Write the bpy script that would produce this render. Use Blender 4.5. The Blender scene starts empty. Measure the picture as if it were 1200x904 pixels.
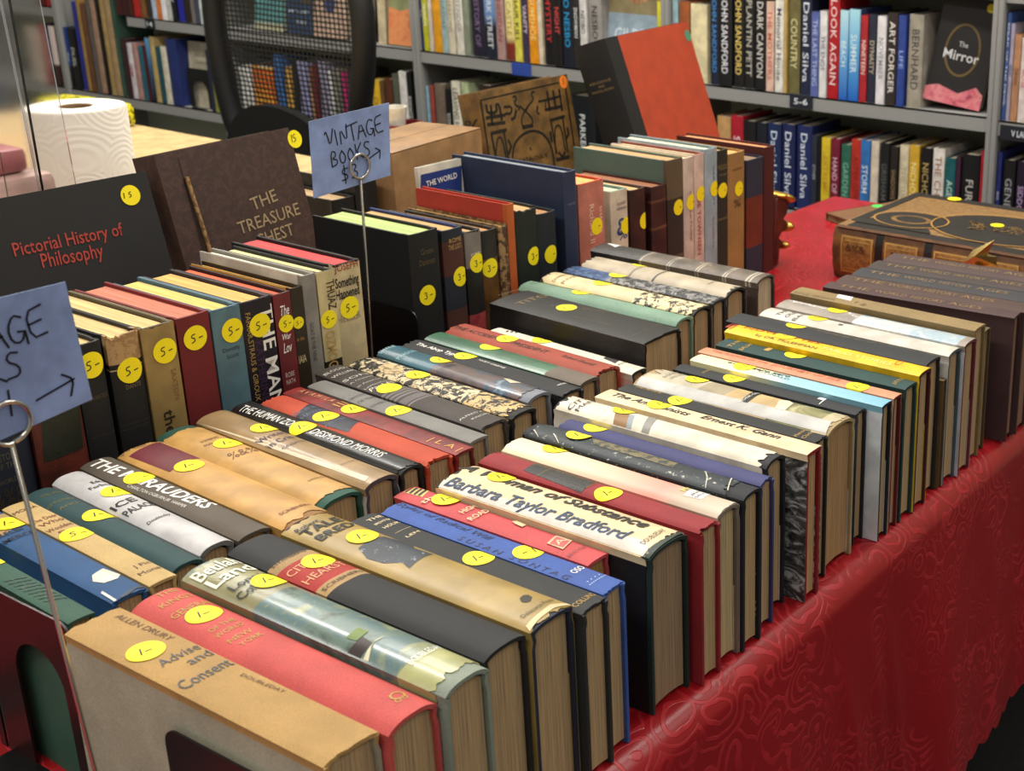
import bpy, bmesh, math, random
from mathutils import Matrix, Vector, noise as mnoise

SC = bpy.context.scene
COL = SC.collection
R = math.radians
random.seed(7)

# ------------------------------------------------------------------ camera, light, exposure
cam_d = bpy.data.cameras.new('camera')
cam = bpy.data.objects.new('camera', cam_d); COL.objects.link(cam)
cam_d.sensor_fit = 'HORIZONTAL'; cam_d.sensor_width = 36.0
cam_d.lens = 1554.5 / 1200 * 36.0
cam_d.shift_x = -(956.5 - 600) / 1200
cam_d.shift_y = (385 - 452) / 1200
PITCH, YAW, ROLL = R(19.12), R(30.64), R(1.212)
F = Vector((-math.sin(YAW) * math.cos(PITCH), math.cos(YAW) * math.cos(PITCH), -math.sin(PITCH)))
R0 = F.cross(Vector((0, 0, 1))).normalized(); U0 = R0.cross(F)
RX = R0 * math.cos(ROLL) + U0 * math.sin(ROLL); UX = -R0 * math.sin(ROLL) + U0 * math.cos(ROLL)
mw = Matrix((RX, UX, -F)).transposed().to_4x4(); mw.translation = Vector((0, 0, 1.364))
cam.matrix_world = mw
cam_d.clip_start = 0.02
cam_d.dof.use_dof = True; cam_d.dof.focus_distance = 1.15; cam_d.dof.aperture_fstop = 15.0
SC.camera = cam

SC.view_settings.view_transform = 'Standard'; SC.view_settings.look = 'None'
SC.view_settings.gamma = 1.0; SC.view_settings.use_curve_mapping = False
SC.view_settings.exposure = EXPOSURE = -0.13

w = bpy.data.worlds.new('world'); SC.world = w; w.use_nodes = True
w.node_tree.nodes['Background'].inputs[0].default_value = (1.0, 0.96, 0.90, 1)
w.node_tree.nodes['Background'].inputs[1].default_value = 0.34

def ceiling_lamp(x, y, sx, sy, power, z=2.75):
    d = bpy.data.lights.new('ceiling_light', 'AREA'); d.shape = 'RECTANGLE'; d.size = sx; d.size_y = sy
    d.energy = power; d.color = (1.0, 0.965, 0.90)
    o = bpy.data.objects.new('ceiling_light', d); COL.objects.link(o); o.location = (x, y, z)
    return o
for lx, ly, pw in ((-2.3, 1.5, 32), (-2.3, 2.35, 22), (-3.9, 1.5, 26), (-3.9, 2.35, 18), (-0.7, 1.5, 27), (-0.7, 2.35, 20),
                   (0.9, 0.7, 9), (0.9, 2.2, 15), (-0.7, -0.6, 22), (-2.3, -0.6, 24), (0.9, -0.9, 12)):
    ceiling_lamp(lx, ly, 1.2, 0.35, pw)

# ------------------------------------------------------------------ materials
MATS = {}
def lin(c): return tuple((v / 12.92 if v <= .04045 else ((v + .055) / 1.055) ** 2.4) for v in c[:3]) + (1.0,)

class NT:
    def __init__(s, name):
        s.m = bpy.data.materials.new(name); s.m.use_nodes = True
        s.t = s.m.node_tree; s.p = s.t.nodes['Principled BSDF']
        s.co = s.t.nodes.new('ShaderNodeTexCoord').outputs['Object']
    def n(s, kind, **kw):
        nd = s.t.nodes.new('ShaderNode' + kind)
        for k, v in kw.items(): setattr(nd, k, v)
        return nd
    def l(s, a, b): s.t.links.new(a, b)
    def scaled(s, sc, src=None):
        mp = s.n('Mapping'); mp.inputs['Scale'].default_value = sc; s.l(src or s.co, mp.inputs['Vector']); return mp.outputs[0]
    def noise(s, scale, detail=3, rough=.55, vec=None, dist=0):
        nd = s.n('TexNoise'); nd.inputs['Scale'].default_value = scale; nd.inputs['Detail'].default_value = detail
        nd.inputs['Roughness'].default_value = rough; nd.inputs['Distortion'].default_value = dist
        s.l(vec or s.co, nd.inputs['Vector']); return nd.outputs['Fac']
    def ramp(s, fac, stops, interp='LINEAR'):
        r = s.n('ValToRGB'); r.color_ramp.interpolation = interp
        e = r.color_ramp.elements
        while len(e) < len(stops): e.new(0.5)
        for i, (p, c) in enumerate(stops):
            e[i].position = p; e[i].color = lin(c) if len(c) == 3 else c
        s.l(fac, r.inputs[0]); return r.outputs[0]
    def mix(s, fac, a, b, mode='MIX'):
        m = s.n('Mix', data_type='RGBA', blend_type=mode)
        for v, i in ((fac, 0), (a, 6), (b, 7)):
            if isinstance(v, (int, float)): m.inputs[i].default_value = v
            elif isinstance(v, tuple): m.inputs[i].default_value = lin(v) if len(v) == 3 else v
            else: s.l(v, m.inputs[i])
        return m.outputs[2]
    def bump(s, h, strength=.3, dist=.001):
        b = s.n('Bump'); b.inputs['Strength'].default_value = strength; b.inputs['Distance'].default_value = dist
        s.l(h, b.inputs['Height']); s.l(b.outputs[0], s.p.inputs['Normal'])
    def color(s, c): s.l(c, s.p.inputs['Base Color'])
    def set(s, **kw):
        for k, v in kw.items(): s.p.inputs[k.replace('_', ' ')].default_value = v

def mat(kind, *cols):
    key = (kind,) + cols
    if key in MATS: return MATS[key]
    N = NT(kind); c = cols[0] if cols else (.5, .5, .5)
    if kind == 'plain':
        N.set(Roughness=.6); N.p.inputs['Base Color'].default_value = lin(c)
    elif kind == 'ink':
        N.set(Roughness=.55); N.p.inputs['Base Color'].default_value = lin(c)
    elif kind == 'cloth':
        dk = tuple(v * .88 for v in c)
        col = N.mix(N.ramp(N.noise(28, 4), [(.3, (0, 0, 0)), (.75, (1, 1, 1))]), dk, c)
        thr = N.noise(1100, 2)
        N.color(N.mix(1.0, col, N.ramp(thr, [(.3, (.86, .86, .86)), (.7, (1, 1, 1))]), 'MULTIPLY'))
        N.bump(thr, .25, .0004); N.set(Roughness=.68)
    elif kind == 'leather':
        dk = tuple(v * .65 for v in c)
        col = N.mix(N.ramp(N.noise(40, 5), [(.35, (0, 0, 0)), (.65, (1, 1, 1))]), dk, c); N.color(col)
        N.bump(N.noise(420, 4), .4, .0008); N.set(Roughness=.5)
    elif kind == 'paper':
        dk = tuple(v * .86 for v in c)
        col = N.mix(N.ramp(N.noise(34, 5), [(.4, (0, 0, 0)), (.68, (1, 1, 1))]), dk, c); N.color(col)
        N.bump(N.noise(90, 3), .25, .0006); N.set(Roughness=.5)
    elif kind == 'gloss':
        dk = tuple(v * .85 for v in c)
        col = N.mix(N.ramp(N.noise(30, 4), [(.4, (0, 0, 0)), (.65, (1, 1, 1))]), dk, c); N.color(col)
        N.bump(N.noise(45, 2), .18, .0012); N.set(Roughness=.34, Coat_Weight=.35, Coat_Roughness=.14)
    elif kind == 'satin':
        col = N.mix(N.ramp(N.noise(30, 4), [(.4, (0, 0, 0)), (.65, (1, 1, 1))]), tuple(v * .88 for v in c), c); N.color(col)
        N.bump(N.noise(60, 3), .2, .0008); N.set(Roughness=.38)
    elif kind == 'paint':            # painted picture on a jacket: large soft areas in the listed colours
        st = [(i / max(1, len(cols) - 1) * .44 + .28, k) for i, k in enumerate(cols)]
        N.color(N.ramp(N.noise(30, 6, .62, dist=.7), st)); N.bump(N.noise(45, 2), .15, .001)
        N.set(Roughness=.3, Coat_Weight=.4, Coat_Roughness=.12)
    elif kind == 'speck':            # paper worn through to the ground colour
        a = N.ramp(N.noise(120, 5, .7, dist=.6), [(.5, (0, 0, 0)), (.53, (1, 1, 1))])
        N.color(N.mix(a, cols[0], cols[1])); N.set(Roughness=.55); N.bump(N.noise(200, 3), .3, .0006)
    elif kind == 'scuff':            # cloth or jacket with pale chips
        a = N.ramp(N.noise(150, 5, .75), [(.60, (0, 0, 0)), (.64, (1, 1, 1))])
        b = N.mix(N.ramp(N.noise(30, 4), [(.35, (0, 0, 0)), (.7, (1, 1, 1))]), tuple(v * .75 for v in c), c)
        N.color(N.mix(a, b, cols[1])); N.set(Roughness=.5)
    elif kind == 'grad':             # colours along the spine, cols = (c0,p0,c1,p1..., length)
        sx = N.n('SeparateXYZ'); N.l(N.co, sx.inputs[0])
        mr = N.n('MapRange'); N.l(sx.outputs[0], mr.inputs[0])
        mr.inputs[1].default_value = -cols[-1]; mr.inputs[2].default_value = 0
        N.color(N.ramp(mr.outputs[0], [(cols[i + 1], cols[i]) for i in range(0, len(cols) - 1, 2)])); N.set(Roughness=.45)
    elif kind == 'photo':
        v = N.noise(30, 6, .65, vec=N.scaled((1, 1, 2.2)), dist=2.5)
        N.color(N.ramp(v, [(.34, cols[0]), (.5, cols[1]), (.62, cols[2])])); N.set(Roughness=.35)
    elif kind == 'pages':
        v = N.noise(1, 3, .7, vec=N.scaled((12, 1500, 12)))
        v2 = N.noise(1, 2, .6, vec=N.scaled((4, 180, 4)))
        dk = tuple(x * .62 for x in c); lt = tuple(min(1, x * 1.1) for x in c)
        a = N.ramp(v, [(.3, dk), (.5, c), (.75, lt)])
        N.color(N.mix(.35, a, N.ramp(v2, [(.35, dk), (.6, lt)]), 'MULTIPLY'))
        N.bump(v, .3, .0006); N.set(Roughness=.85)
    elif kind == 'metal':
        N.set(Roughness=cols[1][0], Metallic=1.0); N.p.inputs['Base Color'].default_value = lin(c)
    elif kind == 'enamel':
        N.color(N.mix(N.ramp(N.noise(60, 4), [(.45, (0, 0, 0)), (.62, (1, 1, 1))]), c, tuple(v * .7 for v in c)))
        N.set(Roughness=.35)
    elif kind == 'worn_enamel':
        a = N.ramp(N.noise(45, 6, .75, dist=.8), [(.62, (0, 0, 0)), (.68, (1, 1, 1))])
        N.color(N.mix(a, c, cols[1])); N.set(Roughness=.45); N.bump(N.noise(60, 4), .3, .001)
    MATS[key] = N.m
    return N.m

def damask():
    N = NT('damask')
    nz = N.n('TexNoise'); nz.inputs['Scale'].default_value = 16; nz.inputs['Detail'].default_value = 2; N.l(N.co, nz.inputs['Vector'])
    vv = N.n('Mix', data_type='VECTOR'); vv.inputs[0].default_value = .045
    N.l(N.co, vv.inputs[4]); N.l(nz.outputs['Color'], vv.inputs[5])
    def petals(scale, freq, lo, hi):              # rings round scattered centres read as woven flowers
        vo = N.n('TexVoronoi'); vo.inputs['Scale'].default_value = scale; N.l(vv.outputs[1], vo.inputs['Vector'])
        mm = N.n('Math', operation='MULTIPLY'); mm.inputs[1].default_value = freq; N.l(vo.outputs['Distance'], mm.inputs[0])
        sn = N.n('Math', operation='SINE'); N.l(mm.outputs[0], sn.inputs[0])
        return N.ramp(sn.outputs[0], [(lo, (0, 0, 0)), (hi, (1, 1, 1))])
    big = N.ramp(N.noise(6, 1, dist=1.5), [(.47, (0, 0, 0)), (.53, (1, 1, 1))])
    pat = N.mix(big, petals(34, 26, .35, .6), petals(17, 40, .3, .6))
    pat = N.mix(N.ramp(N.noise(9, 2, dist=.8), [(.40, (.15, .15, .15)), (.55, (1, 1, 1))]), (0, 0, 0), pat)
    N.color(N.mix(pat, (.58, .075, .105), (.68, .125, .16)))
    rr = N.n('MapRange'); N.l(pat, rr.inputs[0]); rr.inputs[3].default_value = .31; rr.inputs[4].default_value = .42
    N.l(rr.outputs[0], N.p.inputs['Roughness'])
    N.bump(pat, .5, .0008); N.set(Specular_IOR_Level=.5)
    return N.m

# ------------------------------------------------------------------ object helpers
def link(name, me, m=None, parent=None):
    o = bpy.data.objects.new(name, me); COL.objects.link(o)
    if m is not None:
        for k in (m if isinstance(m, (list, tuple)) else [m]): me.materials.append(k)
    if parent is not None: o.parent = parent
    return o
def obj(name, bm, m, parent=None, smooth=None):
    me = bpy.data.meshes.new(name); bmesh.ops.recalc_face_normals(bm, faces=bm.faces[:])
    if smooth:
        for f in bm.faces: f.smooth = True
    bm.to_mesh(me); bm.free()
    if smooth: me.set_sharp_from_angle(angle=R(smooth))
    return link(name, me, m, parent)
def tag(o, label=None, cat=None, group=None, kind=None):
    for k, v in (('label', label), ('category', cat), ('group', group), ('kind', kind)):
        if v: o[k] = v
    return o
def empty(name, M, label, cat, group=None):
    o = bpy.data.objects.new(name, None); COL.objects.link(o); o.empty_display_size = .03
    o.matrix_world = M if isinstance(M, Matrix) else Matrix.Translation(M)
    return tag(o, label, cat, group)
def frame(o, x, y, z):
    return Matrix(((x[0], y[0], z[0], o[0]), (x[1], y[1], z[1], o[1]), (x[2], y[2], z[2], o[2]), (0, 0, 0, 1)))
def box(bm, x0, x1, y0, y1, z0, z1, M=None, bev=0, seg=2):
    vs = [bm.verts.new((x, y, z)) for x in (x0, x1) for y in (y0, y1) for z in (z0, z1)]
    fs = [bm.faces.new([vs[i] for i in q]) for q in ((0, 1, 3, 2), (4, 6, 7, 5), (0, 4, 5, 1), (2, 3, 7, 6), (0, 2, 6, 4), (1, 5, 7, 3))]
    if bev:
        es = list({e for f in fs for e in f.edges})
        r = bmesh.ops.bevel(bm, geom=es, offset=bev, segments=seg, affect='EDGES', profile=.5)
        vs = list({v for f in r['faces'] for v in f.verts} | {v for v in vs if v.is_valid})
    if M is not None:
        bmesh.ops.transform(bm, matrix=M, verts=[v for v in vs if v.is_valid])
def prism(bm, poly, h, M=None):
    a = [bm.verts.new((p[0], p[1], 0)) for p in poly]; b = [bm.verts.new((p[0], p[1], h)) for p in poly]
    bm.faces.new(a[::-1]); bm.faces.new(b); n = len(poly)
    for i in range(n): bm.faces.new((a[i], a[(i + 1) % n], b[(i + 1) % n], b[i]))
    if M is not None: bmesh.ops.transform(bm, matrix=M, verts=a + b)
def lathe(bm, prof, n=40, M=None):
    rings = [[bm.verts.new((r * math.cos(2 * math.pi * k / n), r * math.sin(2 * math.pi * k / n), z)) for k in range(n)] for r, z in prof]
    for a, b in zip(rings, rings[1:]):
        for k in range(n): bm.faces.new((a[k], a[(k + 1) % n], b[(k + 1) % n], b[k]))
    if M is not None: bmesh.ops.transform(bm, matrix=M, verts=[v for r in rings for v in r])
    return rings
def tube(bm, pts, r, n=10, closed=False, rads=None):
    pts = [Vector(p) for p in pts]; rings = []; N = len(pts)
    prev = None
    for i, p in enumerate(pts):
        a = pts[(i - 1) % N] if (i > 0 or closed) else p; b = pts[(i + 1) % N] if (i < N - 1 or closed) else p
        t = (b - a).normalized()
        u = prev - t * prev.dot(t) if prev is not None else t.orthogonal()
        if u.length < 1e-6: u = t.orthogonal()
        u.normalize(); prev = u; v = t.cross(u); rr = rads[i] if rads else r
        rings.append([bm.verts.new(p + (u * math.cos(2 * math.pi * k / n) + v * math.sin(2 * math.pi * k / n)) * rr) for k in range(n)])
    m = N if closed else N - 1
    for i in range(m):
        A, B = rings[i], rings[(i + 1) % N]
        sh = 0
        if closed and i == N - 1:
            sh = min(range(n), key=lambda s: (A[0].co - B[s].co).length)
        for k in range(n): bm.faces.new((A[k], A[(k + 1) % n], B[(k + 1 + sh) % n], B[(k + sh) % n]))
    if not closed:
        bm.faces.new(rings[0][::-1]); bm.faces.new(rings[-1])

# ------------------------------------------------------------------ lettering
def text_bm(s, length, h, bold=0, shear=0):
    """lettering centred on the origin, running along +x, cap height h, stretched to length"""
    cu = bpy.data.curves.new('t', 'FONT'); cu.body = s; cu.resolution_u = 2; cu.size = 1
    cu.offset = bold * .007; cu.shear = shear; cu.fill_mode = 'FRONT'
    o = bpy.data.objects.new('t', cu)
    me = bpy.data.meshes.new_from_object(o)
    bpy.data.objects.remove(o); bpy.data.curves.remove(cu)
    bm = bmesh.new(); bm.from_mesh(me); bpy.data.meshes.remove(me)
    if not bm.verts: return bm
    xs = [v.co.x for v in bm.verts]; x0, x1 = min(xs), max(xs)
    kx = length / max(1e-6, x1 - x0); ky = h / .69
    for v in bm.verts: v.co = Vector(((v.co.x - (x0 + x1) / 2) * kx, (v.co.y - .345) * ky, 0))
    return bm
STROKES = {  # hand lettering, unit boxes
 'V': [[(0, .8), (.08, .95), (.16, .85), (.3, 0), (.62, 1)]], 'I': [[(.1, .9), (.14, 0)]], 'N': [[(.05, 0), (.1, .95), (.5, 0), (.6, 1.05)]],
 'T': [[(-.1, .9), (.75, 1.02)], [(.3, .95), (.33, 0)]], 'A': [[(0, 0), (.3, 1), (.6, 0)], [(.12, .38), (.5, .42)]],
 'G': [[(.55, .85), (.3, 1), (.05, .6), (.1, .1), (.4, 0), (.58, .35), (.35, .4)], [(.58, .35), (.58, -.1)]],
 'E': [[(.6, 1.05), (.05, .95), (.08, 0), (.6, .05)], [(.06, .5), (.5, .55)]],
 'B': [[(.05, 0), (.1, 1), (.45, .9), (.42, .6), (.1, .5), (.5, .4), (.5, .1), (.05, 0)]],
 'O': [[(.3, .85), (.05, .55), (.12, .08), (.4, .05), (.55, .45), (.3, .85)]],
 'K': [[(.08, 1), (.1, 0)], [(.55, 1), (.1, .45), (.6, 0)]], 'S': [[(.55, .9), (.25, 1), (.1, .7), (.5, .4), (.45, .05), (0, .05)]],
 '$': [[(.55, .85), (.15, .85), (.1, .55), (.5, .42), (.45, .1), (0, .12)], [(.33, 1.1), (.25, -.15)]],
 '3': [[(.05, .9), (.35, 1), (.5, .75), (.2, .55), (.55, .35), (.35, 0), (0, .1)]],
 '1': [[(.3, 1), (.2, 0)]], '-': [[(.05, .4), (.5, .45)]], '5': [[(.55, 1), (.15, .95), (.1, .6), (.45, .55), (.5, .15), (.05, 0)]],
 '8': [[(.3, .5), (.1, .8), (.35, 1), (.5, .78), (.3, .5), (.08, .2), (.3, 0), (.52, .22), (.3, .5)]],
 '7': [[(.05, 1), (.55, 1), (.25, 0)]], '>': [[(0, .35), (1.3, .62)], [(.95, .9), (1.3, .62), (1.1, .1)]],
}
def ribbon(bm, pts, wd, M=None):
    pts = [Vector((p[0], p[1], 0)) for p in pts]; L = []; Rr = []
    for i, p in enumerate(pts):
        a = pts[max(0, i - 1)]; b = pts[min(len(pts) - 1, i + 1)]
        t = (b - a)
        if t.length < 1e-9: t = Vector((1, 0, 0))
        t.normalize(); nn = Vector((-t.y, t.x, 0)) * wd / 2
        if i == 0: p = p - t * wd * .4
        if i == len(pts) - 1: p = p + t * wd * .4
        L.append(bm.verts.new(p + nn)); Rr.append(bm.verts.new(p - nn))
    for i in range(len(pts) - 1): bm.faces.new((L[i], Rr[i], Rr[i + 1], L[i + 1]))
    if M is not None: bmesh.ops.transform(bm, matrix=M, verts=L + Rr)
def chaikin(p, n=2, closed=False):
    for _ in range(n):
        q = [] if closed else [p[0]]
        for i in range(len(p) - (0 if closed else 1)):
            a, b = p[i], p[(i + 1) % len(p)]
            q += [tuple(a[k] * .75 + b[k] * .25 for k in range(len(a))), tuple(a[k] * .25 + b[k] * .75 for k in range(len(a)))]
        if not closed: q.append(p[-1])
        p = q
    return p
def hand(bm, s, x, y, size, wd, adv=.78, smooth=1):
    for ch in s:
        for st in STROKES.get(ch, []):
            ribbon(bm, [(x + a * size, y + b * size) for a, b in chaikin(st, smooth)], wd)
        x += adv * size if ch not in 'I1' else adv * size * .55

# ------------------------------------------------------------------ books
def prof(T, D, b, e=2.2, dz=0.0, db=0.0, n=12):
    h = T / 2; zs = D - b
    P = [(-h, 0), (-h, zs - .013), (-h + min(.0014, T * .06), zs - .007), (-h + .0003, zs - .0012)]
    for i in range(n + 1):
        u = -1 + 2 * i / n
        P.append((u * h * .995, zs - dz + (b - db) * max(0, 1 - abs(u) ** e)))
    P += [(-y, z) for y, z in P[3::-1]]
    return P
def shell(out, inn, xs, mats_of, jag=0, seed=0):
    bm = bmesh.new(); n = len(out); rs = random.Random(seed)
    nx = len(xs)
    def ring(P, x, end):
        vs = []
        for k, (y, z) in enumerate(P):
            dx = 0
            if end and jag and 3 < k < n - 4:
                dx = -end * abs(mnoise.noise(Vector((k * 6.6 / n, seed * 3.7, end)))) * jag * 1.6 - end * rs.random() * jag * .25
            vs.append(bm.verts.new((x + dx, y, z)))
        return vs
    O = []; I = []
    for i, x in enumerate(xs):
        end = -1 if i == 0 else (1 if i == nx - 1 else 0)
        st = rs.getstate(); O.append(ring(out, x, end)); rs.setstate(st); I.append(ring(inn, x, end))
    for i in range(nx - 1):
        xm = (xs[i] + xs[i + 1]) / 2
        for k in range(n - 1):
            f = bm.faces.new((O[i][k], O[i][k + 1], O[i + 1][k + 1], O[i + 1][k])); f.smooth = True
            f.material_index = mats_of(xm, k, n)
            f = bm.faces.new((I[i][k + 1], I[i][k], I[i + 1][k], I[i + 1][k + 1])); f.smooth = True
        for k in (0, n - 1): bm.faces.new((O[i][k], O[i + 1][k], I[i + 1][k], I[i][k]))
    for i in (0, nx - 1):
        for k in range(n - 1):
            f = bm.faces.new((O[i][k], O[i][k + 1], I[i][k + 1], I[i][k])); f.material_index = mats_of(xs[i], k, n)
    return bm

def mesh_obj(name, bm, mats, parent, ang=40):
    bmesh.ops.recalc_face_normals(bm, faces=bm.faces[:])
    me = bpy.data.meshes.new(name); bm.to_mesh(me); bm.free()
    me.set_sharp_from_angle(angle=R(ang))
    return link(name, me, mats, parent)

def drape(bm, T, D, b, e, off, wrap=False, nn=14):
    """lay flat lettering or a sticker (x, y) onto the rounded spine, cut along the spine's own facets"""
    ys = [T / 2 * .995 * (-1 + 2 * i / nn) for i in range(nn + 1)]
    zs = [D - b + b * max(0, 1 - abs(-1 + 2 * i / nn) ** e) for i in range(nn + 1)]
    lo = min((v.co.y for v in bm.verts), default=0); hi = max((v.co.y for v in bm.verts), default=0)
    for y in ys[(0 if wrap else 1):(None if wrap else -1)]:
        if lo < y < hi:
            bmesh.ops.bisect_plane(bm, geom=bm.verts[:] + bm.edges[:] + bm.faces[:], plane_co=(0, y, 0), plane_no=(0, 1, 0))
    if wrap:                      # a sticker wider than the spine folds down over its edges
        for s in (-1, 1):
            bmesh.ops.bisect_plane(bm, geom=bm.verts[:] + bm.edges[:] + bm.faces[:], plane_co=(0, s * (T / 2 + .0012), 0), plane_no=(0, 1, 0))
    for v in bm.verts:
        y = v.co.y; over = abs(y) - T / 2
        k = max(0, min(nn - 1, int((y - ys[0]) / (ys[1] - ys[0])))); f = max(0, min(1, (y - ys[k]) / (ys[1] - ys[0])))
        v.co.z = zs[k] + (zs[k + 1] - zs[k]) * f + off
        if wrap and over > 0: v.co.z -= over; v.co.y = math.copysign(T / 2 + off * .6, y)

def disc_bm(x, y, r, rx=1.0, n=30):
    bm = bmesh.new()
    c = [bm.verts.new((x + r * rx * math.cos(2 * math.pi * k / n), y + r * math.sin(2 * math.pi * k / n), 0)) for k in range(n)]
    bm.faces.new(c); return bm
YEL = (.985, .90, .06)

def book(M, L, T, D, label, group, st, cat='book', name='hardback_book'):
    """local frame: x from head (-L) to tail (0), y thickness, z from fore-edge (0) to spine (D)"""
    root = empty(name, M, label, cat, group)
    b = st.get('b', .12) * T; e = st.get('e', 3.0); seed = int(abs(hash_(label))) % 997; nn = 26 if st.get('w', 0) > .003 else 14
    t = min(.0028, T * .12); n = 12
    cov = st['c']; ck = st.get('k', 'cloth'); jk = st.get('j'); wear = st.get('w', 0)
    spn = st.get('s', cov); bands = st.get('B', [])
    def bandmats(base_side, base_spine, kind):
        ms = [mat(kind, base_side) if not isinstance(base_side[0], str) else mat(*base_side)]
        ms.append(mat(*base_spine) if isinstance(base_spine[0], str) else mat(kind, base_spine))
        for a_, b_, c_ in bands: ms.append(mat(*c_) if isinstance(c_[0], str) else mat(kind, c_))
        def of(x, k, n_):
            if not (2 <= k <= n_ - 4): return 0
            f = 1 + x / L
            for i, (a_, b_, c_) in enumerate(bands):
                if a_ <= f <= b_: return 2 + i
            return 1
        return ms, of
    cuts = sorted({0.0, 1.0} | {v for a_, b_, _ in bands for v in (a_, b_) if 0 < v < 1} | {i / 4 for i in range(5)})
    out = prof(T, D, b, e, n=nn); inn = prof(T - 2 * t, D, b, e, dz=t * .75, db=t * .2, n=nn)
    inn[0] = (inn[0][0], 0); inn[-1] = (inn[-1][0], 0)
    if jk is None:
        ms, of = bandmats(cov, spn, ck)
        c = mesh_obj('cover', shell(out, inn, [(-1 + f) * L for f in cuts], of, jag=wear, seed=seed), ms, root)
    else:
        c = mesh_obj('cover', shell(out, inn, [-L, -L / 2, 0], lambda x, k, n_: 0), [mat('cloth', cov)], root)
        a0, a1 = st.get('ji', (0, 0)); kind = st.get('jk', 'paper')
        ms, of = bandmats(st.get('js', jk), jk, kind)
        o2 = prof(T + .0014, D + .0007, b, e, n=nn); i2 = prof(T + .0006, D + .0003, b, e, n=nn)
        xs = [(-1 + f) * L for f in cuts]; xs[0] += a0; xs[-1] -= a1
        xs = [x for i, x in enumerate(xs) if i == 0 or i == len(xs) - 1 or xs[0] + .002 < x < xs[-1] - .002]
        bmj = shell(o2, i2, xs, of, jag=wear, seed=seed)
        if st.get('fl', 1) and T > .015:
            for sg in (-1, 1):
                y = sg * (T / 2 - t - .0004); fh = D * random.Random(seed + sg).uniform(.45, .65)
                box(bmj, -L + .004, -.0028, min(y, y - sg * .0009), max(y, y - sg * .0009), .003, fh)
        j = mesh_obj('dust_jacket', bmj, ms + ([] if True else []), root)
    off = .00025; T0, D0 = (T, D) if jk is None else (T + .0014, D + .0007)
    # page block
    pg = st.get('p', (.77, .66, .50)); hp = T / 2 - t - .0002
    if st.get('fl', 1) and jk is not None: hp -= .0012
    zi = D - b - t
    bm = bmesh.new()
    ring = [(-hp, .0035), (-hp, zi - .001)] + [(hp * u, zi - .001 + (b * .8) * (1 - abs(u) ** e)) for u in (-.8, -.55, -.3, 0, .3, .55, .8)] + [(hp, zi - .001), (hp, .0035)] \
        + [(hp * u, .0035 + b * .5 * (1 - u * u)) for u in (.6, 0, -.6)]
    x0, x1 = -L + .0032, -.0032
    A = [bm.verts.new((x0, y, z)) for y, z in ring]; B_ = [bm.verts.new((x1, y, z)) for y, z in ring]
    bm.faces.new(A); bm.faces.new(B_[::-1]); m_ = len(ring)
    for i in range(m_): bm.faces.new((A[i], B_[i], B_[(i + 1) % m_], A[(i + 1) % m_]))
    obj('page_block', bm, mat('pages', pg), root)
    # patches of paper, labels, damage
    for poly, colr in st.get('P', []):
        bm = bmesh.new(); bm.faces.new([bm.verts.new((max(-L + .0015 + .0002 * (i % 3), min(-.0008, x)), max(-T * .495, min(T * .495, y)), 0)) for i, (x, y) in enumerate(poly)])
        bmesh.ops.recalc_face_normals(bm, faces=bm.faces[:])
        bmesh.ops.triangulate(bm, faces=bm.faces[:]); drape(bm, T0, D0, b, e, off, nn=nn)
        off += .00012
        obj('spine_patch', bm, mat(*colr) if isinstance(colr[0], str) else mat('paper', colr), root)
    # lettering on the spine
    for s, x, y, ang, ln, h, colr, bold, shear in st.get('X', []):
        bm = text_bm(s, ln, h, bold, shear)
        bmesh.ops.transform(bm, matrix=Matrix.Translation((x, y, 0)) @ Matrix.Rotation(ang, 4, 'Z'), verts=bm.verts[:])
        for v in bm.verts: v.co.y = max(-T * .49, min(T * .49, v.co.y))
        drape(bm, T0, D0, b, e, off + .0001, nn=nn)
        me = bpy.data.meshes.new('title'); bm.to_mesh(me); bm.free(); link('title', me, mat('ink', colr), root)
    # round price sticker with its handwritten mark
    for x, y, r, mark, ang, colr in st.get('S', []):
        bm = disc_bm(x, max(-T / 2 + r * .45, min(T / 2 - r * .45, y)) if T > r else 0, r); drape(bm, T0, D0, b, e, off + .0003, wrap=True, nn=nn)
        s = obj('price_sticker', bm, mat('ink', colr), root)
        bm = bmesh.new(); hand(bm, mark, -.42 * r, -.33 * r, r * .66, r * .09, 1.0, 1)
        bmesh.ops.transform(bm, matrix=Matrix.Translation((x, y, 0)) @ Matrix.Rotation(ang, 4, 'Z'), verts=bm.verts[:])
        drape(bm, T0, D0, b, e, off + .0005, wrap=True, nn=nn)
        obj('price_mark', bm, mat('ink', (.16, .15, .12)), s)
    return root
def hash_(s):
    v = 7
    for ch in s: v = (v * 31 + ord(ch)) % 1000003
    return v
def up_frame(x, y, ang, z=.75):
    c, s = math.cos(ang), math.sin(ang)
    return frame((x, y, z), (c, s, 0), (-s, c, 0), (0, 0, 1))
def stand_x(x, y, z=.75, lean=0, dx=None):    # upright, spine towards +x; x = spine plane
    return frame((x - dx, y, z), (0, math.sin(lean), -math.cos(lean)), (0, math.cos(lean), math.sin(lean)), (1, 0, 0))
def stand_y(x, y, z, D, lean=0):               # upright, spine towards -y; y = spine plane
    return frame((x, y + D, z), (-math.sin(lean), 0, -math.cos(lean)), (math.cos(lean), 0, -math.sin(lean)), (0, -1, 0))

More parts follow.
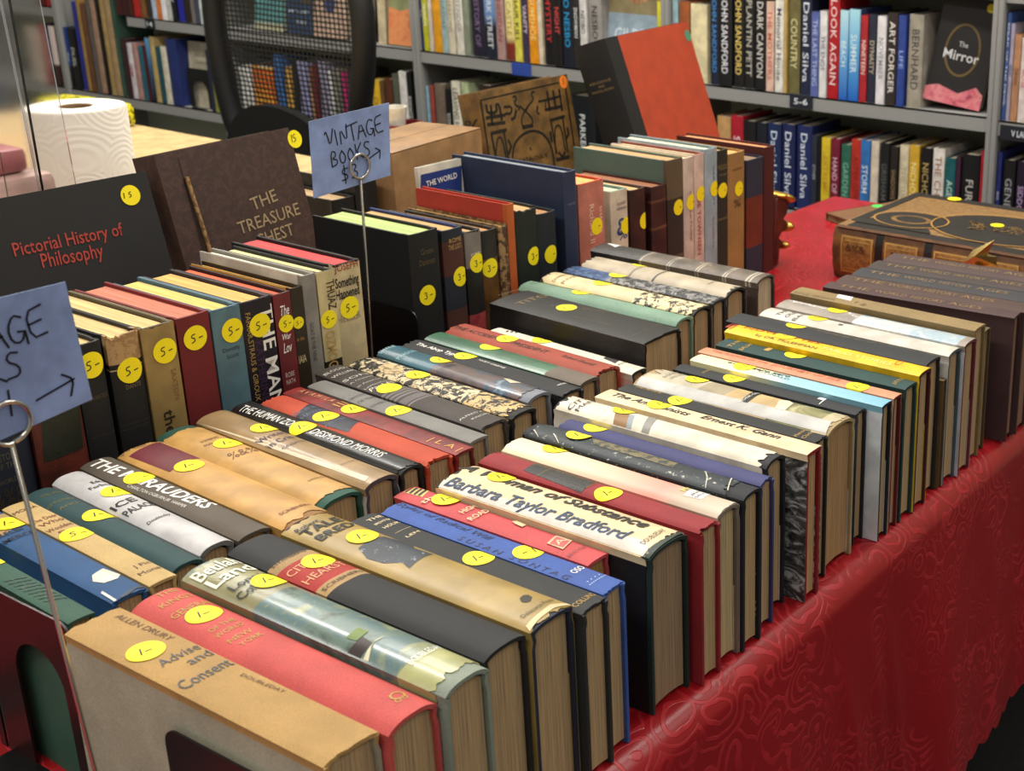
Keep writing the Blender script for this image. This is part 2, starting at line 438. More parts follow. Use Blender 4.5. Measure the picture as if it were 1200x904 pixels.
# ------------------------------------------------------------------ measured books (metres)
BOOKS = [
 ('u',-.5399,.4083,-.0052,.2489,.039,.141,'tan cloth hardback nearest the camera,first of the row along the table edge','spine-up hardbacks in the row along the table edge',{'c': (.7,.68,.59),'s': (.76,.6,.35),'k': 'cloth','b': .04,'e': 5,'w': .002,'P': [([(-.2763,.0142),(-.2775,.0228),(-.2709,.0205),(-.2688,.0126)],(.62,.47,.28))],'X': [('ALLEN DRURY',-.2107,.0123,.046,.0544,.005,(.36,.22,.12),0,0),('Advise',-.1638,.0044,1.5708,.0271,.009,(.27,.28,.31),0,.1),('and',-.1513,.0099,1.5708,.016,.009,(.27,.28,.31),0,0),('Consent',-.1324,.0009,1.5708,.0341,.011,(.27,.28,.31),0,0),('DOUBLEDAY',-.0944,.0135,.0732,.0369,.003,(.36,.22,.12),0,0)],'S': [(-.184,-.0042,.0115,'1-',1.25,(.985,.9,.06))]}),
 ('u',-.5338,.4478,-.0052,.2453,.0378,.143,'coral pink cloth hardback with gold title behind the nearest tan book','spine-up hardbacks in the row along the table edge',{'c': (.86,.35,.33),'k': 'cloth','b': .14,'X': [('THE',-.2406,.0053,1.5708,.0144,.006,(.72,.58,.28),0,0),('KINGS',-.2274,.0027,1.5708,.0227,.006,(.72,.58,.28),0,0),('GENERAL',-.2104,.0027,1.5708,.0293,.007,(.72,.58,.28),0,0),('OF THE',-.1749,-.0003,1.5708,.0186,.005,(.72,.58,.28),0,0),('WORLD',-.1661,-.0012,1.5708,.0203,.005,(.72,.58,.28),0,0),('NEW',-.1542,-.0019,1.5708,.0169,.005,(.72,.58,.28),0,0),('YORK',-.1452,-.0007,1.5708,.0162,.005,(.72,.58,.28),0,0),('O',-.0209,.0073,1.5708,.0102,.009,(.72,.58,.28),0,0),('oo',-.0171,.0061,1.5708,.0092,.006,(.72,.58,.28),0,0)],'S': [(-.1959,.0015,.0115,'1-',1.25,(.985,.9,.06))]}),
 ('u',-.5282,.4861,-.0052,.2524,.0364,.148,'thick hardback in glossy green landscape-painting jacket,worn at both ends','spine-up hardbacks in the row along the table edge',{'c': (.6,.64,.58),'j': (.6,.58,.42),'js': (.5,.5,.38),'jk': 'gloss','b': .14,'w': .007,'ji': (0,.008),'B': [(0,.3,(.6,.58,.42)),(.3,.84,('paint',(.13,.14,.13),(.3,.36,.34),(.42,.5,.46),(.36,.46,.48),(.56,.58,.44),(.7,.7,.56))),(.84,1,(.72,.72,.5))],'P': [([(-.085,-.023),(-.0857,-.005),(-.075,-.0062),(-.0733,-.0244)],(.2,.13,.12)),([(-.0947,-.0109),(-.0966,.0009),(-.0873,.0011),(-.0858,-.0097)],(.46,.55,.25)),([(-.0708,-.0206),(-.076,-.0033),(-.0744,.0035),(-.0747,-.0072),(-.0661,-.022)],(.9,.88,.75))],'X': [('Beulah',-.2397,.0004,1.5708,.0328,.013,(.93,.93,.85),2,0),('Land',-.2238,.0004,1.5708,.0328,.013,(.93,.93,.85),2,0),('Lonnie',-.2064,.002,1.5708,.0294,.008,(.14,.16,.15),1,0),('Coleman',-.1943,.0004,1.5708,.0327,.008,(.14,.16,.15),1,0),('DOUBLEDAY',-.0395,.0034,1.5708,.0262,.006,(.95,.93,.9),0,0)],'S': [(-.1946,.0087,.0115,'1-',1.25,(.985,.9,.06))]}),
 ('u',-.5398,.5303,-.0052,.2519,.0378,.143,'thick black cloth hardback with red label between two tan bands','spine-up hardbacks in the row along the table edge',{'c': (.13,.13,.14),'b': .1,'B': [(.175,.215,(.74,.6,.4)),(.215,.375,(.72,.2,.17)),(.375,.42,(.74,.6,.4))],'X': [('SWANBERG',-.2071,-.0015,1.5708,.0285,.004,(.25,.17,.1),0,0),('CITIZEN',-.1883,.0004,1.5708,.034,.008,(.86,.62,.45),0,0),('HEARST',-.1709,.0004,1.5708,.034,.008,(.86,.62,.45),0,0),('SCRIBNERS',-.1522,.0004,1.5708,.034,.004,(.25,.17,.1),0,0)],'S': [(-.1858,.0072,.0115,'1-',1.25,(.985,.9,.06))]}),
 ('u',-.5369,.5716,-.0052,.2479,.0401,.143,'thick hardback in gold jacket with a dark silvery torn patch','spine-up hardbacks in the row along the table edge',{'c': (.16,.18,.26),'j': (.66,.55,.3),'js': (.66,.55,.3),'jk': 'satin','b': .08,'w': .004,'P': [([(-.1778,-.0076),(-.1818,.0052),(-.1787,.0167),(-.1673,.0226),(-.1516,.022),(-.1462,.0163),(-.1293,.0184),(-.1293,.0094),(-.1274,-.0011),(-.1249,-.0081),(-.1353,-.0049),(-.1462,-.0121),(-.162,-.0136)],('scuff',(.22,.25,.29),(.62,.64,.66))),([(-.0327,.0042),(-.0339,.0087),(-.0318,.0114),(-.0271,.0105),(-.0242,.0058),(-.0256,.0023),(-.0287,.0015)],(.16,.14,.1)),([(-.0015,-.0211),(-.0072,-.0174),(-.0103,.0097),(-.0049,.0224),(.0007,.0195),(-.005,.008),(-.004,-.0079)],(.9,.82,.62))],'X': [('Robert',-.2369,-.0049,1.5708,.0202,.005,(.12,.12,.13),2,0),('TALE',-.2282,.0014,1.5708,.0342,.01,(.12,.12,.13),3,0),('BRED',-.2139,.0022,1.5708,.0324,.009,(.12,.12,.13),3,0),('Delacorte Press',-.0154,.0026,1.5708,.0297,.004,(.2,.17,.1),0,0)],'S': [(-.1895,.0063,.0115,'1-',1.25,(.985,.9,.06))]}),
 ('u',-.5299,.6071,-.0052,.2347,.0266,.136,'charcoal cloth hardback with small gold lines,beside the blue book','spine-up hardbacks in the row along the table edge',{'c': (.17,.17,.17),'b': .06,'w': .002,'X': [('THE',-.2239,.0054,1.5708,.0136,.004,(.93,.85,.68),0,0),('BREWSTER',-.2147,.0049,1.5708,.0147,.003,(.93,.85,.68),0,0),('HOUR',-.2053,.005,1.5708,.0145,.004,(.93,.85,.68),0,0),('___',-.1941,.0042,1.5708,.0159,.004,(.93,.85,.68),0,0),('LEM',-.1805,.0034,1.5708,.0125,.003,(.93,.85,.68),0,0),('COLLINS',-.0116,.0011,1.5708,.0207,.005,(.72,.58,.28),0,0)],'S': [(-.1132,.004,.0115,'1-',1.25,(.985,.9,.06))]}),
 ('u',-.5349,.6338,-.0052,.2261,.0228,.135,'bright blue cloth hardback with navy lettering,in front of the pink one','spine-up hardbacks in the row along the table edge',{'c': (.24,.38,.7),'b': .04,'w': .002,'X': [('Styles of Radical Will',-.1734,.0062,-.0298,.104,.0055,(.1,.13,.32),0,.3),('S U S A N   S O N T A G',-.0894,-.0071,-.0055,.1094,.005,(.1,.13,.32),0,.2),('OSO',-.0384,.0048,1.5708,.0115,.006,(.95,.93,.9),1,0),('.:.:.:.:.',-.0204,.0017,1.5708,.0176,.008,(.7,.78,.92),0,0)],'S': [(-.0858,.005,.0115,'-1',1.25,(.985,.9,.06))]}),
 ('u',-.5775,.6667,-.0052,.2031,.0236,.13,'short pink hardback with striped corner block between blue and cream books','spine-up hardbacks in the row along the table edge',{'c': (.84,.33,.34),'p': (.78,.62,.35),'b': .05,'P': [([(-.2022,-.0029),(-.2049,.0086),(-.1876,.0125),(-.1822,-.0007)],(.86,.76,.5)),([(-.2009,-.0023),(-.204,.0082),(-.2018,.0085),(-.1987,-.002)],(.22,.18,.14)),([(-.1964,-.0018),(-.1996,.0089),(-.1974,.0092),(-.1942,-.0014)],(.22,.18,.14)),([(-.1919,-.0012),(-.1952,.0095),(-.1931,.0098),(-.1897,-.0009)],(.22,.18,.14)),([(-.1875,-.0006),(-.1908,.0102),(-.1887,.0105),(-.1853,-.0003)],(.22,.18,.14)),([(-.0461,-.0046),(-.0493,.0095),(-.0337,.01),(-.0298,-.0049)],(.93,.75,.6)),([(-.044,-.004),(-.0472,.0076),(-.0344,.008),(-.0315,-.0029)],(.84,.36,.36)),([(-.0928,.0074),(-.0905,.0106),(-.0796,.0093),(-.0794,.0044),(-.0882,.0053)],(.93,.8,.62))],'X': [('HIGH',-.1355,.0033,1.5708,.0151,.006,(.93,.8,.62),1,0),('ROAD',-.122,.001,1.5708,.0197,.006,(.93,.8,.62),1,0),('the',-.1743,.0001,1.5708,.0188,.006,(.93,.8,.62),1,0),('Alfred A. Knopf',-.0203,-.0009,1.5708,.02,.003,(.25,.1,.1),0,0),('A',-.0394,.0023,1.5708,.0099,.006,(.93,.75,.6),1,0)],'S': [(-.163,.0066,.0115,'1-',1.25,(.985,.9,.06))]}),
 ('u',-.5395,.7027,-.0052,.2192,.0464,.138,'very thick cream-jacketed hardback with big black and blue italic title','spine-up hardbacks in the row along the table edge',{'c': (.12,.2,.17),'j': (.93,.84,.66),'js': (.09,.085,.08),'p': (.66,.56,.44),'b': .1,'w': .006,'ji': (0,.004),'P': [([(-.2161,-.0297),(-.2257,-.0152),(-.1095,-.0129),(-.0138,-.0091),(.0027,-.0261),(-.004,-.0275)],(.92,.87,.82)),([(-.0069,-.0248),(-.0068,-.0108),(-.0042,.0117),(-.0089,.0233),(-.0013,.0217),(.0006,-.0214),(.0017,-.0297)],('scuff',(.16,.24,.19),(.8,.74,.6)))],'X': [('A Woman of Substance',-.1252,.0115,.0072,.1941,.012,(.13,.11,.1),4,.3),('Barbara Taylor Bradford',-.1216,-.0116,.0306,.1828,.012,(.12,.22,.33),3,.2),('DOUBLEDAY',-.0152,.0005,1.5708,.027,.005,(.3,.25,.2),0,0)],'S': [(-.182,.014,.0115,'1-',1.25,(.985,.9,.06))]}),
 ('u',-.531,.7442,-.0052,.2325,.0253,.137,'crimson cloth hardback with a black leather label on its spine','spine-up hardbacks in the row along the table edge',{'c': (.62,.13,.16),'b': .12,'w': .004,'P': [([(-.1864,-.0067),(-.1879,.0145),(-.1228,.0123),(-.1203,-.0106)],('leather',(.15,.14,.13)))],'X': [('___',-.1756,.0014,1.5708,.0205,.01,(.5,.42,.2),0,0),('___',-.1272,.0027,1.5708,.0132,.01,(.5,.42,.2),0,0)],'S': [(-.1001,-.0009,.0115,'1-',1.25,(.985,.9,.06))]}),
 ('u',-.5339,.7726,-.0052,.2281,.0291,.139,'cream jacket fading to pink with small white label near its end','spine-up hardbacks in the row along the table edge',{'c': (.55,.5,.45),'j': ('grad',(.93,.86,.72),.0,(.92,.8,.68),.35,(.93,.6,.54),.72,(.74,.66,.58),.8,(.8,.74,.66),1.0,.2281),'js': (.9,.72,.64),'p': (.8,.72,.55),'b': .14,'w': .002,'P': [([(-.041,-.0041),(-.0449,.0137),(-.026,.0133),(-.0248,-.0023)],(.95,.93,.9))],'X': [('MY',-.0469,.0076,1.5708,.0116,.006,(.9,.82,.5),1,0),('LIBRARY',-.0358,.0049,1.5708,.0137,.003,(.35,.35,.4),0,0),('SALE',-.0307,.0037,1.5708,.0116,.003,(.35,.35,.4),0,0)],'S': [(-.1871,.0109,.0115,'1-',1.25,(.985,.9,.06))]}),
 ('u',-.5307,.8016,-.0052,.2353,.0266,.142,'battered black hardback with chipped spine and olive picture remnant','spine-up hardbacks in the row along the table edge',{'c': (.1,.11,.14),'j': ('scuff',(.11,.16,.19),(.75,.74,.68)),'js': ('scuff',(.12,.14,.16),(.75,.74,.68)),'b': .12,'w': .009,'ji': (.004,.016),'P': [([(-.1737,.0086),(-.1384,.0128),(-.0812,.0095),(-.0792,-.0013),(-.113,-.0016),(-.1631,-.0017)],('speck',(.46,.42,.3),(.2,.22,.2))),([(-.0374,-.0158),(-.0444,-.0014),(-.0434,-.0008),(-.0365,-.0151)],(.85,.82,.75)),([(-.0444,-.0014),(-.0531,.0083),(-.0522,.0089),(-.0434,-.0008)],(.85,.82,.75)),([(-.0531,.0083),(-.0303,.0137),(-.0294,.0143),(-.0522,.0089)],(.85,.82,.75)),([(-.0179,-.0102),(-.0285,.0111),(-.0276,.0117),(-.017,-.0096)],(.85,.82,.75)),([(-.2272,-.0074),(-.2164,-.018),(-.2155,-.0173),(-.2262,-.0067)],(.85,.82,.75)),([(-.2067,-.0048),(-.1933,-.0155),(-.1923,-.0148),(-.2058,-.0041)],(.85,.82,.75))],'S': [(-.1865,.0066,.0115,'1-',1.25,(.985,.9,.06))]}),
 ('u',-.5358,.8315,-.0052,.2191,.0208,.139,'indigo cloth hardback without lettering,between chipped black and white books','spine-up hardbacks in the row along the table edge',{'c': (.25,.26,.47),'b': .12,'w': .002,'S': [(-.1863,.0111,.0115,'1-',1.25,(.985,.9,.06))]}),
 ('u',-.545,.8585,-.0052,.233,.0306,.146,'white jacket torn at its near end with brown and grey blocks','spine-up hardbacks in the row along the table edge',{'c': (.13,.13,.16),'j': (.93,.89,.8),'js': (.9,.86,.8),'b': .16,'w': .007,'ji': (0,.004),'P': [([(-.1631,-.0168),(-.1737,.0021),(-.1586,.0027),(-.1483,-.0183)],(.62,.46,.26)),([(-.1483,-.0183),(-.1586,.0027),(-.1535,.0038),(-.1428,-.0191)],(.62,.66,.7)),([(-.1314,-.0227),(-.1434,.013),(-.1346,.0142),(-.1234,-.0196)],(.58,.57,.55))],'X': [('CITY',-.2163,-.0003,1.5708,.0275,.006,(.13,.13,.14),0,.2),('MAN',-.2074,-.0012,1.5708,.0238,.005,(.13,.13,.14),0,0)],'S': [(-.1692,.0099,.0115,'1-',1.25,(.985,.9,.06))]}),
 ('u',-.5291,.8946,-.0052,.2335,.0227,.143,'cream jacket with bold black italic title and grey photo cover','spine-up hardbacks in the row along the table edge',{'c': (.62,.1,.14),'j': (.94,.84,.68),'js': ('photo',(.06,.06,.06),(.3,.3,.3),(.72,.72,.72)),'p': (.8,.66,.48),'b': .03,'X': [('The Antagonists',-.1776,.0026,.0011,.0882,.008,(.1,.09,.09),2.5,.3),('Ernest K. Gann',-.0799,.0053,-.0035,.0846,.008,(.1,.09,.09),2.5,.3)],'S': [(-.1713,.0088,.0115,'1-',1.25,(.985,.9,.06))]}),
 ('u',-.5378,.9235,-.0052,.2251,.0189,.141,'slim black hardback squeezed behind the cream italic-titled jacket','spine-up hardbacks in the row along the table edge',{'c': (.13,.13,.13),'b': .05,'w': .003,'X': [('THE PRIVATE',-.1977,.0057,-.0032,.0309,.004,(.72,.58,.28),0,0),('Memoirs',-.0236,.0002,1.5708,.0171,.004,(.72,.58,.28),0,0),('Clarke',-.0159,.0002,1.5708,.0171,.004,(.72,.58,.28),0,0)],'S': [(-.1573,.0019,.0115,'1-',1.25,(.985,.9,.06))]}),
 ('u',-.5395,.9587,-.0052,.2198,.0491,.144,'thick tattered hardback in cream jacket with a small black label','spine-up hardbacks in the row along the table edge',{'c': (.72,.62,.44),'j': (.8,.74,.6),'js': (.86,.84,.8),'p': (.74,.6,.42),'b': .12,'w': .012,'B': [(0,.3,(.78,.74,.64)),(.3,.44,(.66,.61,.5)),(.44,.7,(.8,.68,.48)),(.7,.92,('paint',(.2,.22,.14),(.34,.36,.22),(.55,.53,.36),(.82,.78,.62)))],'P': [([(-.2155,-.028),(-.22,-.0118),(-.0068,-.005),(-.0024,-.0228)],(.78,.77,.75)),([(-.1027,-.0114),(-.1074,.0241),(-.0989,.0246),(-.0945,-.0109)],(.11,.11,.11)),([(-.0657,-.0087),(-.0736,.0108),(-.068,.0197),(-.058,.0113),(-.0557,-.0069)],(.92,.88,.78))],'X': [('BOOK CLUB',-.1014,.005,1.5708,.0351,.003,(.95,.93,.9),0,0),('DONALD',-.1979,.0098,1.5708,.0257,.004,(.5,.45,.38),0,0),('WILLIAMS',-.1902,.0098,1.5708,.0256,.004,(.5,.45,.38),0,0)],'S': [(-.1688,.012,.0115,'1-',1.25,(.985,.9,.06))]}),
 ('u',-.545,1.0069,-.0052,.213,.0192,.137,'black cloth hardback between the tattered cream and pale blue jackets','spine-up hardbacks in the row along the table edge',{'c': (.13,.14,.16),'b': .08,'w': .002,'X': [('J',-.0466,.0002,1.5708,.0172,.006,(.95,.93,.9),1,0),('STONE',-.1794,.002,1.5708,.0137,.003,(.72,.58,.28),0,0)],'S': [(-.1459,.0029,.0115,'1-',1.25,(.985,.9,.06))]}),
 ('u',-.5292,1.0274,-.0052,.222,.0195,.141,'jacket fading from cream to light blue with black lettering','spine-up hardbacks in the row along the table edge',{'c': (.12,.13,.15),'j': ('grad',(.93,.9,.7),.0,(.93,.91,.72),.34,(.6,.78,.82),.52,(.48,.69,.78),1.0,.222),'js': (.88,.9,.92),'b': .06,'X': [('zero',-.1721,.0056,.0366,.0273,.005,(.13,.13,.14),2,0),('zero zero',-.133,.0054,.0274,.0438,.006,(.13,.13,.14),3,0),('DONALD',-.1264,-.0004,-.0757,.037,.004,(.2,.35,.5),0,0)],'S': [(-.1647,.0077,.0115,'1-',1.25,(.985,.9,.06))]}),
 ('u',-.5305,1.0509,-.0052,.2291,.0159,.14,'slim salmon hardback next to the dark green one','spine-up hardbacks in the row along the table edge',{'c': (.44,.12,.13),'j': (.86,.58,.44),'js': (.8,.5,.4),'b': .05,'X': [('THE FLIGHTS OF THE',-.1835,.002,.0162,.0679,.005,(.72,.36,.27),0,0),('JOURNEY OF ICE',-.1049,.003,.0013,.0796,.006,(.72,.36,.27),0,0)],'S': [(-.0433,-.0012,.0115,'1-',1.25,(.985,.9,.06))]}),
 ('u',-.5302,1.078,-.0052,.2235,.0257,.143,'dark green cloth hardback in front of the yellow one','spine-up hardbacks in the row along the table edge',{'c': (.09,.26,.25),'b': .05,'X': [('THE',-.2083,.0003,1.5708,.0231,.005,(.72,.58,.28),0,0),('BALSAM',-.1928,.0003,1.5708,.0231,.005,(.72,.58,.28),0,0),('I',-.1691,.006,1.5708,.0117,.006,(.72,.58,.28),0,0),('LITTLE',-.0152,.002,1.5708,.0196,.004,(.72,.58,.28),0,0)],'S': [(-.1372,.0136,.0115,'1-',1.25,(.985,.9,.06))]}),
 ('u',-.5286,1.1053,-.0052,.2318,.0266,.149,'bright yellow jacket with red and black title','spine-up hardbacks in the row along the table edge',{'c': (.3,.08,.12),'j': (.97,.78,.1),'js': (.95,.8,.2),'b': .08,'X': [('5',-.2325,.0021,1.5708,.0204,.008,(.6,.14,.08),3,0),('NOVELETTES',-.1724,.0079,.0183,.0927,.007,(.66,.16,.08),1.5,0),('by DR. McLEHMAN',-.1588,-.0066,.004,.0744,.005,(.18,.12,.05),0,0),('FABLES STORIES',-.0756,-.0035,-.0224,.0803,.007,(.99,.9,.55),0,0),('O',-.0314,.0039,1.5708,.0167,.007,(.88,.45,.1),2,0)],'S': [(-.168,.0093,.0115,'1-',1.25,(.985,.9,.06))]}),
 ('u',-.5353,1.1364,-.0052,.2428,.0331,.15,'black cloth hardback with faint script behind the yellow jacket','spine-up hardbacks in the row along the table edge',{'c': (.14,.145,.16),'b': .06,'X': [('Remembered',-.1229,.0094,-.0241,.0415,.005,(.45,.4,.3),0,.3),('years now',-.0851,.0094,.0622,.0257,.004,(.45,.4,.3),0,.3)],'S': [(-.1697,.0122,.0115,'1-',1.25,(.985,.9,.06))]}),
 ('u',-.5306,1.1777,-.0052,.2324,.0293,.148,'pale grey jacket with sparse dark marks behind the black book','spine-up hardbacks in the row along the table edge',{'c': (.32,.38,.42),'j': (.83,.8,.75),'js': (.88,.87,.84),'b': .1,'X': [('THE',-.2127,.0019,1.5708,.0233,.005,(.3,.3,.33),1,0),('OLD',-.2012,.0018,1.5708,.0235,.005,(.3,.3,.33),1,0),('BAY',-.1895,.0004,1.5708,.0263,.005,(.3,.3,.33),1,0),('II',-.1375,.0063,1.5708,.0143,.005,(.3,.3,.33),1,0)],'S': [(-.1702,.0087,.0115,'1-',1.25,(.985,.9,.06))]}),
 ('u',-.527,1.2082,-.0052,.2335,.0294,.15,'grey jacket with blue and white picture and white script','spine-up hardbacks in the row along the table edge',{'c': (.5,.16,.18),'j': (.62,.58,.54),'js': (.8,.82,.86),'b': .08,'B': [(.42,.96,('paint',(.45,.52,.6),(.85,.85,.82),(.62,.7,.76),(.88,.86,.8)))],'X': [('Spokane',-.2029,.0054,-.0648,.0494,.006,(.95,.93,.9),1,.3),('THE BLUE',-.1444,.002,-.457,.0202,.005,(.95,.93,.9),1,0)],'S': [(-.1665,.0083,.0115,'1-',1.25,(.985,.9,.06))]}),
 ('u',-.5316,1.2415,-.0052,.2318,.0283,.156,'slim olive tan cloth hardback with white paper slip on its spine','spine-up hardbacks in the row along the table edge',{'c': (.6,.5,.32),'b': .05,'P': [([(-.1776,-.0021),(-.1833,.0251),(-.164,.0228),(-.1578,-.0036)],(.95,.93,.9))],'X': [('TITUS GROAN',-.2032,-.0094,.0433,.0531,.005,(.45,.36,.2),0,0),('12',-.1437,-.0051,-.2586,.016,.006,(.45,.36,.2),0,0)]}),
 ('u',-.531,1.1586,-.0052,.17,.0089,.122,'slim brown booklet almost hidden between black and grey books','spine-up hardbacks in the row along the table edge',{'c': (.42,.33,.22),'k': 'paper','b': .05}),
 ('u',-.5209,1.3186,.0873,.235,.0253,.15,'dull maroon volume of the dark matching set,nearest of the five','dark matching set of history volumes',{'c': (.3,.19,.19),'p': (.62,.47,.38),'k': 'cloth','b': .04,'X': [('THE',-.2,.001,.0,.04,.01,(.52,.42,.27),0,0),('WORLD',-.154,.001,.0,.04,.01,(.52,.42,.27),0,0),('HISTORY',-.108,.001,.0,.04,.01,(.52,.42,.27),0,0),('AGES',-.062,.001,.0,.04,.01,(.52,.42,.27),0,0)]}),
 ('u',-.5199,1.3502,.0873,.235,.0358,.15,'reddish brown volume of the dark matching set,second of five','dark matching set of history volumes',{'c': (.31,.21,.18),'p': (.62,.47,.38),'k': 'cloth','b': .04,'X': [('THE',-.2,.0014,.0,.04,.01,(.52,.42,.27),0,0),('WORLD',-.154,.0014,.0,.04,.01,(.52,.42,.27),0,0),('HISTORY',-.108,.0014,.0,.04,.01,(.52,.42,.27),0,0),('AGES',-.062,.0014,.0,.04,.01,(.52,.42,.27),0,0)]}),
 ('u',-.5189,1.3879,.0873,.235,.0373,.15,'blue grey volume at the middle of the dark matching set','dark matching set of history volumes',{'c': (.21,.2,.22),'p': (.62,.47,.38),'k': 'cloth','b': .04,'X': [('THE',-.2,.0015,.0,.04,.01,(.52,.42,.27),0,0),('WORLD',-.154,.0015,.0,.04,.01,(.52,.42,.27),0,0),('HISTORY',-.108,.0015,.0,.04,.01,(.52,.42,.27),0,0),('AGES',-.062,.0015,.0,.04,.01,(.52,.42,.27),0,0)]}),
 ('u',-.5179,1.4266,.0873,.235,.0376,.15,'charcoal volume of the dark matching set,fourth of five','dark matching set of history volumes',{'c': (.25,.2,.19),'p': (.62,.47,.38),'k': 'cloth','b': .04,'X': [('THE',-.2,.0015,.0,.04,.01,(.52,.42,.27),0,0),('WORLD',-.154,.0015,.0,.04,.01,(.52,.42,.27),0,0),('HISTORY',-.108,.0015,.0,.04,.01,(.52,.42,.27),0,0),('AGES',-.062,.0015,.0,.04,.01,(.52,.42,.27),0,0)]}),
 ('u',-.5169,1.467,.0873,.235,.0409,.15,'purplish volume of the dark matching set,farthest,beside the old Bible','dark matching set of history volumes',{'c': (.31,.22,.21),'p': (.62,.47,.38),'k': 'cloth','b': .04,'X': [('THE',-.2,.0016,.0,.04,.01,(.52,.42,.27),0,0),('WORLD',-.154,.0016,.0,.04,.01,(.52,.42,.27),0,0),('HISTORY',-.108,.0016,.0,.04,.01,(.52,.42,.27),0,0),('AGES',-.062,.0016,.0,.04,.01,(.52,.42,.27),0,0)]}),
 ('u',-.535,1.2708,.0175,.19,.015,.144,'slim low tan book hidden between the olive and maroon books','spine-up hardbacks in the row along the table edge',{'c': (.4,.33,.22),'b': .05}),
 ('u',-.8056,.412,-.0454,.2044,.0181,.135,'green cloth hardback at the front of the middle row,against bookends','spine-up hardbacks in the middle row',{'c': (.2,.36,.29),'b': .05,'X': [('|||||||||',-.0606,.0027,.0405,.0567,.009,(.1,.2,.17),0,.3)],'S': [(-.126,.0115,.0115,'1-',1.25,(.985,.9,.06))]}),
 ('u',-.797,.4418,-.0454,.213,.0251,.14,'blue cloth hardback with tan label and torn white patch','spine-up hardbacks in the middle row',{'c': (.14,.33,.53),'b': .06,'w': .003,'P': [([(-.1814,-.0104),(-.1915,.0129),(-.163,.0129),(-.153,-.008)],(.7,.58,.38)),([(-.0453,-.0009),(-.0494,.0093),(-.0387,.0111),(-.0331,.0122),(-.0278,.0073),(-.0279,.0044),(-.0287,-.0018),(-.037,-.005)],(.93,.9,.8)),([(.0011,-.0082),(-.0059,.0019),(-.0075,.0119),(-.0066,.0182),(-.002,.0173),(-.0044,.0071),(-.0006,-.0012),(.0055,-.0078)],(.16,.2,.28)),([(-.0198,-.0081),(.0002,-.0088),(.0014,-.0107),(-.0185,-.01)],(.85,.86,.84))],'X': [('RELBI',-.1541,-.0014,1.5708,.0168,.006,(.1,.12,.18),1,0),('MERCE',-.1431,-.0005,1.5708,.0221,.006,(.1,.12,.18),1,0)],'S': [(-.1688,.0053,.0115,'1-',1.25,(.985,.9,.06))]}),
 ('u',-.797,.466,-.0454,.1971,.0201,.14,'cream hardback with brown-red title lines beside the teal book','spine-up hardbacks in the middle row',{'c': (.83,.7,.46),'b': .05,'X': [('MONA',-.1813,-.0005,1.5708,.0174,.005,(.35,.16,.12),0,0),('The Deer',-.1554,.0002,1.5708,.0181,.006,(.45,.16,.12),0,0),('Who',-.1457,.0006,1.5708,.0173,.006,(.45,.16,.12),0,0),('Wouldnt',-.1329,-.0002,1.5708,.0181,.006,(.45,.16,.12),0,0),('Be',-.1228,.0003,1.5708,.0113,.006,(.45,.16,.12),0,0),('J Fic',-.0319,.0034,1.5708,.0117,.005,(.35,.2,.12),0,0),('Mona',-.0195,.0017,1.5708,.0151,.005,(.35,.2,.12),0,0)],'S': [(-.1122,.0014,.0115,'5-',1.25,(.985,.9,.06))]}),
 ('u',-.8049,.4897,-.0454,.1981,.0242,.14,'teal cloth hardback with worn gold title beside the pale grey jacket','spine-up hardbacks in the middle row',{'c': (.13,.28,.29),'b': .16,'X': [('THE LIGHT',-.1835,.0026,1.5708,.0171,.004,(.45,.42,.25),0,0),('OF FOOTHILLS',-.1654,.0002,1.5708,.0217,.004,(.45,.42,.25),0,0),('AND',-.1535,-.001,1.5708,.0142,.004,(.45,.42,.25),0,0)],'S': [(-.1204,.0044,.0115,'1-',1.25,(.985,.9,.06))]}),
 ('u',-.8109,.5178,-.0454,.1997,.0261,.14,'pale grey jacket with black title lines in front of the grey-brown book','spine-up hardbacks in the middle row',{'c': (.5,.5,.5),'j': (.8,.79,.79),'js': (.78,.78,.8),'b': .18,'X': [('Edna',-.1681,.0067,1.5708,.0106,.005,(.13,.13,.14),1,0),('Ferber',-.1587,.0033,1.5708,.0174,.005,(.13,.13,.14),1,0),('ICE',-.1155,-.0027,1.5708,.0185,.009,(.13,.13,.14),2,0),('PALACE',-.0994,.0003,1.5708,.0235,.009,(.13,.13,.14),2,0),('Doubleday',-.0709,-.0014,1.5708,.0185,.004,(.13,.13,.14),1,.2)],'S': [(-.1397,.0059,.0115,'1-',1.25,(.985,.9,.06))]}),
 ('u',-.8046,.5452,-.0454,.2144,.0269,.14,'grey-brown cloth hardback with big white stencil capitals','spine-up hardbacks in the middle row',{'c': (.38,.34,.29),'b': .1,'X': [('THE MARAUDERS',-.1372,.002,.0582,.1497,.012,(.93,.91,.88),3,0),('CHARLTON OGBURN JR  HARPER',-.1134,-.0078,.0597,.0721,.003,(.85,.83,.8),0,0)],'S': [(-.1541,.0021,.0115,'2-',1.25,(.985,.9,.06))]}),
 ('u',-.7876,.5784,-.0454,.2232,.0387,.142,'orange tan jacket with a purple-maroon title block','spine-up hardbacks in the middle row',{'c': (.62,.45,.25),'j': (.79,.6,.33),'js': (.78,.56,.3),'b': .1,'w': .006,'P': [([(-.2119,-.0154),(-.219,.016),(-.1633,.018),(-.1562,-.0136)],(.44,.15,.2))],'X': [('SCRIBNERS',-.0193,.0042,1.5708,.0271,.004,(.42,.16,.1),1,0)],'S': [(-.1524,.0012,.0115,'1-',1.25,(.985,.9,.06))]}),
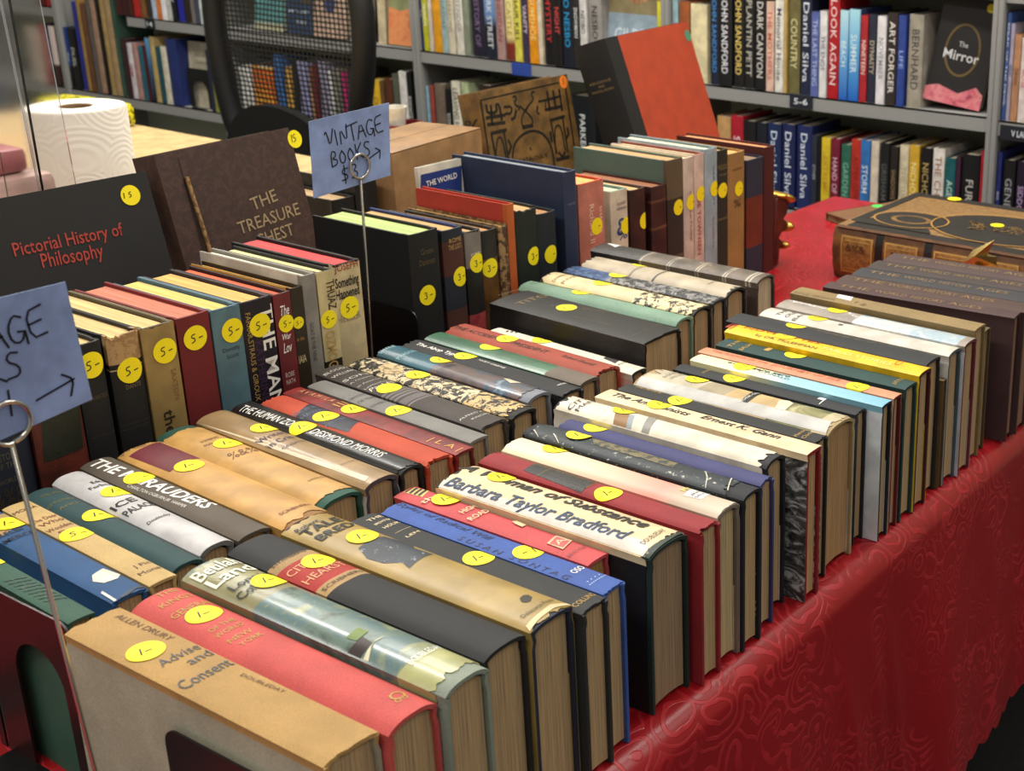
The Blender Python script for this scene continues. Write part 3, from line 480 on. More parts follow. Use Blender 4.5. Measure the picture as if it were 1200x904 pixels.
 ('u',-.7951,.6179,-.0454,.2232,.0371,.142,'orange tan jacket with an emblem,green boards showing at its end','spine-up hardbacks in the middle row',{'c': (.14,.34,.28),'j': (.79,.61,.34),'js': (.78,.56,.3),'b': .12,'w': .005,'ji': (.008,.008),'X': [('SOMERSET',-.1774,.0028,1.5708,.0172,.004,(.4,.24,.12),0,0),('MAUGHAM',-.1686,.0038,1.5708,.0234,.004,(.4,.24,.12),0,0),('%&%',-.1327,.0036,1.5708,.027,.012,(.45,.3,.16),1,.3),('GARDEN CITY',-.0416,.0083,1.5708,.0171,.003,(.4,.24,.12),0,0)],'S': [(-.159,.0074,.0115,'1-',1.25,(.985,.9,.06))]}),
 ('u',-.7904,.6536,-.0454,.2267,.0323,.144,'tan hardback in shiny clear wrap with purple-grey title','spine-up hardbacks in the middle row',{'c': (.3,.28,.33),'j': (.66,.54,.38),'js': (.85,.82,.76),'jk': 'gloss','b': .14,'P': [([(-.218,-.0231),(-.2219,-.0166),(-.009,-.005),(-.0061,-.0107)],(.9,.84,.72))],'X': [('Writers',-.1414,.0003,1.5708,.0291,.008,(.3,.25,.33),1,0),('in Crisis',-.1275,.0003,1.5708,.0291,.008,(.3,.25,.33),1,0),('GEISMAR',-.1122,.0019,1.5708,.026,.004,(.3,.25,.33),0,0),('HOUGHTON',-.0448,.0055,1.5708,.0188,.003,(.35,.28,.2),0,0)],'S': [(-.1615,.0067,.0115,'1-',1.25,(.985,.9,.06))]}),
 ('u',-.7872,.6828,-.0454,.2289,.0235,.144,'shiny black jacket with thin white title running its whole length','spine-up hardbacks in the middle row',{'c': (.12,.12,.12),'j': (.09,.09,.1),'js': (.09,.09,.1),'jk': 'gloss','b': .16,'w': .005,'X': [('THE HUMAN ZOO',-.1815,-.0045,.0468,.0769,.009,(.95,.93,.9),0,0),('DESMOND MORRIS',-.0788,-.0015,.0245,.0899,.009,(.95,.93,.9),0,0)],'S': [(-.1385,-.002,.0115,'1-',1.25,(.985,.9,.06))]}),
 ('u',-.7839,.7101,-.0454,.2257,.0288,.142,'orange-red cloth hardback with a navy title block','spine-up hardbacks in the middle row',{'c': (.8,.3,.17),'b': .1,'w': .004,'P': [([(-.1728,-.0139),(-.1889,.0141),(-.1196,.0179),(-.1056,-.0095)],(.17,.18,.24))],'X': [('GONE',-.1768,-.0003,1.5708,.0259,.006,(.38,.42,.5),0,0),('HAWAII',-.166,-.0001,1.5708,.0259,.006,(.38,.42,.5),0,0),('AN ESSAY',-.1333,.0003,1.5708,.0259,.004,(.38,.42,.5),0,0),('___',-.1209,.0003,1.5708,.0259,.005,(.38,.42,.5),0,0)],'S': [(-.1494,.0009,.0115,'1-',1.25,(.985,.9,.06))]}),
 ('u',-.7808,.7357,-.0454,.2347,.0204,.14,'narrow dark red hardback with gilt spine lines','spine-up hardbacks in the middle row',{'c': (.56,.15,.14),'k': 'leather','b': .05,'X': [('A V A M I L A',-.2025,.0041,.056,.0465,.007,(.82,.62,.45),0,0),('|||',-.1697,.0039,1.5708,.011,.008,(.82,.62,.3),0,0),('| L A |',-.0224,-.0011,.0108,.0369,.007,(.82,.62,.35),0,0)],'S': [(-.1499,.0042,.0115,'1-',1.25,(.985,.9,.06))]}),
 ('u',-.7858,.7578,-.0454,.221,.0209,.142,'light grey cloth hardback beside the brown-grey banded one','spine-up hardbacks in the middle row',{'c': (.54,.53,.51),'b': .06,'X': [('. . .',-.1713,-.0026,1.5708,.0134,.004,(.3,.3,.32),0,0),('GHOSTS',-.1616,.0002,1.5708,.0188,.005,(.35,.35,.36),0,0),('OF THE',-.1492,.0002,1.5708,.0188,.005,(.35,.35,.36),0,0),('GREEN',-.132,.0002,1.5708,.0188,.004,(.35,.35,.36),0,0)],'S': [(-.1047,.0003,.0115,'1-',1.25,(.985,.9,.06))]}),
 ('u',-.7939,.7853,-.0454,.2306,.0308,.145,'thick brown-grey hardback with grey stripes and pale title lines','spine-up hardbacks in the middle row',{'c': (.29,.26,.24),'b': .08,'w': .002,'B': [(.42,.435,(.52,.49,.48)),(.445,.46,(.52,.49,.48)),(.47,.485,(.52,.49,.48)),(.495,.51,(.52,.49,.48)),(.525,.57,(.46,.43,.43)),(.58,.59,(.55,.5,.5))],'X': [('BLOODY',-.2176,.0003,1.5708,.0277,.005,(.85,.82,.78),0,0),('WILLIAM-',-.2056,.0003,1.5708,.0277,.005,(.85,.82,.78),0,0),('SON',-.1888,-.0003,1.5708,.0277,.005,(.85,.82,.78),0,0),('A Chapter',-.1793,-.0003,1.5708,.0277,.003,(.75,.72,.68),0,0),('in American',-.1679,-.0003,1.5708,.0277,.003,(.75,.72,.68),0,0),('Lawlessness',-.1579,-.0003,1.5708,.0277,.003,(.75,.72,.68),0,0),('Paul M',-.1509,-.0003,1.5708,.0277,.006,(.85,.82,.78),0,.2),('ALFRED A',-.0304,.0003,1.5708,.0277,.003,(.8,.78,.75),0,0),('KNOPF',-.0214,.0036,1.5708,.0212,.003,(.8,.78,.75),0,0)],'S': [(-.1392,-.0009,.0115,'2-',1.25,(.985,.9,.06))]}),
 ('u',-.7952,.8239,-.0454,.2264,.0313,.142,'ragged black and cream speckled hardback with shredded jacket','spine-up hardbacks in the middle row',{'c': (.12,.11,.1),'j': ('speck',(.14,.13,.12),(.84,.77,.62)),'js': ('speck',(.12,.11,.1),(.5,.46,.4)),'b': .1,'w': .013,'ji': (0,.004),'B': [(.72,1,('speck',(.8,.68,.46),(.14,.12,.1)))],'P': [([(-.1941,-.0055),(-.1956,.0082),(-.1749,.0088),(-.1608,-.001),(-.165,-.0098),(-.1803,-.0126)],('speck',(.8,.7,.52),(.5,.42,.3)))],'S': [(-.1467,.0038,.0115,'1-',1.25,(.985,.9,.06))]}),
 ('u',-.8103,.8611,-.0454,.2129,.0302,.143,'glossy teal and dark blue picture jacket,its grey end exposed','spine-up hardbacks in the middle row',{'c': (.55,.56,.6),'j': (.24,.42,.48),'js': (.2,.28,.34),'jk': 'gloss','b': .14,'w': .006,'ji': (0,.01),'B': [(.36,1,('paint',(.12,.14,.2),(.3,.28,.3),(.42,.34,.32),(.22,.34,.44),(.66,.68,.7)))],'P': [([(-.0557,.0078),(-.0541,.0175),(-.039,.0174),(-.0345,.0096),(-.0406,.0022)],(.88,.84,.72))],'X': [('SHANE',-.2101,-.0037,1.5708,.0203,.006,(.6,.75,.78),0,0),('MEADOW',-.1828,-.0013,1.5708,.0252,.006,(.6,.75,.78),0,0)],'S': [(-.142,.0078,.0115,'1-',1.25,(.985,.9,.06))]}),
 ('u',-.798,.8947,-.0454,.2325,.0282,.138,'black hardback with white lettering in front of the green jacket','spine-up hardbacks in the middle row',{'c': (.13,.13,.135),'b': .08,'w': .004,'X': [('The Abop Type',-.1902,.0003,.0115,.0608,.006,(.95,.93,.9),2,0),('KURT GREENE',-.1143,.004,-.0445,.0382,.003,(.95,.93,.9),0,0),('WILEY',-.021,.0065,1.5708,.0129,.003,(.95,.93,.9),0,0)],'S': [(-.1536,.0053,.0115,'1-',1.25,(.985,.9,.06))]}),
 ('u',-.8018,.9234,-.0454,.2223,.0263,.139,'glossy green jacket with grey-brown end section','spine-up hardbacks in the middle row',{'c': (.4,.35,.31),'j': (.26,.44,.34),'js': (.26,.42,.33),'jk': 'gloss','b': .1,'B': [(.78,1,('cloth',(.46,.41,.36)))],'S': [(-.1449,.0144,.0115,'1-',1.25,(.985,.9,.06))]}),
 ('u',-.8042,.9549,-.0454,.2204,.0342,.14,'orange-red hardback with dark title,behind the green jacket','spine-up hardbacks in the middle row',{'c': (.66,.27,.18),'b': .1,'w': .004,'X': [('THE ACCIDENTAL PRESIDENT',-.1497,-.0027,.0132,.1359,.007,(.16,.08,.06),1,0),('Robert Sherrill',-.0402,-.0003,-.0205,.044,.006,(.2,.09,.06),0,.2)],'S': [(-.1446,.0032,.0115,'1-',1.25,(.985,.9,.06))]}),
 ('u',-.7929,.9888,-.0454,.2084,.0224,.13,'cream hardback with dark block near its end,in front of big black book','spine-up hardbacks in the middle row',{'c': (.2,.22,.2),'j': (.9,.86,.78),'js': (.87,.72,.66),'b': .1,'P': [([(-.0511,.0025),(-.0537,.0133),(-.0353,.0111),(-.0312,-.0014)],(.2,.18,.16))],'X': [('III',-.1862,.0052,.4214,.0127,.005,(.13,.13,.14),1,0),('HONOR',-.0256,.0028,1.5708,.0129,.004,(.3,.25,.2),0,0)],'S': [(-.1409,.0073,.0115,'1-',1.25,(.985,.9,.06))]}),
 ('u',-.8034,1.0425,-.0454,.2265,.0601,.15,'very thick black hardback with worn gold title lines','spine-up hardbacks in the middle row',{'c': (.095,.09,.088),'k': 'leather','b': .03,'w': .002,'X': [('VLADIMIR',-.2344,.009,1.5708,.0317,.004,(.33,.28,.2),0,0),('TITO',-.1948,.0053,1.5708,.0447,.01,(.52,.44,.28),0,0),('Vladimir Dedijer',-.13,.0136,.3464,.0707,.004,(.4,.33,.2),0,0),('The Story of a Struggle',-.0908,-.0095,.0602,.0515,.003,(.4,.33,.2),0,0),('SIMON AND SCHUSTER',-.0247,.0039,1.5708,.0474,.003,(.36,.3,.2),0,0)],'S': [(-.1428,.006,.0115,'1-',1.25,(.985,.9,.06))]}),
 ('u',-.8258,1.1101,-.0087,.2309,.0322,.146,'pale sage green cloth hardback behind the thick black one','spine-up hardbacks in the middle row',{'c': (.52,.65,.56),'b': .18,'X': [('O',-.2214,.0052,1.5708,.0192,.008,(.42,.53,.45),1,0)],'S': [(-.1533,.008,.0115,'1-',1.25,(.985,.9,.06))]}),
 ('u',-.8268,1.1458,-.0087,.2274,.036,.148,'cream jacket with black flaked damage near its end','spine-up hardbacks in the middle row',{'c': (.16,.14,.13),'j': (.9,.82,.64),'js': (.85,.78,.62),'b': .16,'w': .008,'B': [(.62,.96,('speck',(.9,.82,.64),(.17,.15,.14)))],'X': [('DOWN THE',-.2071,.0004,1.5708,.0324,.005,(.55,.42,.28),0,0),('RIVER',-.1931,.0004,1.5708,.0324,.005,(.55,.42,.28),0,0)],'S': [(-.1494,.0071,.0115,'1-',1.25,(.985,.9,.06))]}),
 ('u',-.8273,1.1794,-.0087,.2233,.0272,.148,'blue and black speckled hardback squeezed beside the flaked cream jacket','spine-up hardbacks in the middle row',{'c': (.2,.2,.21),'j': ('speck',(.15,.15,.16),(.52,.51,.5)),'js': (.2,.22,.28),'b': .08,'w': .006,'B': [(0,.3,('speck',(.15,.25,.4),(.3,.4,.55)))],'S': [(-.1544,.0118,.0115,'1-',1.25,(.985,.9,.06))]}),
 ('u',-.8278,1.2144,-.0087,.2191,.0403,.152,'worn beige jacket with spaced dark bands behind the speckled book','spine-up hardbacks in the middle row',{'c': (.15,.14,.14),'j': (.76,.7,.6),'js': (.66,.62,.58),'b': .16,'w': .006,'B': [(.34,.355,(.5,.46,.4)),(.5,.515,(.25,.23,.2))],'X': [('MURDOCH',-.036,.0064,1.5708,.0243,.004,(.3,.27,.25),0,0)],'S': [(-.1512,.0198,.0115,'1-',1.25,(.985,.9,.06))]}),
 ('u',-.8219,1.2681,.0175,.2501,.0399,.155,'thick grey-brown hardback with raised bands,farthest in the middle row','spine-up hardbacks in the middle row',{'c': (.3,.24,.22),'s': (.44,.39,.34),'p': (.86,.8,.68),'k': 'leather','b': .1,'B': [(0,.3,(.22,.21,.2)),(.31,.317,(.72,.68,.6)),(.47,.477,(.72,.68,.6)),(.485,.492,(.72,.68,.6)),(.64,.647,(.72,.68,.6)),(.655,.662,(.72,.68,.6)),(.8,.807,(.72,.68,.6)),(.815,.822,(.72,.68,.6)),(.93,.94,(.78,.74,.66)),(.95,.96,(.78,.74,.66))],'P': [([(-.2471,.0097),(-.2447,.0312),(-.2255,.0243),(-.2256,-.0002)],(.95,.93,.9))],'X': [('Vol 5',-.0873,.0006,-.1936,.0208,.005,(.7,.66,.55),0,0)]}),
 ('x',-1.05,.4904,0,.225,.0708,.15,'dark navy upright hardback with ornamented tan foot,leftmost and behind the sign card','vintage hardbacks standing upright,spines out',{'c': (.1,.13,.2),'p': (.9,.8,.58),'b': .1,'B': [(.8,1,(.52,.46,.34))],'X': [('HISTORY',-.1552,.0113,1.5708,.0206,.006,(.35,.33,.25),0,0),('OF THE',-.1475,.0109,1.5708,.0192,.005,(.35,.33,.25),0,0),('WORLD',-.1345,.0101,1.5708,.0151,.004,(.35,.33,.25),0,0),('&%&',-.1206,.009,1.5708,.0251,.016,(.2,.17,.12),2,0)]}),
 ('x',-1.05,.5479,0,.23,.0423,.15,'red-brown upright leather spine with a dark green panel','vintage hardbacks standing upright,spines out',{'c': (.4,.17,.12),'p': (.9,.8,.58),'k': 'leather','b': .08,'P': [([(-.192,-.0119),(-.1867,.0217),(-.1395,.0168),(-.1383,-.017)],('leather',(.16,.18,.13)))]}),
 ('x',-1.05,.5822,0,.2279,.0243,.15,'black upright hardback with gold rules,left of the torn-topped one','vintage hardbacks standing upright,spines out',{'c': (.085,.08,.08),'p': (.9,.8,.58),'b': .12,'X': [('CERVANTES',-.1796,-.0003,1.5708,.0202,.004,(.35,.3,.2),0,0),('____',-.2036,.0002,1.5708,.0219,.002,(.85,.75,.5),0,0),('_____',-.1468,.0001,1.5708,.0219,.003,(.3,.25,.2),0,0)],'S': [(-.2087,-.0,.0115,'5-',1.6,(.985,.9,.06))]}),
 ('x',-1.05,.6139,0,.2278,.0298,.155,'black upright hardback with its tan top torn open','vintage hardbacks standing upright,spines out',{'c': (.085,.08,.08),'p': (.9,.8,.58),'b': .12,'w': .004,'B': [(0,.115,('speck',(.7,.56,.38),(.6,.46,.3))),(.135,.14,(.85,.75,.5))],'X': [('DANTE',-.1796,.0016,1.5708,.0139,.004,(.45,.4,.32),0,0),('____',-.1477,-.0003,1.5708,.0269,.003,(.32,.28,.22),0,0),('____',-.1436,-.0002,1.5708,.0269,.003,(.32,.28,.22),0,0)],'S': [(-.1937,.001,.0115,'5-',1.6,(.985,.9,.06))]}),
 ('x',-1.05,.6451,0,.226,.0304,.155,'olive tan upright jacket beside the maroon book','vintage hardbacks standing upright,spines out',{'c': (.4,.35,.25),'j': (.63,.52,.31),'js': (.68,.6,.42),'p': (.9,.8,.58),'b': .06,'w': .002,'X': [('the',-.1358,-.0019,.0,.0229,.01,(.15,.12,.08),2,0),('SAXTON',-.1685,.0082,.0,.0296,.005,(.48,.36,.2),0,0)],'S': [(-.2016,.0032,.0115,'5-',1.6,(.985,.9,.06))]}),
 ('x',-1.05,.6796,0,.2258,.0326,.155,'maroon upright cloth hardback with pink page edges','vintage hardbacks standing upright,spines out',{'c': (.5,.13,.14),'p': (.86,.56,.46),'b': .05,'S': [(-.2046,-.0006,.0115,'5-',1.6,(.985,.9,.06))]}),
 ('x',-1.05,.7122,0,.224,.029,.15,'blue-grey upright jacket with worn edges','vintage hardbacks standing upright,spines out',{'c': (.33,.46,.52),'j': (.36,.49,.53),'js': (.45,.58,.66),'p': (.92,.82,.5),'b': .05,'w': .002,'X': [('Dorothy',-.1845,.0004,1.5708,.018,.004,(.15,.2,.22),0,0),('Scott',-.1776,.0008,1.5708,.0126,.004,(.15,.2,.22),0,0)],'S': [(-.2011,.004,.0115,'5-',1.6,(.985,.9,.06))]}),
 ('x',-1.05,.7446,0,.2233,.0325,.15,'black and purple upright jacket with huge white vertical title','vintage hardbacks standing upright,spines out',{'c': (.2,.16,.2),'j': (.1,.07,.12),'js': (.12,.08,.12),'p': (.9,.74,.45),'b': .04,'w': .003,'X': [('THE MAN',-.1641,.0095,.0,.1024,.015,(.94,.92,.88),2,0),('FARRAR,STRAUS & GIROUX',-.1689,-.0108,.0,.0879,.005,(.7,.58,.3),0,0),('KATHERINE',-.1524,-.0028,.0,.0611,.008,(.24,.14,.26),2,0)],'S': [(-.1979,.0006,.0115,'5-',1.6,(.985,.9,.06))]}),
 ('x',-1.05,.7727,0,.222,.0182,.15,'dark red upright jacket with white cursive words','vintage hardbacks standing upright,spines out',{'c': (.2,.1,.1),'j': (.46,.15,.17),'js': (.5,.2,.2),'p': (.9,.45,.3),'b': .05,'B': [(.45,.72,(.6,.2,.22))],'X': [('The',-.2051,.001,1.5708,.0098,.01,(.95,.93,.9),1,.3),('War',-.1789,-.0002,1.5708,.0099,.006,(.95,.93,.9),1,.2),('Lov',-.1677,-.0005,1.5708,.0099,.01,(.95,.93,.9),1,.3),('ROBE',-.1401,-.0013,1.5708,.0099,.005,(.85,.75,.7),0,0),('NATH',-.1329,-.0013,1.5708,.0099,.005,(.85,.75,.7),0,0)],'S': [(-.1915,.0012,.0087,'5-',1.6,(.985,.9,.06))]}),
 ('x',-1.05,.7895,0,.2236,.0125,.15,'dark brown upright jacket between red and grey ones','vintage hardbacks standing upright,spines out',{'c': (.16,.13,.1),'j': (.19,.15,.1),'js': (.9,.65,.2),'p': (.95,.72,.3),'b': .05,'X': [('MAIA',-.1511,-.0033,1.5708,.011,.008,(.85,.78,.6),0,0),('in the',-.1718,-.0017,1.5708,.008,.004,(.7,.5,.25),0,0)],'S': [(-.1885,-.0022,.006,'5-',1.6,(.985,.9,.06))]}),
 ('x',-1.05,.8048,0,.2325,.0143,.155,'grey upright jacket with small dark vertical title','vintage hardbacks standing upright,spines out',{'c': (.6,.58,.54),'j': (.56,.54,.51),'js': (.82,.79,.73),'p': (.93,.9,.82),'b': .08,'X': [('GOAT & THE NINE',-.1643,-.0027,.0,.04,.004,(.25,.25,.25),0,0)]}),
 ('x',-1.05,.8243,0,.2313,.0193,.15,'cream over black upright jacket with brown block lettering','vintage hardbacks standing upright,spines out',{'c': (.2,.2,.2),'j': (.84,.77,.57),'js': (.85,.8,.6),'p': (.93,.88,.66),'b': .04,'B': [(.4,1,(.12,.11,.1))],'X': [('THUAZ',-.2061,.0048,.0,.0303,.01,(.3,.19,.1),2,0),('OZMOG',-.1505,-.0015,.0,.0383,.011,(.72,.58,.35),2,0)],'S': [(-.182,-.0013,.0093,'5-',1.6,(.985,.9,.06))]}),
 ('x',-1.05,.8509,0,.2337,.0319,.155,'cream upright jacket with big black serif title and pink page tops','vintage hardbacks standing upright,spines out',{'c': (.1,.1,.1),'j': (.83,.75,.58),'js': (.1,.09,.09),'p': (.93,.36,.36),'b': .04,'w': .002,'X': [('JOSEPH',-.2304,-.001,1.5708,.0287,.007,(.6,.25,.14),1,0),('Something',-.2151,-.0013,1.5708,.0287,.01,(.12,.1,.1),2.5,0),('Happened',-.2032,-.0018,1.5708,.0287,.01,(.12,.1,.1),2.5,0),('HELLER',-.1773,-.0031,1.5708,.0287,.007,(.62,.54,.4),1,0)],'S': [(-.1874,-.0019,.0115,'5-',1.6,(.985,.9,.06))]}),
 ('x',-1.085,.9864,0,.2302,.0426,.155,'big black upright hardback with pale green page tops','vintage hardbacks standing upright,spines out',{'c': (.075,.07,.07),'p': (.76,.82,.55),'b': .06,'X': [('Green',-.2083,.002,1.5708,.018,.007,(.36,.3,.2),0,0),('Darkness',-.1964,.0015,1.5708,.0228,.007,(.36,.3,.2),0,0),('____',-.169,.002,1.5708,.0177,.003,(.3,.24,.16),0,0)],'S': [(-.1582,-.0022,.0115,'3-',1.6,(.985,.9,.06))]}),
 ('x',-1.085,1.0289,0,.2243,.0313,.15,'blue upright hardback with brown and navy panelled spine','vintage hardbacks standing upright,spines out',{'c': (.17,.25,.48),'s': (.13,.15,.2),'p': (.85,.7,.48),'k': 'cloth','b': .08,'B': [(.06,.24,(.34,.17,.13)),(.42,.7,(.33,.18,.14))],'X': [('ROME',-.2114,.002,1.5708,.0184,.005,(.75,.6,.35),0,0),('THE LOCK',-.2037,.0013,1.5708,.0197,.006,(.75,.6,.35),0,0)],'S': [(-.1672,.0064,.0115,'3-',1.6,(.985,.9,.06))]}),
 ('x',-1.085,1.0594,0,.2154,.024,.15,'upright hardback with grey top and torn red and black jacket','vintage hardbacks standing upright,spines out',{'c': (.12,.1,.1),'j': (.13,.12,.12),'js': (.5,.48,.45),'p': (.8,.68,.5),'b': .12,'w': .004,'B': [(0,.2,(.52,.49,.46)),(.46,1,('speck',(.62,.24,.26),(.55,.18,.2)))],'X': [('STE',-.1865,.0005,1.5708,.015,.006,(.85,.8,.7),0,0)],'S': [(-.177,.0023,.0115,'3-',1.6,(.985,.9,.06))]}),
 ('x',-1.085,1.0851,0,.2108,.0253,.15,'brown leather upright spine with black top,right of the torn red one','vintage hardbacks standing upright,spines out',{'c': (.12,.1,.09),'s': (.44,.29,.12),'p': (.8,.62,.42),'k': 'leather','b': .1,'B': [(0,.16,(.13,.12,.11)),(.8,1,(.12,.1,.08))],'S': [(-.1657,-.0023,.0115,'3-',1.6,(.985,.9,.06))]}),
 ('x',-1.085,1.1064,0,.2124,.0146,.15,'tattered tan upright paperbound book beside the orange hardback','vintage hardbacks standing upright,spines out',{'c': ('speck',(.58,.46,.3),(.32,.24,.16)),'s': ('speck',(.6,.47,.31),(.3,.2,.14)),'p': (.86,.72,.45),'k': 'paper','b': .05,'w': .006,'X': [('Stories my friend told',-.1626,.0051,.0,.0749,.005,(.3,.14,.12),1,0)]}),
 ('x',-1.085,1.1206,0,.2347,.0118,.15,'orange-red upright hardback in front of the blue world picture card','vintage hardbacks standing upright,spines out',{'c': (.76,.24,.18),'s': (.82,.4,.16),'p': (.85,.5,.3),'b': .05}),
 ('x',-1.085,1.1482,0,.2235,.0368,.15,'dark green upright hardback with frayed top of spine','vintage hardbacks standing upright,spines out',{'c': (.1,.14,.1),'p': (.82,.68,.48),'b': .08,'w': .003,'S': [(-.1629,.0083,.0115,'3-',1.6,(.985,.9,.06))]}),
 ('x',-1.085,1.1843,0,.2112,.0335,.15,'blue-black upright hardback left of the tall navy one','vintage hardbacks standing upright,spines out',{'c': (.1,.13,.17),'p': (.8,.62,.45),'b': .12,'S': [(-.158,.0023,.0115,'4-',1.6,(.985,.9,.06))]}),
 ('x',-1.085,1.2281,0,.2545,.0239,.19,'tall navy upright hardback with grey page tops','vintage hardbacks standing upright,spines out',{'c': (.17,.22,.34),'p': (.62,.64,.66),'b': .1,'X': [('HARVEST',-.2137,.0004,1.5708,.0147,.003,(.45,.45,.5),0,0)]}),
 ('x',-1.11,1.2966,0,.2255,.0495,.14,'salmon pink worn upright jacket with orange page edges','vintage hardbacks standing upright,spines out',{'c': (.85,.36,.22),'j': (.8,.5,.42),'js': (.85,.82,.8),'p': (.95,.72,.45),'b': .06,'w': .003,'B': [(.7,1,('speck',(.72,.4,.34),(.45,.26,.24)))],'X': [('Richard II',-.1703,-.003,.0,.052,.009,(.93,.78,.68),1,0),('SHAKES',-.1723,.0152,.0,.0362,.006,(.93,.78,.68),1,0)],'S': [(-.165,.0061,.0115,'2-',1.6,(.985,.9,.06))]}),
 ('x',-1.11,1.3512,0,.2041,.0341,.14,'white upright jacket with blue ink drawing','vintage hardbacks standing upright,spines out',{'c': (.5,.6,.55),'j': (.88,.83,.72),'js': (.9,.86,.76),'p': (.85,.86,.74),'b': .06,'X': [('AUDREY',-.1857,.0032,1.5708,.02,.004,(.35,.35,.35),0,0),('HAMMAN',-.1788,.003,1.5708,.02,.004,(.35,.35,.35),0,0),('&',-.1542,.0039,1.5708,.0241,.024,(.16,.28,.45),1,0),('%',-.1418,.0049,1.5708,.0199,.012,(.16,.28,.45),1,0)],'S': [(-.153,.0131,.0115,'2-',1.6,(.985,.9,.06))]}),
 ('x',-1.11,1.3933,0,.1975,.0327,.14,'dark brown upright leather hardback,slimmer,beside the white jacket','vintage hardbacks standing upright,spines out',{'c': (.26,.15,.12),'p': (.86,.74,.55),'k': 'leather','b': .1,'S': [(-.1508,.0124,.0115,'2-',1.6,(.985,.9,.06))]}),
 ('x',-1.11,1.4387,0,.1937,.034,.15,'brown-maroon upright leather hardback with gilt rules','vintage hardbacks standing upright,spines out',{'c': (.28,.15,.13),'p': (.72,.5,.36),'k': 'leather','b': .06,'B': [(.1,.12,(.45,.3,.2)),(.3,.32,(.45,.3,.2)),(.6,.62,(.45,.3,.2))]}),
 ('x',-1.11,1.4759,0,.2247,.0369,.17,'tall grey-green upright hardback with brown spine panel','vintage hardbacks standing upright,spines out',{'c': (.4,.5,.45),'s': (.42,.36,.25),'p': (.82,.66,.48),'b': .04,'B': [(.25,.62,(.22,.17,.14))],'S': [(-.1542,.0058,.0115,'2-',1.6,(.985,.9,.06))]}),
 ('x',-1.11,1.5076,0,.2217,.0246,.15,'white narrow upright hardback beside the tall grey-green one','vintage hardbacks standing upright,spines out',{'c': (.87,.8,.72),'p': (.94,.88,.72),'k': 'paper','b': .05,'X': [('LITERATURE',-.1347,.0034,.0,.0736,.004,(.6,.25,.22),0,0)],'S': [(-.1556,.0049,.0115,'2-',1.6,(.985,.9,.06))]}),
 ('x',-1.11,1.5324,0,.2227,.023,.15,'cream upright jacket with red vertical capitals','vintage hardbacks standing upright,spines out',{'c': (.6,.3,.3),'j': (.9,.8,.72),'js': (.92,.88,.8),'p': (.93,.86,.66),'b': .05,'X': [('SUE TOWNSEN',-.1195,-.0016,.0,.0933,.008,(.66,.27,.25),2,0)],'S': [(-.1637,.0033,.0111,'2-',1.6,(.985,.9,.06))]}),
 ('x',-1.11,1.5621,0,.226,.03,.16,'tall pale blue upright jacket','vintage hardbacks standing upright,spines out',{'c': (.5,.6,.64),'j': (.66,.74,.76),'js': (.8,.85,.86),'p': (.95,.9,.78),'b': .04,'X': [('GERMANY',-.1695,.0059,.0,.0598,.004,(.3,.35,.45),0,0),('ROBERTS',-.0985,.0041,.0,.0477,.005,(.6,.45,.4),0,0)],'S': [(-.1648,.008,.0115,'2-',1.6,(.985,.9,.06))]}),
 ('x',-1.11,1.593,0,.2187,.0275,.15,'dark olive upright hardback right of the pale blue one','vintage hardbacks standing upright,spines out',{'c': (.19,.18,.12),'p': (.8,.65,.4),'b': .05,'B': [(.1,.115,(.4,.36,.2)),(.47,.485,(.4,.36,.2))],'X': [('Frank',-.1915,.0002,1.5708,.02,.005,(.5,.46,.3),0,0),('Granger',-.1824,.0002,1.5708,.02,.004,(.5,.46,.3),0,0)],'S': [(-.158,-.0009,.0115,'2-',1.6,(.985,.9,.06))]}),
 ('x',-1.11,1.63,0,.2087,.0443,.15,'mustard tan upright hardback with a dark tree emblem','vintage hardbacks standing upright,spines out',{'c': (.7,.53,.29),'p': (.86,.7,.45),'b': .05,'X': [('THE BROWN',-.1836,.0003,1.5708,.0274,.004,(.4,.28,.14),0,0),('%',-.1309,.0003,1.5708,.0185,.012,(.28,.22,.12),2,0)],'S': [(-.1525,.005,.0115,'2-',1.6,(.985,.9,.06))]}),
 ('x',-1.11,1.6812,0,.1908,.0463,.15,'navy upright hardback with an orange-brown spine block','vintage hardbacks standing upright,spines out',{'c': (.15,.17,.27),'s': (.19,.2,.27),'p': (.6,.5,.4),'b': .04,'B': [(.31,.73,(.5,.19,.1))]}),
 ('x',-1.11,1.7212,0,.203,.0295,.17,'tall brown-red upright hardback,last before the gilded bookend','vintage hardbacks standing upright,spines out',{'c': (.34,.1,.08),'p': (.86,.65,.45),'b': .06}),
 ('x',-1.36,1.108,0,.205,.036,.12,'black volume with faint gilt lines,leftmost of two before the cardboard box','vintage hardbacks standing upright,spines out',{'c': (.09,.085,.08),'b': .06,'k': 'leather','B': [(.2,.21,(.4,.33,.2)),(.32,.33,(.4,.33,.2))]}),
 ('x',-1.36,1.146,0,.222,.036,.12,'black volume with faint gilt lines touching the cardboard box','vintage hardbacks standing upright,spines out',{'c': (.09,.085,.08),'b': .06,'k': 'leather','B': [(.2,.21,(.4,.33,.2)),(.32,.33,(.4,.33,.2))]}),
 ('y',-2.1155,2.7568,.8436,.1943,.0167,.1582,'yellow book,leftmost on the upper right grey shelf','books on the upper right grey shelf',{'c': (.93,.9,.2),'k': 'paper','b': .05,'p': (.8,.76,.68),'X': [('AURORA',-.101,.0,.0,.0534,.0094,(.2,.2,.1),.6,0)]}),
 ('y',-2.0647,2.7537,.8436,.2028,.0164,.148,'pale blue book on the upper right grey shelf,between yellow and orange-brown','books on the upper right grey shelf',{'c': (.62,.75,.78),'k': 'paper','b': .05,'p': (.8,.76,.68),'X': [('KAYAK',-.1055,.0,.0,.0435,.0092,(.25,.35,.4),.6,0)]}),
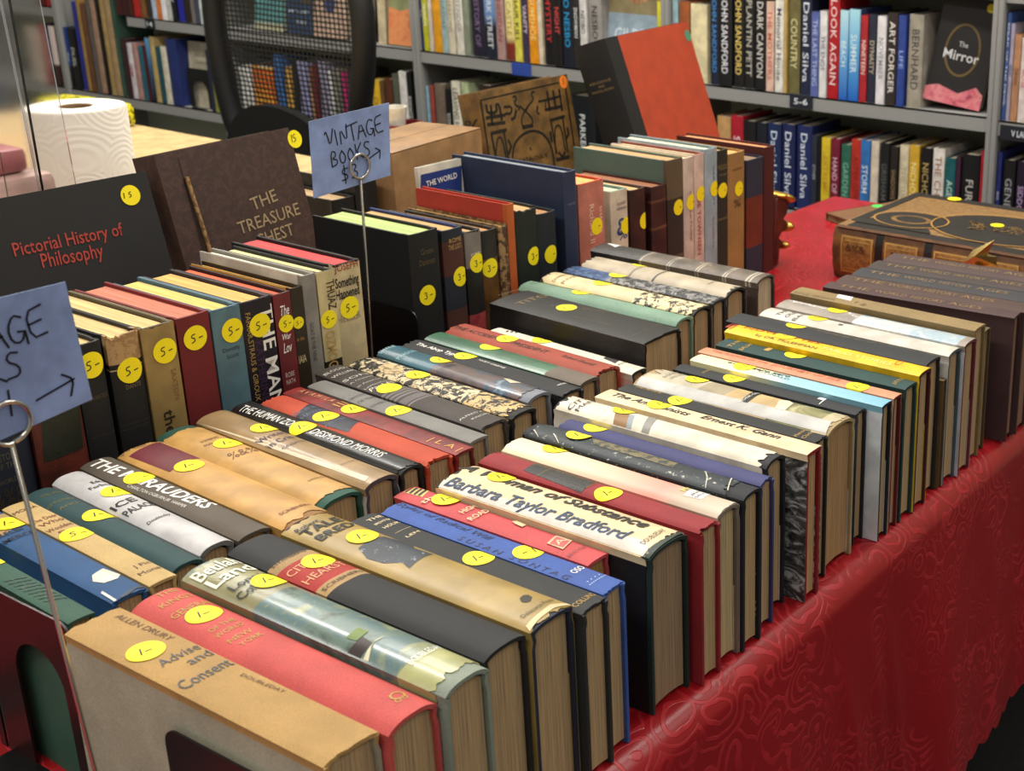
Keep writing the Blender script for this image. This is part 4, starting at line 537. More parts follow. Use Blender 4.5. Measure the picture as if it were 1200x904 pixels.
 ('y',-2.0371,2.7543,.8436,.1989,.0312,.1319,'orange-brown book on the upper right grey shelf,between pale blue and cream','books on the upper right grey shelf',{'c': (.66,.36,.18),'k': 'paper','b': .08,'p': (.8,.76,.68),'X': [('NEIN',-.1034,.0,.0,.0664,.0175,(.3,.15,.1),.6,0)]}),
 ('y',-1.9929,2.7523,.8436,.1955,.0494,.1443,'cream book on the upper right grey shelf,between orange-brown and blue-lettered navy','books on the upper right grey shelf',{'c': (.93,.88,.7),'k': 'paper','b': .08,'p': (.8,.76,.68)}),
 ('y',-1.9472,2.758,.8436,.2374,.0238,.1317,'blue-lettered navy book on the upper right grey shelf,between cream and white-lettered black','books on the upper right grey shelf',{'c': (.08,.12,.22),'k': 'paper','b': .08,'p': (.8,.76,.68),'X': [('JOHN SANDFORD',-.1234,.0,.0,.1852,.0133,(.28,.55,.82),.6,0)]}),
 ('y',-1.9126,2.7534,.8436,.2394,.0404,.1528,'white-lettered black book on the upper right grey shelf,between blue-lettered navy and yellow-lettered black','books on the upper right grey shelf',{'c': (.07,.07,.08),'k': 'paper','b': .08,'p': (.8,.76,.68),'X': [('JOHN SANDFORD',-.1245,.0,.0,.1868,.018,(.92,.92,.95),.6,0)]}),
 ('y',-1.8744,2.7578,.8436,.2416,.0309,.1452,'yellow-lettered black book on the upper right grey shelf,between white-lettered black and gold-labelled black','books on the upper right grey shelf',{'c': (.07,.07,.08),'k': 'paper','b': .08,'p': (.8,.76,.68),'X': [('JOHN SANDFORD',-.1257,.0,.0,.1885,.0173,(.92,.8,.42),.6,0)]}),
 ('y',-1.8424,2.7571,.8436,.2355,.0281,.1614,'gold-labelled black book on the upper right grey shelf,between yellow-lettered black and flame-emblem black','books on the upper right grey shelf',{'c': (.09,.09,.09),'k': 'paper','b': .08,'p': (.8,.76,.68),'X': [('PLANTIN PETT',-.1224,.0,.0,.1837,.0157,(.75,.74,.7),.6,0)]}),
 ('y',-1.8089,2.755,.8436,.2335,.0316,.1437,'flame-emblem black book on the upper right grey shelf,between gold-labelled black and pinkish cream','books on the upper right grey shelf',{'c': (.07,.07,.08),'k': 'paper','b': .08,'p': (.8,.76,.68),'X': [('DARK CANYON',-.1214,.0,.0,.1821,.0177,(.85,.84,.82),.6,0)]}),
 ('y',-1.7787,2.7524,.8436,.2153,.0213,.1537,'pinkish cream book on the upper right grey shelf,between flame-emblem black and white','books on the upper right grey shelf',{'c': (.93,.78,.7),'k': 'paper','b': .08,'p': (.8,.76,.68),'X': [('THE MOTHERS',-.1119,.0,.0,.1679,.0119,(.75,.35,.3),.6,0)]}),
 ('y',-1.7526,2.7536,.8436,.2209,.0236,.1494,'white book on the upper right grey shelf,between pinkish cream and thin tan','books on the upper right grey shelf',{'c': (.95,.94,.9),'k': 'paper','b': .08,'p': (.8,.76,.68),'X': [('Memorial House',-.1149,.0,.0,.1723,.0132,(.25,.27,.35),.6,0)]}),
 ('y',-1.7346,2.7524,.8436,.234,.008,.1608,'thin tan book on the upper right grey shelf,between white and olive gold','books on the upper right grey shelf',{'c': (.8,.68,.4),'k': 'paper','b': .05,'p': (.8,.76,.68)}),
 ('y',-1.7125,2.7572,.8436,.2314,.0318,.1538,'olive gold book on the upper right grey shelf,between thin tan and navy silver-lettered','books on the upper right grey shelf',{'c': (.45,.42,.25),'k': 'paper','b': .08,'p': (.8,.76,.68),'X': [('COUNTRY',-.1203,.0,.0,.1186,.0178,(.85,.82,.6),.6,0)]}),
 ('y',-1.679,2.7574,.8436,.2413,.0279,.138,'navy silver-lettered book on the upper right grey shelf,between olive gold and lavender blue','books on the upper right grey shelf',{'c': (.1,.14,.25),'k': 'paper','b': .08,'p': (.8,.76,.68),'X': [('Daniel Silva',-.1255,.0,.0,.1882,.0156,(.85,.87,.92),.6,0)]}),
 ('y',-1.6506,2.7521,.8436,.1998,.0216,.1605,'lavender blue book on the upper right grey shelf,between navy silver-lettered and plain white','books on the upper right grey shelf',{'c': (.36,.42,.68),'k': 'paper','b': .08,'p': (.8,.76,.68),'X': [('THE LAST THING',-.1039,.0,.0,.1559,.0121,(.7,.75,.9),.6,0)]}),
 ('y',-1.6278,2.752,.8436,.2033,.0191,.1548,'plain white book on the upper right grey shelf,between lavender blue and tall red','books on the upper right grey shelf',{'c': (.93,.93,.93),'k': 'paper','b': .05,'p': (.8,.76,.68),'X': [('THE ENDS',-.1057,.0,.0,.0811,.0107,(.3,.3,.4),.6,0)]}),
 ('y',-1.6011,2.7546,.8436,.2537,.0295,.1476,'tall red book on the upper right grey shelf,between plain white and sky blue','books on the upper right grey shelf',{'c': (.72,.07,.12),'k': 'paper','b': .08,'p': (.8,.76,.68),'X': [('LOOK AGAIN',-.1319,.0,.0,.1979,.0165,(.92,.82,.82),.6,0)]}),
 ('y',-1.5727,2.7539,.8436,.2089,.0222,.1371,'sky blue book on the upper right grey shelf,between tall red and bright aqua','books on the upper right grey shelf',{'c': (.2,.3,.5),'k': 'paper','b': .08,'p': (.8,.76,.68),'s': ('grad',(.72,.88,.92),.0,(.4,.66,.86),.5,(.12,.36,.72),1.0,.2089),'X': [('BEACH',-.1086,.0,.0,.0591,.0124,(.85,.93,.96),.6,0)]}),
 ('y',-1.5453,2.7539,.8436,.2127,.0278,.1582,'bright aqua book on the upper right grey shelf,between sky blue and red and black','books on the upper right grey shelf',{'c': (.2,.3,.5),'k': 'paper','b': .08,'p': (.8,.76,.68),'s': ('grad',(.66,.86,.92),.0,(.36,.66,.86),.45,(.1,.38,.74),1.0,.2127),'X': [('SUMMER',-.1106,.0,.0,.0888,.0156,(.85,.93,.96),.6,0)]}),
 ('y',-1.5197,2.7562,.8436,.2009,.0184,.1352,'red and black book on the upper right shelf,right of the bright aqua one','books on the upper right grey shelf',{'c': (.7,.14,.18),'k': 'paper','b': .05,'p': (.8,.76,.68),'X': [('NINETEEN',-.1045,.0,.0,.0782,.0103,(.93,.85,.8),.6,0)]}),
 ('y',-1.4979,2.7568,.8436,.2043,.0205,.1457,'navy and tan book on the upper right shelf,right of the red and black one','books on the upper right grey shelf',{'c': (.15,.17,.25),'k': 'paper','b': .08,'p': (.8,.76,.68),'X': [('DYNASTY',-.1062,.0,.0,.0765,.0115,(.75,.7,.6),.6,0)]}),
 ('y',-1.4727,2.7539,.8436,.2022,.0226,.1382,'clean white book on the upper right grey shelf,between navy and tan and brown-black','books on the upper right grey shelf',{'c': (.93,.92,.93),'k': 'paper','b': .08,'p': (.8,.76,.68),'X': [('NOVEMBER',-.1051,.0,.0,.0963,.0127,(.55,.55,.6),.6,0)]}),
 ('y',-1.445,2.755,.8436,.2117,.0258,.158,'brown-black book on the upper right grey shelf,between clean white and royal blue','books on the upper right grey shelf',{'c': (.2,.16,.15),'k': 'paper','b': .08,'p': (.8,.76,.68),'X': [('ART FORGER',-.1101,.0,.0,.1651,.0144,(.9,.88,.85),.6,0)]}),
 ('y',-1.4191,2.7534,.8436,.2078,.0189,.1477,'royal blue book on the upper right grey shelf,between brown-black and beige and grey','books on the upper right grey shelf',{'c': (.18,.28,.6),'k': 'paper','b': .05,'p': (.8,.76,.68),'X': [('LIFE',-.108,.0,.0,.0402,.0106,(.6,.7,.9),.6,0)]}),
 ('y',-1.3858,2.7576,.8436,.2119,.0363,.1305,'beige and grey book,rightmost on the upper right grey shelf','books on the upper right grey shelf',{'c': (.66,.63,.57),'k': 'paper','b': .08,'p': (.8,.76,.68),'X': [('BERNHARD',-.1102,.0,.0,.1368,.018,(.25,.23,.22),.6,0)]}),
 ('y',-1.159,2.7571,.8395,.2358,.008,.133,'blue book,leftmost on the grey shelf right of the divider','books on the grey shelf right of the divider',{'c': (.22,.36,.62),'k': 'paper','b': .05,'p': (.8,.76,.68),'X': [('SPEAK OF THE DEVIL',-.1226,.0,.0,.1839,.0045,(.85,.88,.95),.6,0)]}),
 ('y',-1.1492,2.7577,.8395,.2134,.0083,.1429,'white-and-lilac book on the grey shelf right of the divider,between blue and tan orange','books on the grey shelf right of the divider',{'c': (.7,.66,.74),'k': 'paper','b': .05,'p': (.8,.76,.68),'X': [('MEMORY',-.1109,.0,.0,.0265,.0046,(.25,.4,.6),.6,0)]}),
 ('y',-1.1352,2.7576,.8395,.1911,.0161,.144,'tan orange book on the grey shelf right of the divider,between white-and-lilac and pale pink','books on the grey shelf right of the divider',{'c': (.75,.55,.4),'k': 'paper','b': .05,'p': (.8,.76,.68),'X': [('DAWN',-.0994,.0,.0,.0342,.009,(.3,.2,.15),.6,0)]}),
 ('y',-1.1143,2.7534,.8395,.1855,.019,.1495,'pale pink book,rightmost on the grey shelf right of the divider','books on the grey shelf right of the divider',{'c': (.9,.85,.82),'k': 'paper','b': .05,'p': (.8,.76,.68),'X': [('ROSE',-.0964,.0,.0,.0404,.0106,(.8,.3,.3),.6,0)]}),
 ('y',-2.974,2.756,.8436,.1998,.008,.1559,'navy white-labelled book,leftmost on the upper middle grey shelf','books on the upper middle grey shelf',{'c': (.14,.17,.4),'k': 'paper','b': .05,'p': (.8,.76,.68),'X': [('NOVEL',-.1039,.0,.0,.0213,.0045,(.8,.8,.85),.6,0)]}),
 ('y',-2.9587,2.7548,.8436,.1968,.0193,.1539,'lime yellow book on the upper middle grey shelf,between navy white-labelled and cream and red','books on the upper middle grey shelf',{'c': (.8,.8,.16),'k': 'paper','b': .05,'p': (.8,.76,.68),'X': [('FRENCH',-.1023,.0,.0,.0616,.0108,(.95,.95,.8),.6,0)]}),
 ('y',-2.9391,2.7558,.8436,.1934,.0144,.1378,'cream and red book on the upper middle grey shelf,between lime yellow and orange-yellow','books on the upper middle grey shelf',{'c': (.86,.8,.72),'k': 'paper','b': .05,'p': (.8,.76,.68)}),
 ('y',-2.9134,2.7562,.8436,.2089,.0315,.1337,'orange-yellow book on the upper middle grey shelf,between cream and red and pale blue-green','books on the upper middle grey shelf',{'c': (.92,.64,.1),'k': 'paper','b': .08,'p': (.8,.76,.68)}),
 ('y',-2.8828,2.7543,.8436,.2059,.0244,.1522,'pale blue-green book on the upper middle grey shelf,between orange-yellow and ivory','books on the upper middle grey shelf',{'c': (.66,.76,.76),'k': 'paper','b': .08,'p': (.8,.76,.68),'X': [('LADIES',-.1071,.0,.0,.0779,.0137,(.4,.5,.5),.6,0)]}),
 ('y',-2.8557,2.7532,.8436,.2028,.0242,.1579,'ivory book on the upper middle grey shelf,between pale blue-green and off-white','books on the upper middle grey shelf',{'c': (.9,.86,.76),'k': 'paper','b': .08,'p': (.8,.76,.68),'X': [('SEASONS',-.1054,.0,.0,.0902,.0136,(.6,.55,.45),.6,0)]}),
 ('y',-2.8264,2.7568,.8436,.2091,.0291,.1437,'off-white book on the upper middle grey shelf,between ivory and grey-green','books on the upper middle grey shelf',{'c': (.9,.88,.82),'k': 'paper','b': .08,'p': (.8,.76,.68),'X': [('TENDER',-.1087,.0,.0,.0928,.0163,(.6,.6,.6),.6,0)]}),
 ('y',-2.7981,2.7563,.8436,.206,.0222,.1433,'grey-green book on the upper middle grey shelf,between off-white and dark purple','books on the upper middle grey shelf',{'c': (.55,.58,.5),'k': 'paper','b': .08,'p': (.8,.76,.68)}),
 ('y',-2.7552,2.7576,.8436,.2222,.0483,.1514,'dark purple book on the upper middle grey shelf,between grey-green and blue cityscape','books on the upper middle grey shelf',{'c': (.14,.12,.2),'k': 'paper','b': .08,'p': (.8,.76,.68),'X': [('A HISTORY OF',-.1155,.0,.0,.1733,.018,(.5,.42,.55),.6,0)]}),
 ('y',-2.7072,2.7563,.8436,.2157,.0428,.1647,'blue cityscape book on the upper middle grey shelf,between dark purple and pinkish brown','books on the upper middle grey shelf',{'c': (.2,.3,.5),'k': 'paper','b': .08,'p': (.8,.76,.68),'s': ('grad',(.45,.6,.78),.0,(.4,.52,.7),.45,(.1,.12,.16),.6,(.12,.14,.2),1.0,.2157),'X': [('DARK STREET',-.1122,.0,.0,.1682,.018,(.85,.87,.9),.6,0)]}),
 ('y',-2.6669,2.7529,.8436,.2179,.0294,.1583,'pinkish brown book on the upper middle shelf,right of the blue cityscape one','books on the upper middle grey shelf',{'c': (.72,.58,.55),'k': 'paper','b': .08,'p': (.8,.76,.68),'X': [('SHERIDAN',-.1133,.0,.0,.1252,.0165,(.55,.25,.3),.6,0)]}),
 ('y',-2.635,2.7571,.8436,.2197,.0292,.155,'pale yellow and red book on the upper middle shelf,right of the pinkish brown one','books on the upper middle grey shelf',{'c': (.3,.25,.22),'k': 'paper','b': .08,'p': (.8,.76,.68),'s': ('grad',(.9,.87,.62),.0,(.88,.82,.55),.7,(.5,.16,.12),.8,(.45,.2,.15),1.0,.2197),'X': [('CASTLE',-.1142,.0,.0,.0931,.0163,(.7,.6,.2),.6,0)]}),
 ('y',-2.6049,2.7553,.8436,.2214,.0257,.144,'black-lettered yellow book on the upper middle shelf,right of the pale yellow and red one','books on the upper middle grey shelf',{'c': (.9,.86,.35),'k': 'paper','b': .08,'p': (.8,.76,.68),'X': [('HAIR KILL',-.1151,.0,.0,.1233,.0144,(.12,.11,.1),.6,0)]}),
 ('y',-2.5774,2.7578,.8436,.2229,.024,.1468,'cream over purple book on the upper middle grey shelf,between black-lettered yellow and amber','books on the upper middle grey shelf',{'c': (.25,.2,.32),'k': 'paper','b': .08,'p': (.8,.76,.68),'X': [('VANITY',-.1159,.0,.0,.0765,.0134,(.85,.8,.85),.6,0)]}),
 ('y',-2.547,2.7544,.8436,.2335,.0316,.1411,'amber book on the upper middle grey shelf,between cream over purple and thin cream','books on the upper middle grey shelf',{'c': (.93,.6,.06),'k': 'paper','b': .08,'p': (.8,.76,.68),'X': [('GUMSHOE',-.1214,.0,.0,.1176,.0177,(.98,.85,.5),.6,0)]}),
 ('y',-2.5215,2.7545,.8436,.226,.0143,.13,'thin cream book on the upper middle grey shelf,between amber and black red-labelled','books on the upper middle grey shelf',{'c': (.9,.84,.72),'k': 'paper','b': .05,'p': (.8,.76,.68)}),
 ('y',-2.4923,2.7576,.8436,.232,.0357,.1521,'black red-labelled book on the upper middle grey shelf,between thin cream and black white-spotted','books on the upper middle grey shelf',{'c': (.07,.07,.08),'k': 'paper','b': .08,'p': (.8,.76,.68),'X': [('MYSTERY',-.1207,.0,.0,.1197,.018,(.75,.2,.2),.6,0)]}),
 ('y',-2.4588,2.754,.8436,.2339,.0262,.1623,'black white-spotted book on the upper middle grey shelf,between black red-labelled and navy cyan-lettered','books on the upper middle grey shelf',{'c': (.09,.07,.08),'k': 'paper','b': .08,'p': (.8,.76,.68),'X': [('NIGHT',-.1216,.0,.0,.0697,.0147,(.85,.3,.3),.6,0)]}),
 ('y',-2.4234,2.7531,.8436,.2358,.0365,.1646,'navy cyan-lettered book on the upper middle grey shelf,between black white-spotted and gold-topped black','books on the upper middle grey shelf',{'c': (.07,.1,.16),'k': 'paper','b': .08,'p': (.8,.76,.68),'X': [('JO NESBO',-.1226,.0,.0,.1368,.018,(.15,.6,.82),.6,0)]}),
 ('y',-2.392,2.7529,.8436,.2332,.0212,.1588,'gold-topped black book on the upper middle grey shelf,between navy cyan-lettered and white black-lettered','books on the upper middle grey shelf',{'c': (.16,.15,.15),'k': 'paper','b': .08,'p': (.8,.76,.68),'X': [('SNOWMAN',-.1213,.0,.0,.079,.0119,(.85,.85,.85),.6,0)]}),
 ('y',-2.3675,2.7524,.8436,.2389,.0226,.1442,'white black-lettered book on the upper middle grey shelf,between gold-topped black and pale grey red-dotted','books on the upper middle grey shelf',{'c': (.88,.87,.86),'k': 'paper','b': .08,'p': (.8,.76,.68),'X': [('NESBO',-.1242,.0,.0,.06,.0126,(.12,.12,.12),.6,0)]}),
 ('y',-2.3307,2.757,.8436,.2409,.0429,.16,'pale grey red-dotted book,rightmost on the upper middle grey shelf','books on the upper middle grey shelf',{'c': (.62,.6,.58),'k': 'paper','b': .08,'p': (.8,.76,.68),'X': [('NESBO',-.1253,.0,.0,.0855,.018,(.1,.1,.1),.6,0)]}),
 ('y',-1.9182,2.7552,.5586,.2071,.0409,.1349,'tan book,leftmost on the lower right grey shelf','books on the lower right grey shelf',{'c': (.8,.62,.4),'k': 'paper','b': .08,'p': (.8,.76,.68)}),
 ('y',-1.877,2.755,.5586,.2137,.0364,.139,'red book on the lower right grey shelf,between tan and white-lettered black','books on the lower right grey shelf',{'c': (.7,.1,.18),'k': 'paper','b': .08,'p': (.8,.76,.68),'X': [('SISTER',-.1111,.0,.0,.1026,.018,(.95,.85,.88),.6,0)]}),
 ('y',-1.8382,2.7526,.5586,.205,.036,.1494,'white-lettered black book on the lower right grey shelf,between red and blue-black','books on the lower right grey shelf',{'c': (.07,.07,.08),'k': 'paper','b': .08,'p': (.8,.76,.68),'X': [('SILVA',-.1066,.0,.0,.0855,.018,(.93,.93,.93),.6,0)]}),
 ('y',-1.8024,2.7537,.5586,.2047,.0306,.1603,'blue-black book on the lower right grey shelf,between white-lettered black and navy silver-titled','books on the lower right grey shelf',{'c': (.08,.1,.15),'k': 'paper','b': .08,'p': (.8,.76,.68)}),
 ('y',-1.7639,2.7523,.5586,.2069,.039,.1456,'navy silver-titled book on the lower right grey shelf,between blue-black and navy blue-footed','books on the lower right grey shelf',{'c': (.1,.16,.34),'k': 'paper','b': .08,'p': (.8,.76,.68),'X': [('Daniel Silva',-.1076,.0,.0,.1613,.018,(.82,.88,.95),.6,0)]}),
 ('y',-1.7227,2.7532,.5586,.2093,.036,.1301,'navy blue-footed book on the lower right grey shelf,between navy silver-titled and wide navy','books on the lower right grey shelf',{'c': (.1,.14,.34),'k': 'paper','b': .08,'p': (.8,.76,.68),'X': [('Daniel Silva',-.1088,.0,.0,.1633,.018,(.85,.88,.93),.6,0)]}),
 ('y',-1.6796,2.7576,.5586,.2099,.0428,.142,'wide navy book on the lower right grey shelf,between navy blue-footed and grey and black','books on the lower right grey shelf',{'c': (.12,.17,.38),'k': 'paper','b': .08,'p': (.8,.76,.68),'X': [('Daniel Silva',-.1092,.0,.0,.1638,.018,(.85,.88,.93),.6,0)]}),
 ('y',-1.6479,2.7549,.5586,.1905,.0146,.1611,'grey and black book on the lower right grey shelf,between wide navy and thin black','books on the lower right grey shelf',{'c': (.16,.18,.24),'k': 'paper','b': .05,'p': (.8,.76,.68),'X': [('OTHER',-.0991,.0,.0,.0388,.0082,(.6,.62,.66),.6,0)]}),
 ('y',-1.6346,2.756,.5586,.1899,.008,.1459,'thin black book on the lower right grey shelf,between grey and black and yellow','books on the lower right grey shelf',{'c': (.07,.07,.07),'k': 'paper','b': .05,'p': (.8,.76,.68)}),
 ('y',-1.6152,2.754,.5586,.188,.024,.1601,'yellow book on the lower right grey shelf,between thin black and maroon','books on the lower right grey shelf',{'c': (.9,.78,.18),'k': 'paper','b': .08,'p': (.8,.76,.68),'X': [('EXTREME',-.0978,.0,.0,.0895,.0135,(.75,.55,.1),.6,0)]}),
 ('y',-1.5888,2.7544,.5586,.189,.0238,.1578,'maroon book on the lower right grey shelf,between yellow and green','books on the lower right grey shelf',{'c': (.48,.1,.2),'k': 'paper','b': .08,'p': (.8,.76,.68),'X': [('HAND OF',-.0983,.0,.0,.0887,.0133,(.88,.7,.78),.6,0)]}),
 ('y',-1.5599,2.7564,.5586,.1779,.026,.1508,'green book on the lower right grey shelf,between maroon and red-orange','books on the lower right grey shelf',{'c': (.18,.42,.34),'k': 'paper','b': .08,'p': (.8,.76,.68),'X': [('GARDEN',-.0925,.0,.0,.083,.0146,(.5,.7,.6),.6,0)]}),
 ('y',-1.5321,2.7561,.5586,.1936,.0257,.1475,'red-orange book on the lower right grey shelf,between green and blue and white','books on the lower right grey shelf',{'c': (.76,.2,.14),'k': 'paper','b': .08,'p': (.8,.76,.68),'X': [('ASPERGER',-.1007,.0,.0,.1094,.0144,(.5,.1,.1),.6,0)]}),
 ('y',-1.5041,2.752,.5586,.1949,.0255,.1544,'blue and white book on the lower right grey shelf,between red-orange and cream','books on the lower right grey shelf',{'c': (.2,.46,.74),'k': 'paper','b': .08,'p': (.8,.76,.68),'X': [('STORM',-.1013,.0,.0,.0677,.0143,(.85,.9,.95),.6,0)]}),
 ('y',-1.4786,2.7529,.5586,.1958,.0207,.1314,'cream book on the lower right grey shelf,between blue and white and black','books on the lower right grey shelf',{'c': (.88,.82,.74),'k': 'paper','b': .08,'p': (.8,.76,.68)}),
 ('y',-1.4526,2.7532,.5586,.1948,.0239,.1375,'black book on the lower right grey shelf,between cream and brown-black gilt','books on the lower right grey shelf',{'c': (.08,.09,.09),'k': 'paper','b': .08,'p': (.8,.76,.68),'X': [('GRISHAM',-.1013,.0,.0,.089,.0134,(.35,.36,.36),.6,0)]}),
 ('y',-1.4273,2.7533,.5586,.1897,.0192,.1317,'brown-black gilt book on the lower right grey shelf,between black and ivory','books on the lower right grey shelf',{'c': (.14,.11,.09),'k': 'paper','b': .05,'p': (.8,.76,.68),'X': [('SHADOWS',-.0986,.0,.0,.0714,.0107,(.55,.45,.3),.6,0)]}),
 ('y',-1.4026,2.7573,.5586,.1947,.0235,.151,'ivory book on the lower right grey shelf,between brown-black gilt and mustard yellow','books on the lower right grey shelf',{'c': (.88,.83,.7),'k': 'paper','b': .08,'p': (.8,.76,.68),'X': [('THE SUN',-.1012,.0,.0,.0875,.0132,(.7,.65,.5),.6,0)]}),
 ('y',-1.3747,2.7542,.5586,.198,.0255,.1422,'mustard yellow book on the lower right grey shelf,between ivory and gold-lettered black','books on the lower right grey shelf',{'c': (.86,.68,.2),'k': 'paper','b': .08,'p': (.8,.76,.68),'X': [('NICHOLAS',-.103,.0,.0,.1085,.0143,(.95,.88,.6),.6,0)]}),
 ('y',-1.3445,2.7561,.5586,.1956,.0274,.1446,'gold-lettered black book on the lower right grey shelf,between mustard yellow and white','books on the lower right grey shelf',{'c': (.06,.05,.06),'k': 'paper','b': .08,'p': (.8,.76,.68),'X': [('NICHOLAS',-.1017,.0,.0,.1168,.0154,(.72,.62,.36),.6,0)]}),
 ('y',-1.3126,2.7576,.5586,.1975,.0293,.1575,'white book on the lower right grey shelf,between gold-lettered black and teal','books on the lower right grey shelf',{'c': (.93,.9,.86),'k': 'paper','b': .08,'p': (.8,.76,.68),'X': [('THE CHOICE',-.1027,.0,.0,.154,.0164,(.6,.4,.3),.6,0)]}),
 ('y',-1.2815,2.7562,.5586,.1794,.0258,.1431,'teal book on the lower right grey shelf,between white and thin purple','books on the lower right grey shelf',{'c': (.08,.36,.38),'k': 'paper','b': .08,'p': (.8,.76,.68),'X': [('AGENT',-.0933,.0,.0,.0687,.0145,(.75,.85,.8),.6,0)]}),
 ('y',-1.2612,2.7569,.5586,.1859,.0106,.142,'thin purple book on the lower right grey shelf,between teal and wide black scripted','books on the lower right grey shelf',{'c': (.24,.1,.2),'k': 'paper','b': .05,'p': (.8,.76,.68)}),
 ('y',-1.2311,2.7572,.5586,.1936,.0434,.1381,'wide black scripted book on the lower right grey shelf,between thin purple and crimson','books on the lower right grey shelf',{'c': (.06,.06,.06),'k': 'paper','b': .08,'p': (.8,.76,.68),'X': [('FURY',-.1007,.0,.0,.0684,.018,(.75,.73,.7),.6,0)]}),
 ('y',-1.201,2.7564,.5586,.2062,.008,.1477,'crimson book on the lower right grey shelf,between wide black scripted and cobalt blue','books on the lower right grey shelf',{'c': (.68,.1,.16),'k': 'paper','b': .05,'p': (.8,.76,.68)}),
 ('y',-1.1583,2.7539,.5586,.2093,.0092,.1487,'cobalt blue book on the lower right grey shelf,between crimson and grey-lettered black','books on the lower right grey shelf',{'c': (.14,.18,.46),'k': 'paper','b': .05,'p': (.8,.76,.68),'X': [('KING',-.1088,.0,.0,.0197,.0052,(.8,.8,.9),.6,0)]}),
 ('y',-1.1332,2.7523,.5586,.194,.0276,.1473,'grey-lettered black book on the lower right grey shelf,between cobalt blue and dark plum','books on the lower right grey shelf',{'c': (.06,.06,.07),'k': 'paper','b': .08,'p': (.8,.76,.68),'X': [('GENESIS',-.1009,.0,.0,.1027,.0154,(.6,.6,.62),.6,0)]}),
 ('y',-1.1042,2.7552,.5586,.1938,.0232,.1315,'dark plum book,rightmost on the lower right grey shelf','books on the lower right grey shelf',{'c': (.12,.07,.16),'k': 'paper','b': .08,'p': (.8,.76,.68),'X': [('SIDDON',-.1008,.0,.0,.0741,.013,(.7,.6,.75),.6,0)]}),
 ('y',-3.1932,2.757,.5586,.1793,.0361,.1467,'yellow book,leftmost on the lower middle grey shelf','books on the lower middle grey shelf',{'c': (.92,.74,.16),'k': 'paper','b': .08,'p': (.8,.76,.68),'X': [('COLD',-.0932,.0,.0,.0684,.018,(.5,.3,.05),.6,0)]}),
 ('y',-3.1637,2.7553,.5586,.1795,.0173,.1307,'dark tan book on the lower middle grey shelf,between yellow and brown','books on the lower middle grey shelf',{'c': (.42,.3,.16),'k': 'paper','b': .05,'p': (.8,.76,.68)}),
 ('y',-3.1363,2.7556,.5586,.1872,.03,.1472,'brown book on the lower middle grey shelf,between dark tan and olive grey','books on the lower middle grey shelf',{'c': (.36,.19,.1),'k': 'paper','b': .08,'p': (.8,.76,.68)}),
 ('y',-3.1043,2.7551,.5586,.2052,.0243,.1555,'olive grey book on the lower middle grey shelf,between brown and white','books on the lower middle grey shelf',{'c': (.36,.37,.31),'k': 'paper','b': .08,'p': (.8,.76,.68)}),
 ('y',-3.0726,2.755,.5586,.2156,.0313,.1497,'white book on the lower middle grey shelf,between olive grey and wide-backed black','books on the lower middle grey shelf',{'c': (.92,.91,.88),'k': 'paper','b': .08,'p': (.8,.76,.68)}),
 ('y',-3.0441,2.7535,.5586,.2157,.0203,.1515,'wide-backed black book on the lower middle grey shelf,between white and light blue','books on the lower middle grey shelf',{'c': (.06,.06,.06),'k': 'paper','b': .08,'p': (.8,.76,.68),'X': [('KOONTZ',-.1122,.0,.0,.0648,.0114,(.9,.9,.88),.6,0)]}),
 ('y',-2.9735,2.756,.5586,.1815,.0087,.1493,'light blue book on the lower middle grey shelf,between wide-backed black and red and black','books on the lower middle grey shelf',{'c': (.6,.78,.86),'k': 'paper','b': .05,'p': (.8,.76,.68)}),
 ('y',-2.9581,2.7579,.5586,.1841,.0164,.1367,'red and black book on the lower middle grey shelf,between light blue and grey-brown','books on the lower middle grey shelf',{'c': (.62,.28,.24),'k': 'paper','b': .05,'p': (.8,.76,.68)}),
 ('y',-2.9252,2.7577,.5586,.1922,.0423,.1561,'grey-brown book on the lower middle grey shelf,between red and black and low black','books on the lower middle grey shelf',{'c': (.48,.42,.36),'k': 'paper','b': .08,'p': (.8,.76,.68)}),
 ('y',-2.8894,2.7547,.5586,.1809,.023,.1403,'low black book on the lower middle grey shelf,between grey-brown and cream white','books on the lower middle grey shelf',{'c': (.07,.07,.07),'k': 'paper','b': .08,'p': (.8,.76,.68),'X': [('VOX',-.0941,.0,.0,.0367,.0129,(.85,.85,.8),.6,0)]}),
 ('y',-2.8547,2.7523,.5586,.2063,.0329,.1392,'cream white book on the lower middle grey shelf,between low black and pale green','books on the lower middle grey shelf',{'c': (.9,.88,.8),'k': 'paper','b': .08,'p': (.8,.76,.68),'X': [('LEAVING HOME',-.1073,.0,.0,.1609,.018,(.3,.3,.3),.6,0)]}),
 ('y',-2.8177,2.7535,.5586,.2049,.0259,.1306,'pale green book on the lower middle grey shelf,between cream white and dark brown','books on the lower middle grey shelf',{'c': (.72,.78,.6),'k': 'paper','b': .08,'p': (.8,.76,.68)}),
 ('y',-2.7396,2.753,.5586,.2076,.0485,.1601,'dark brown book on the lower middle grey shelf,between pale green and big white-lettered black','books on the lower middle grey shelf',{'c': (.2,.14,.12),'k': 'paper','b': .08,'p': (.8,.76,.68)}),
 ('y',-2.3821,2.7535,.5586,.2145,.0799,.1541,'big white-lettered black book,rightmost on the lower middle grey shelf','books on the lower middle grey shelf',{'c': (.06,.07,.09),'k': 'paper','b': .08,'p': (.8,.76,.68),'X': [('PARKER',-.1115,.0,.0,.1026,.018,(.88,.9,.9),.6,0)]}),
 ('y',-4.8956,2.7532,.8436,.12,.0478,.1323,'dark crimson book,leftmost on the upper left grey shelf','books on the upper left grey shelf',{'c': (.36,.07,.1),'k': 'paper','b': .08,'p': (.8,.76,.68)}),
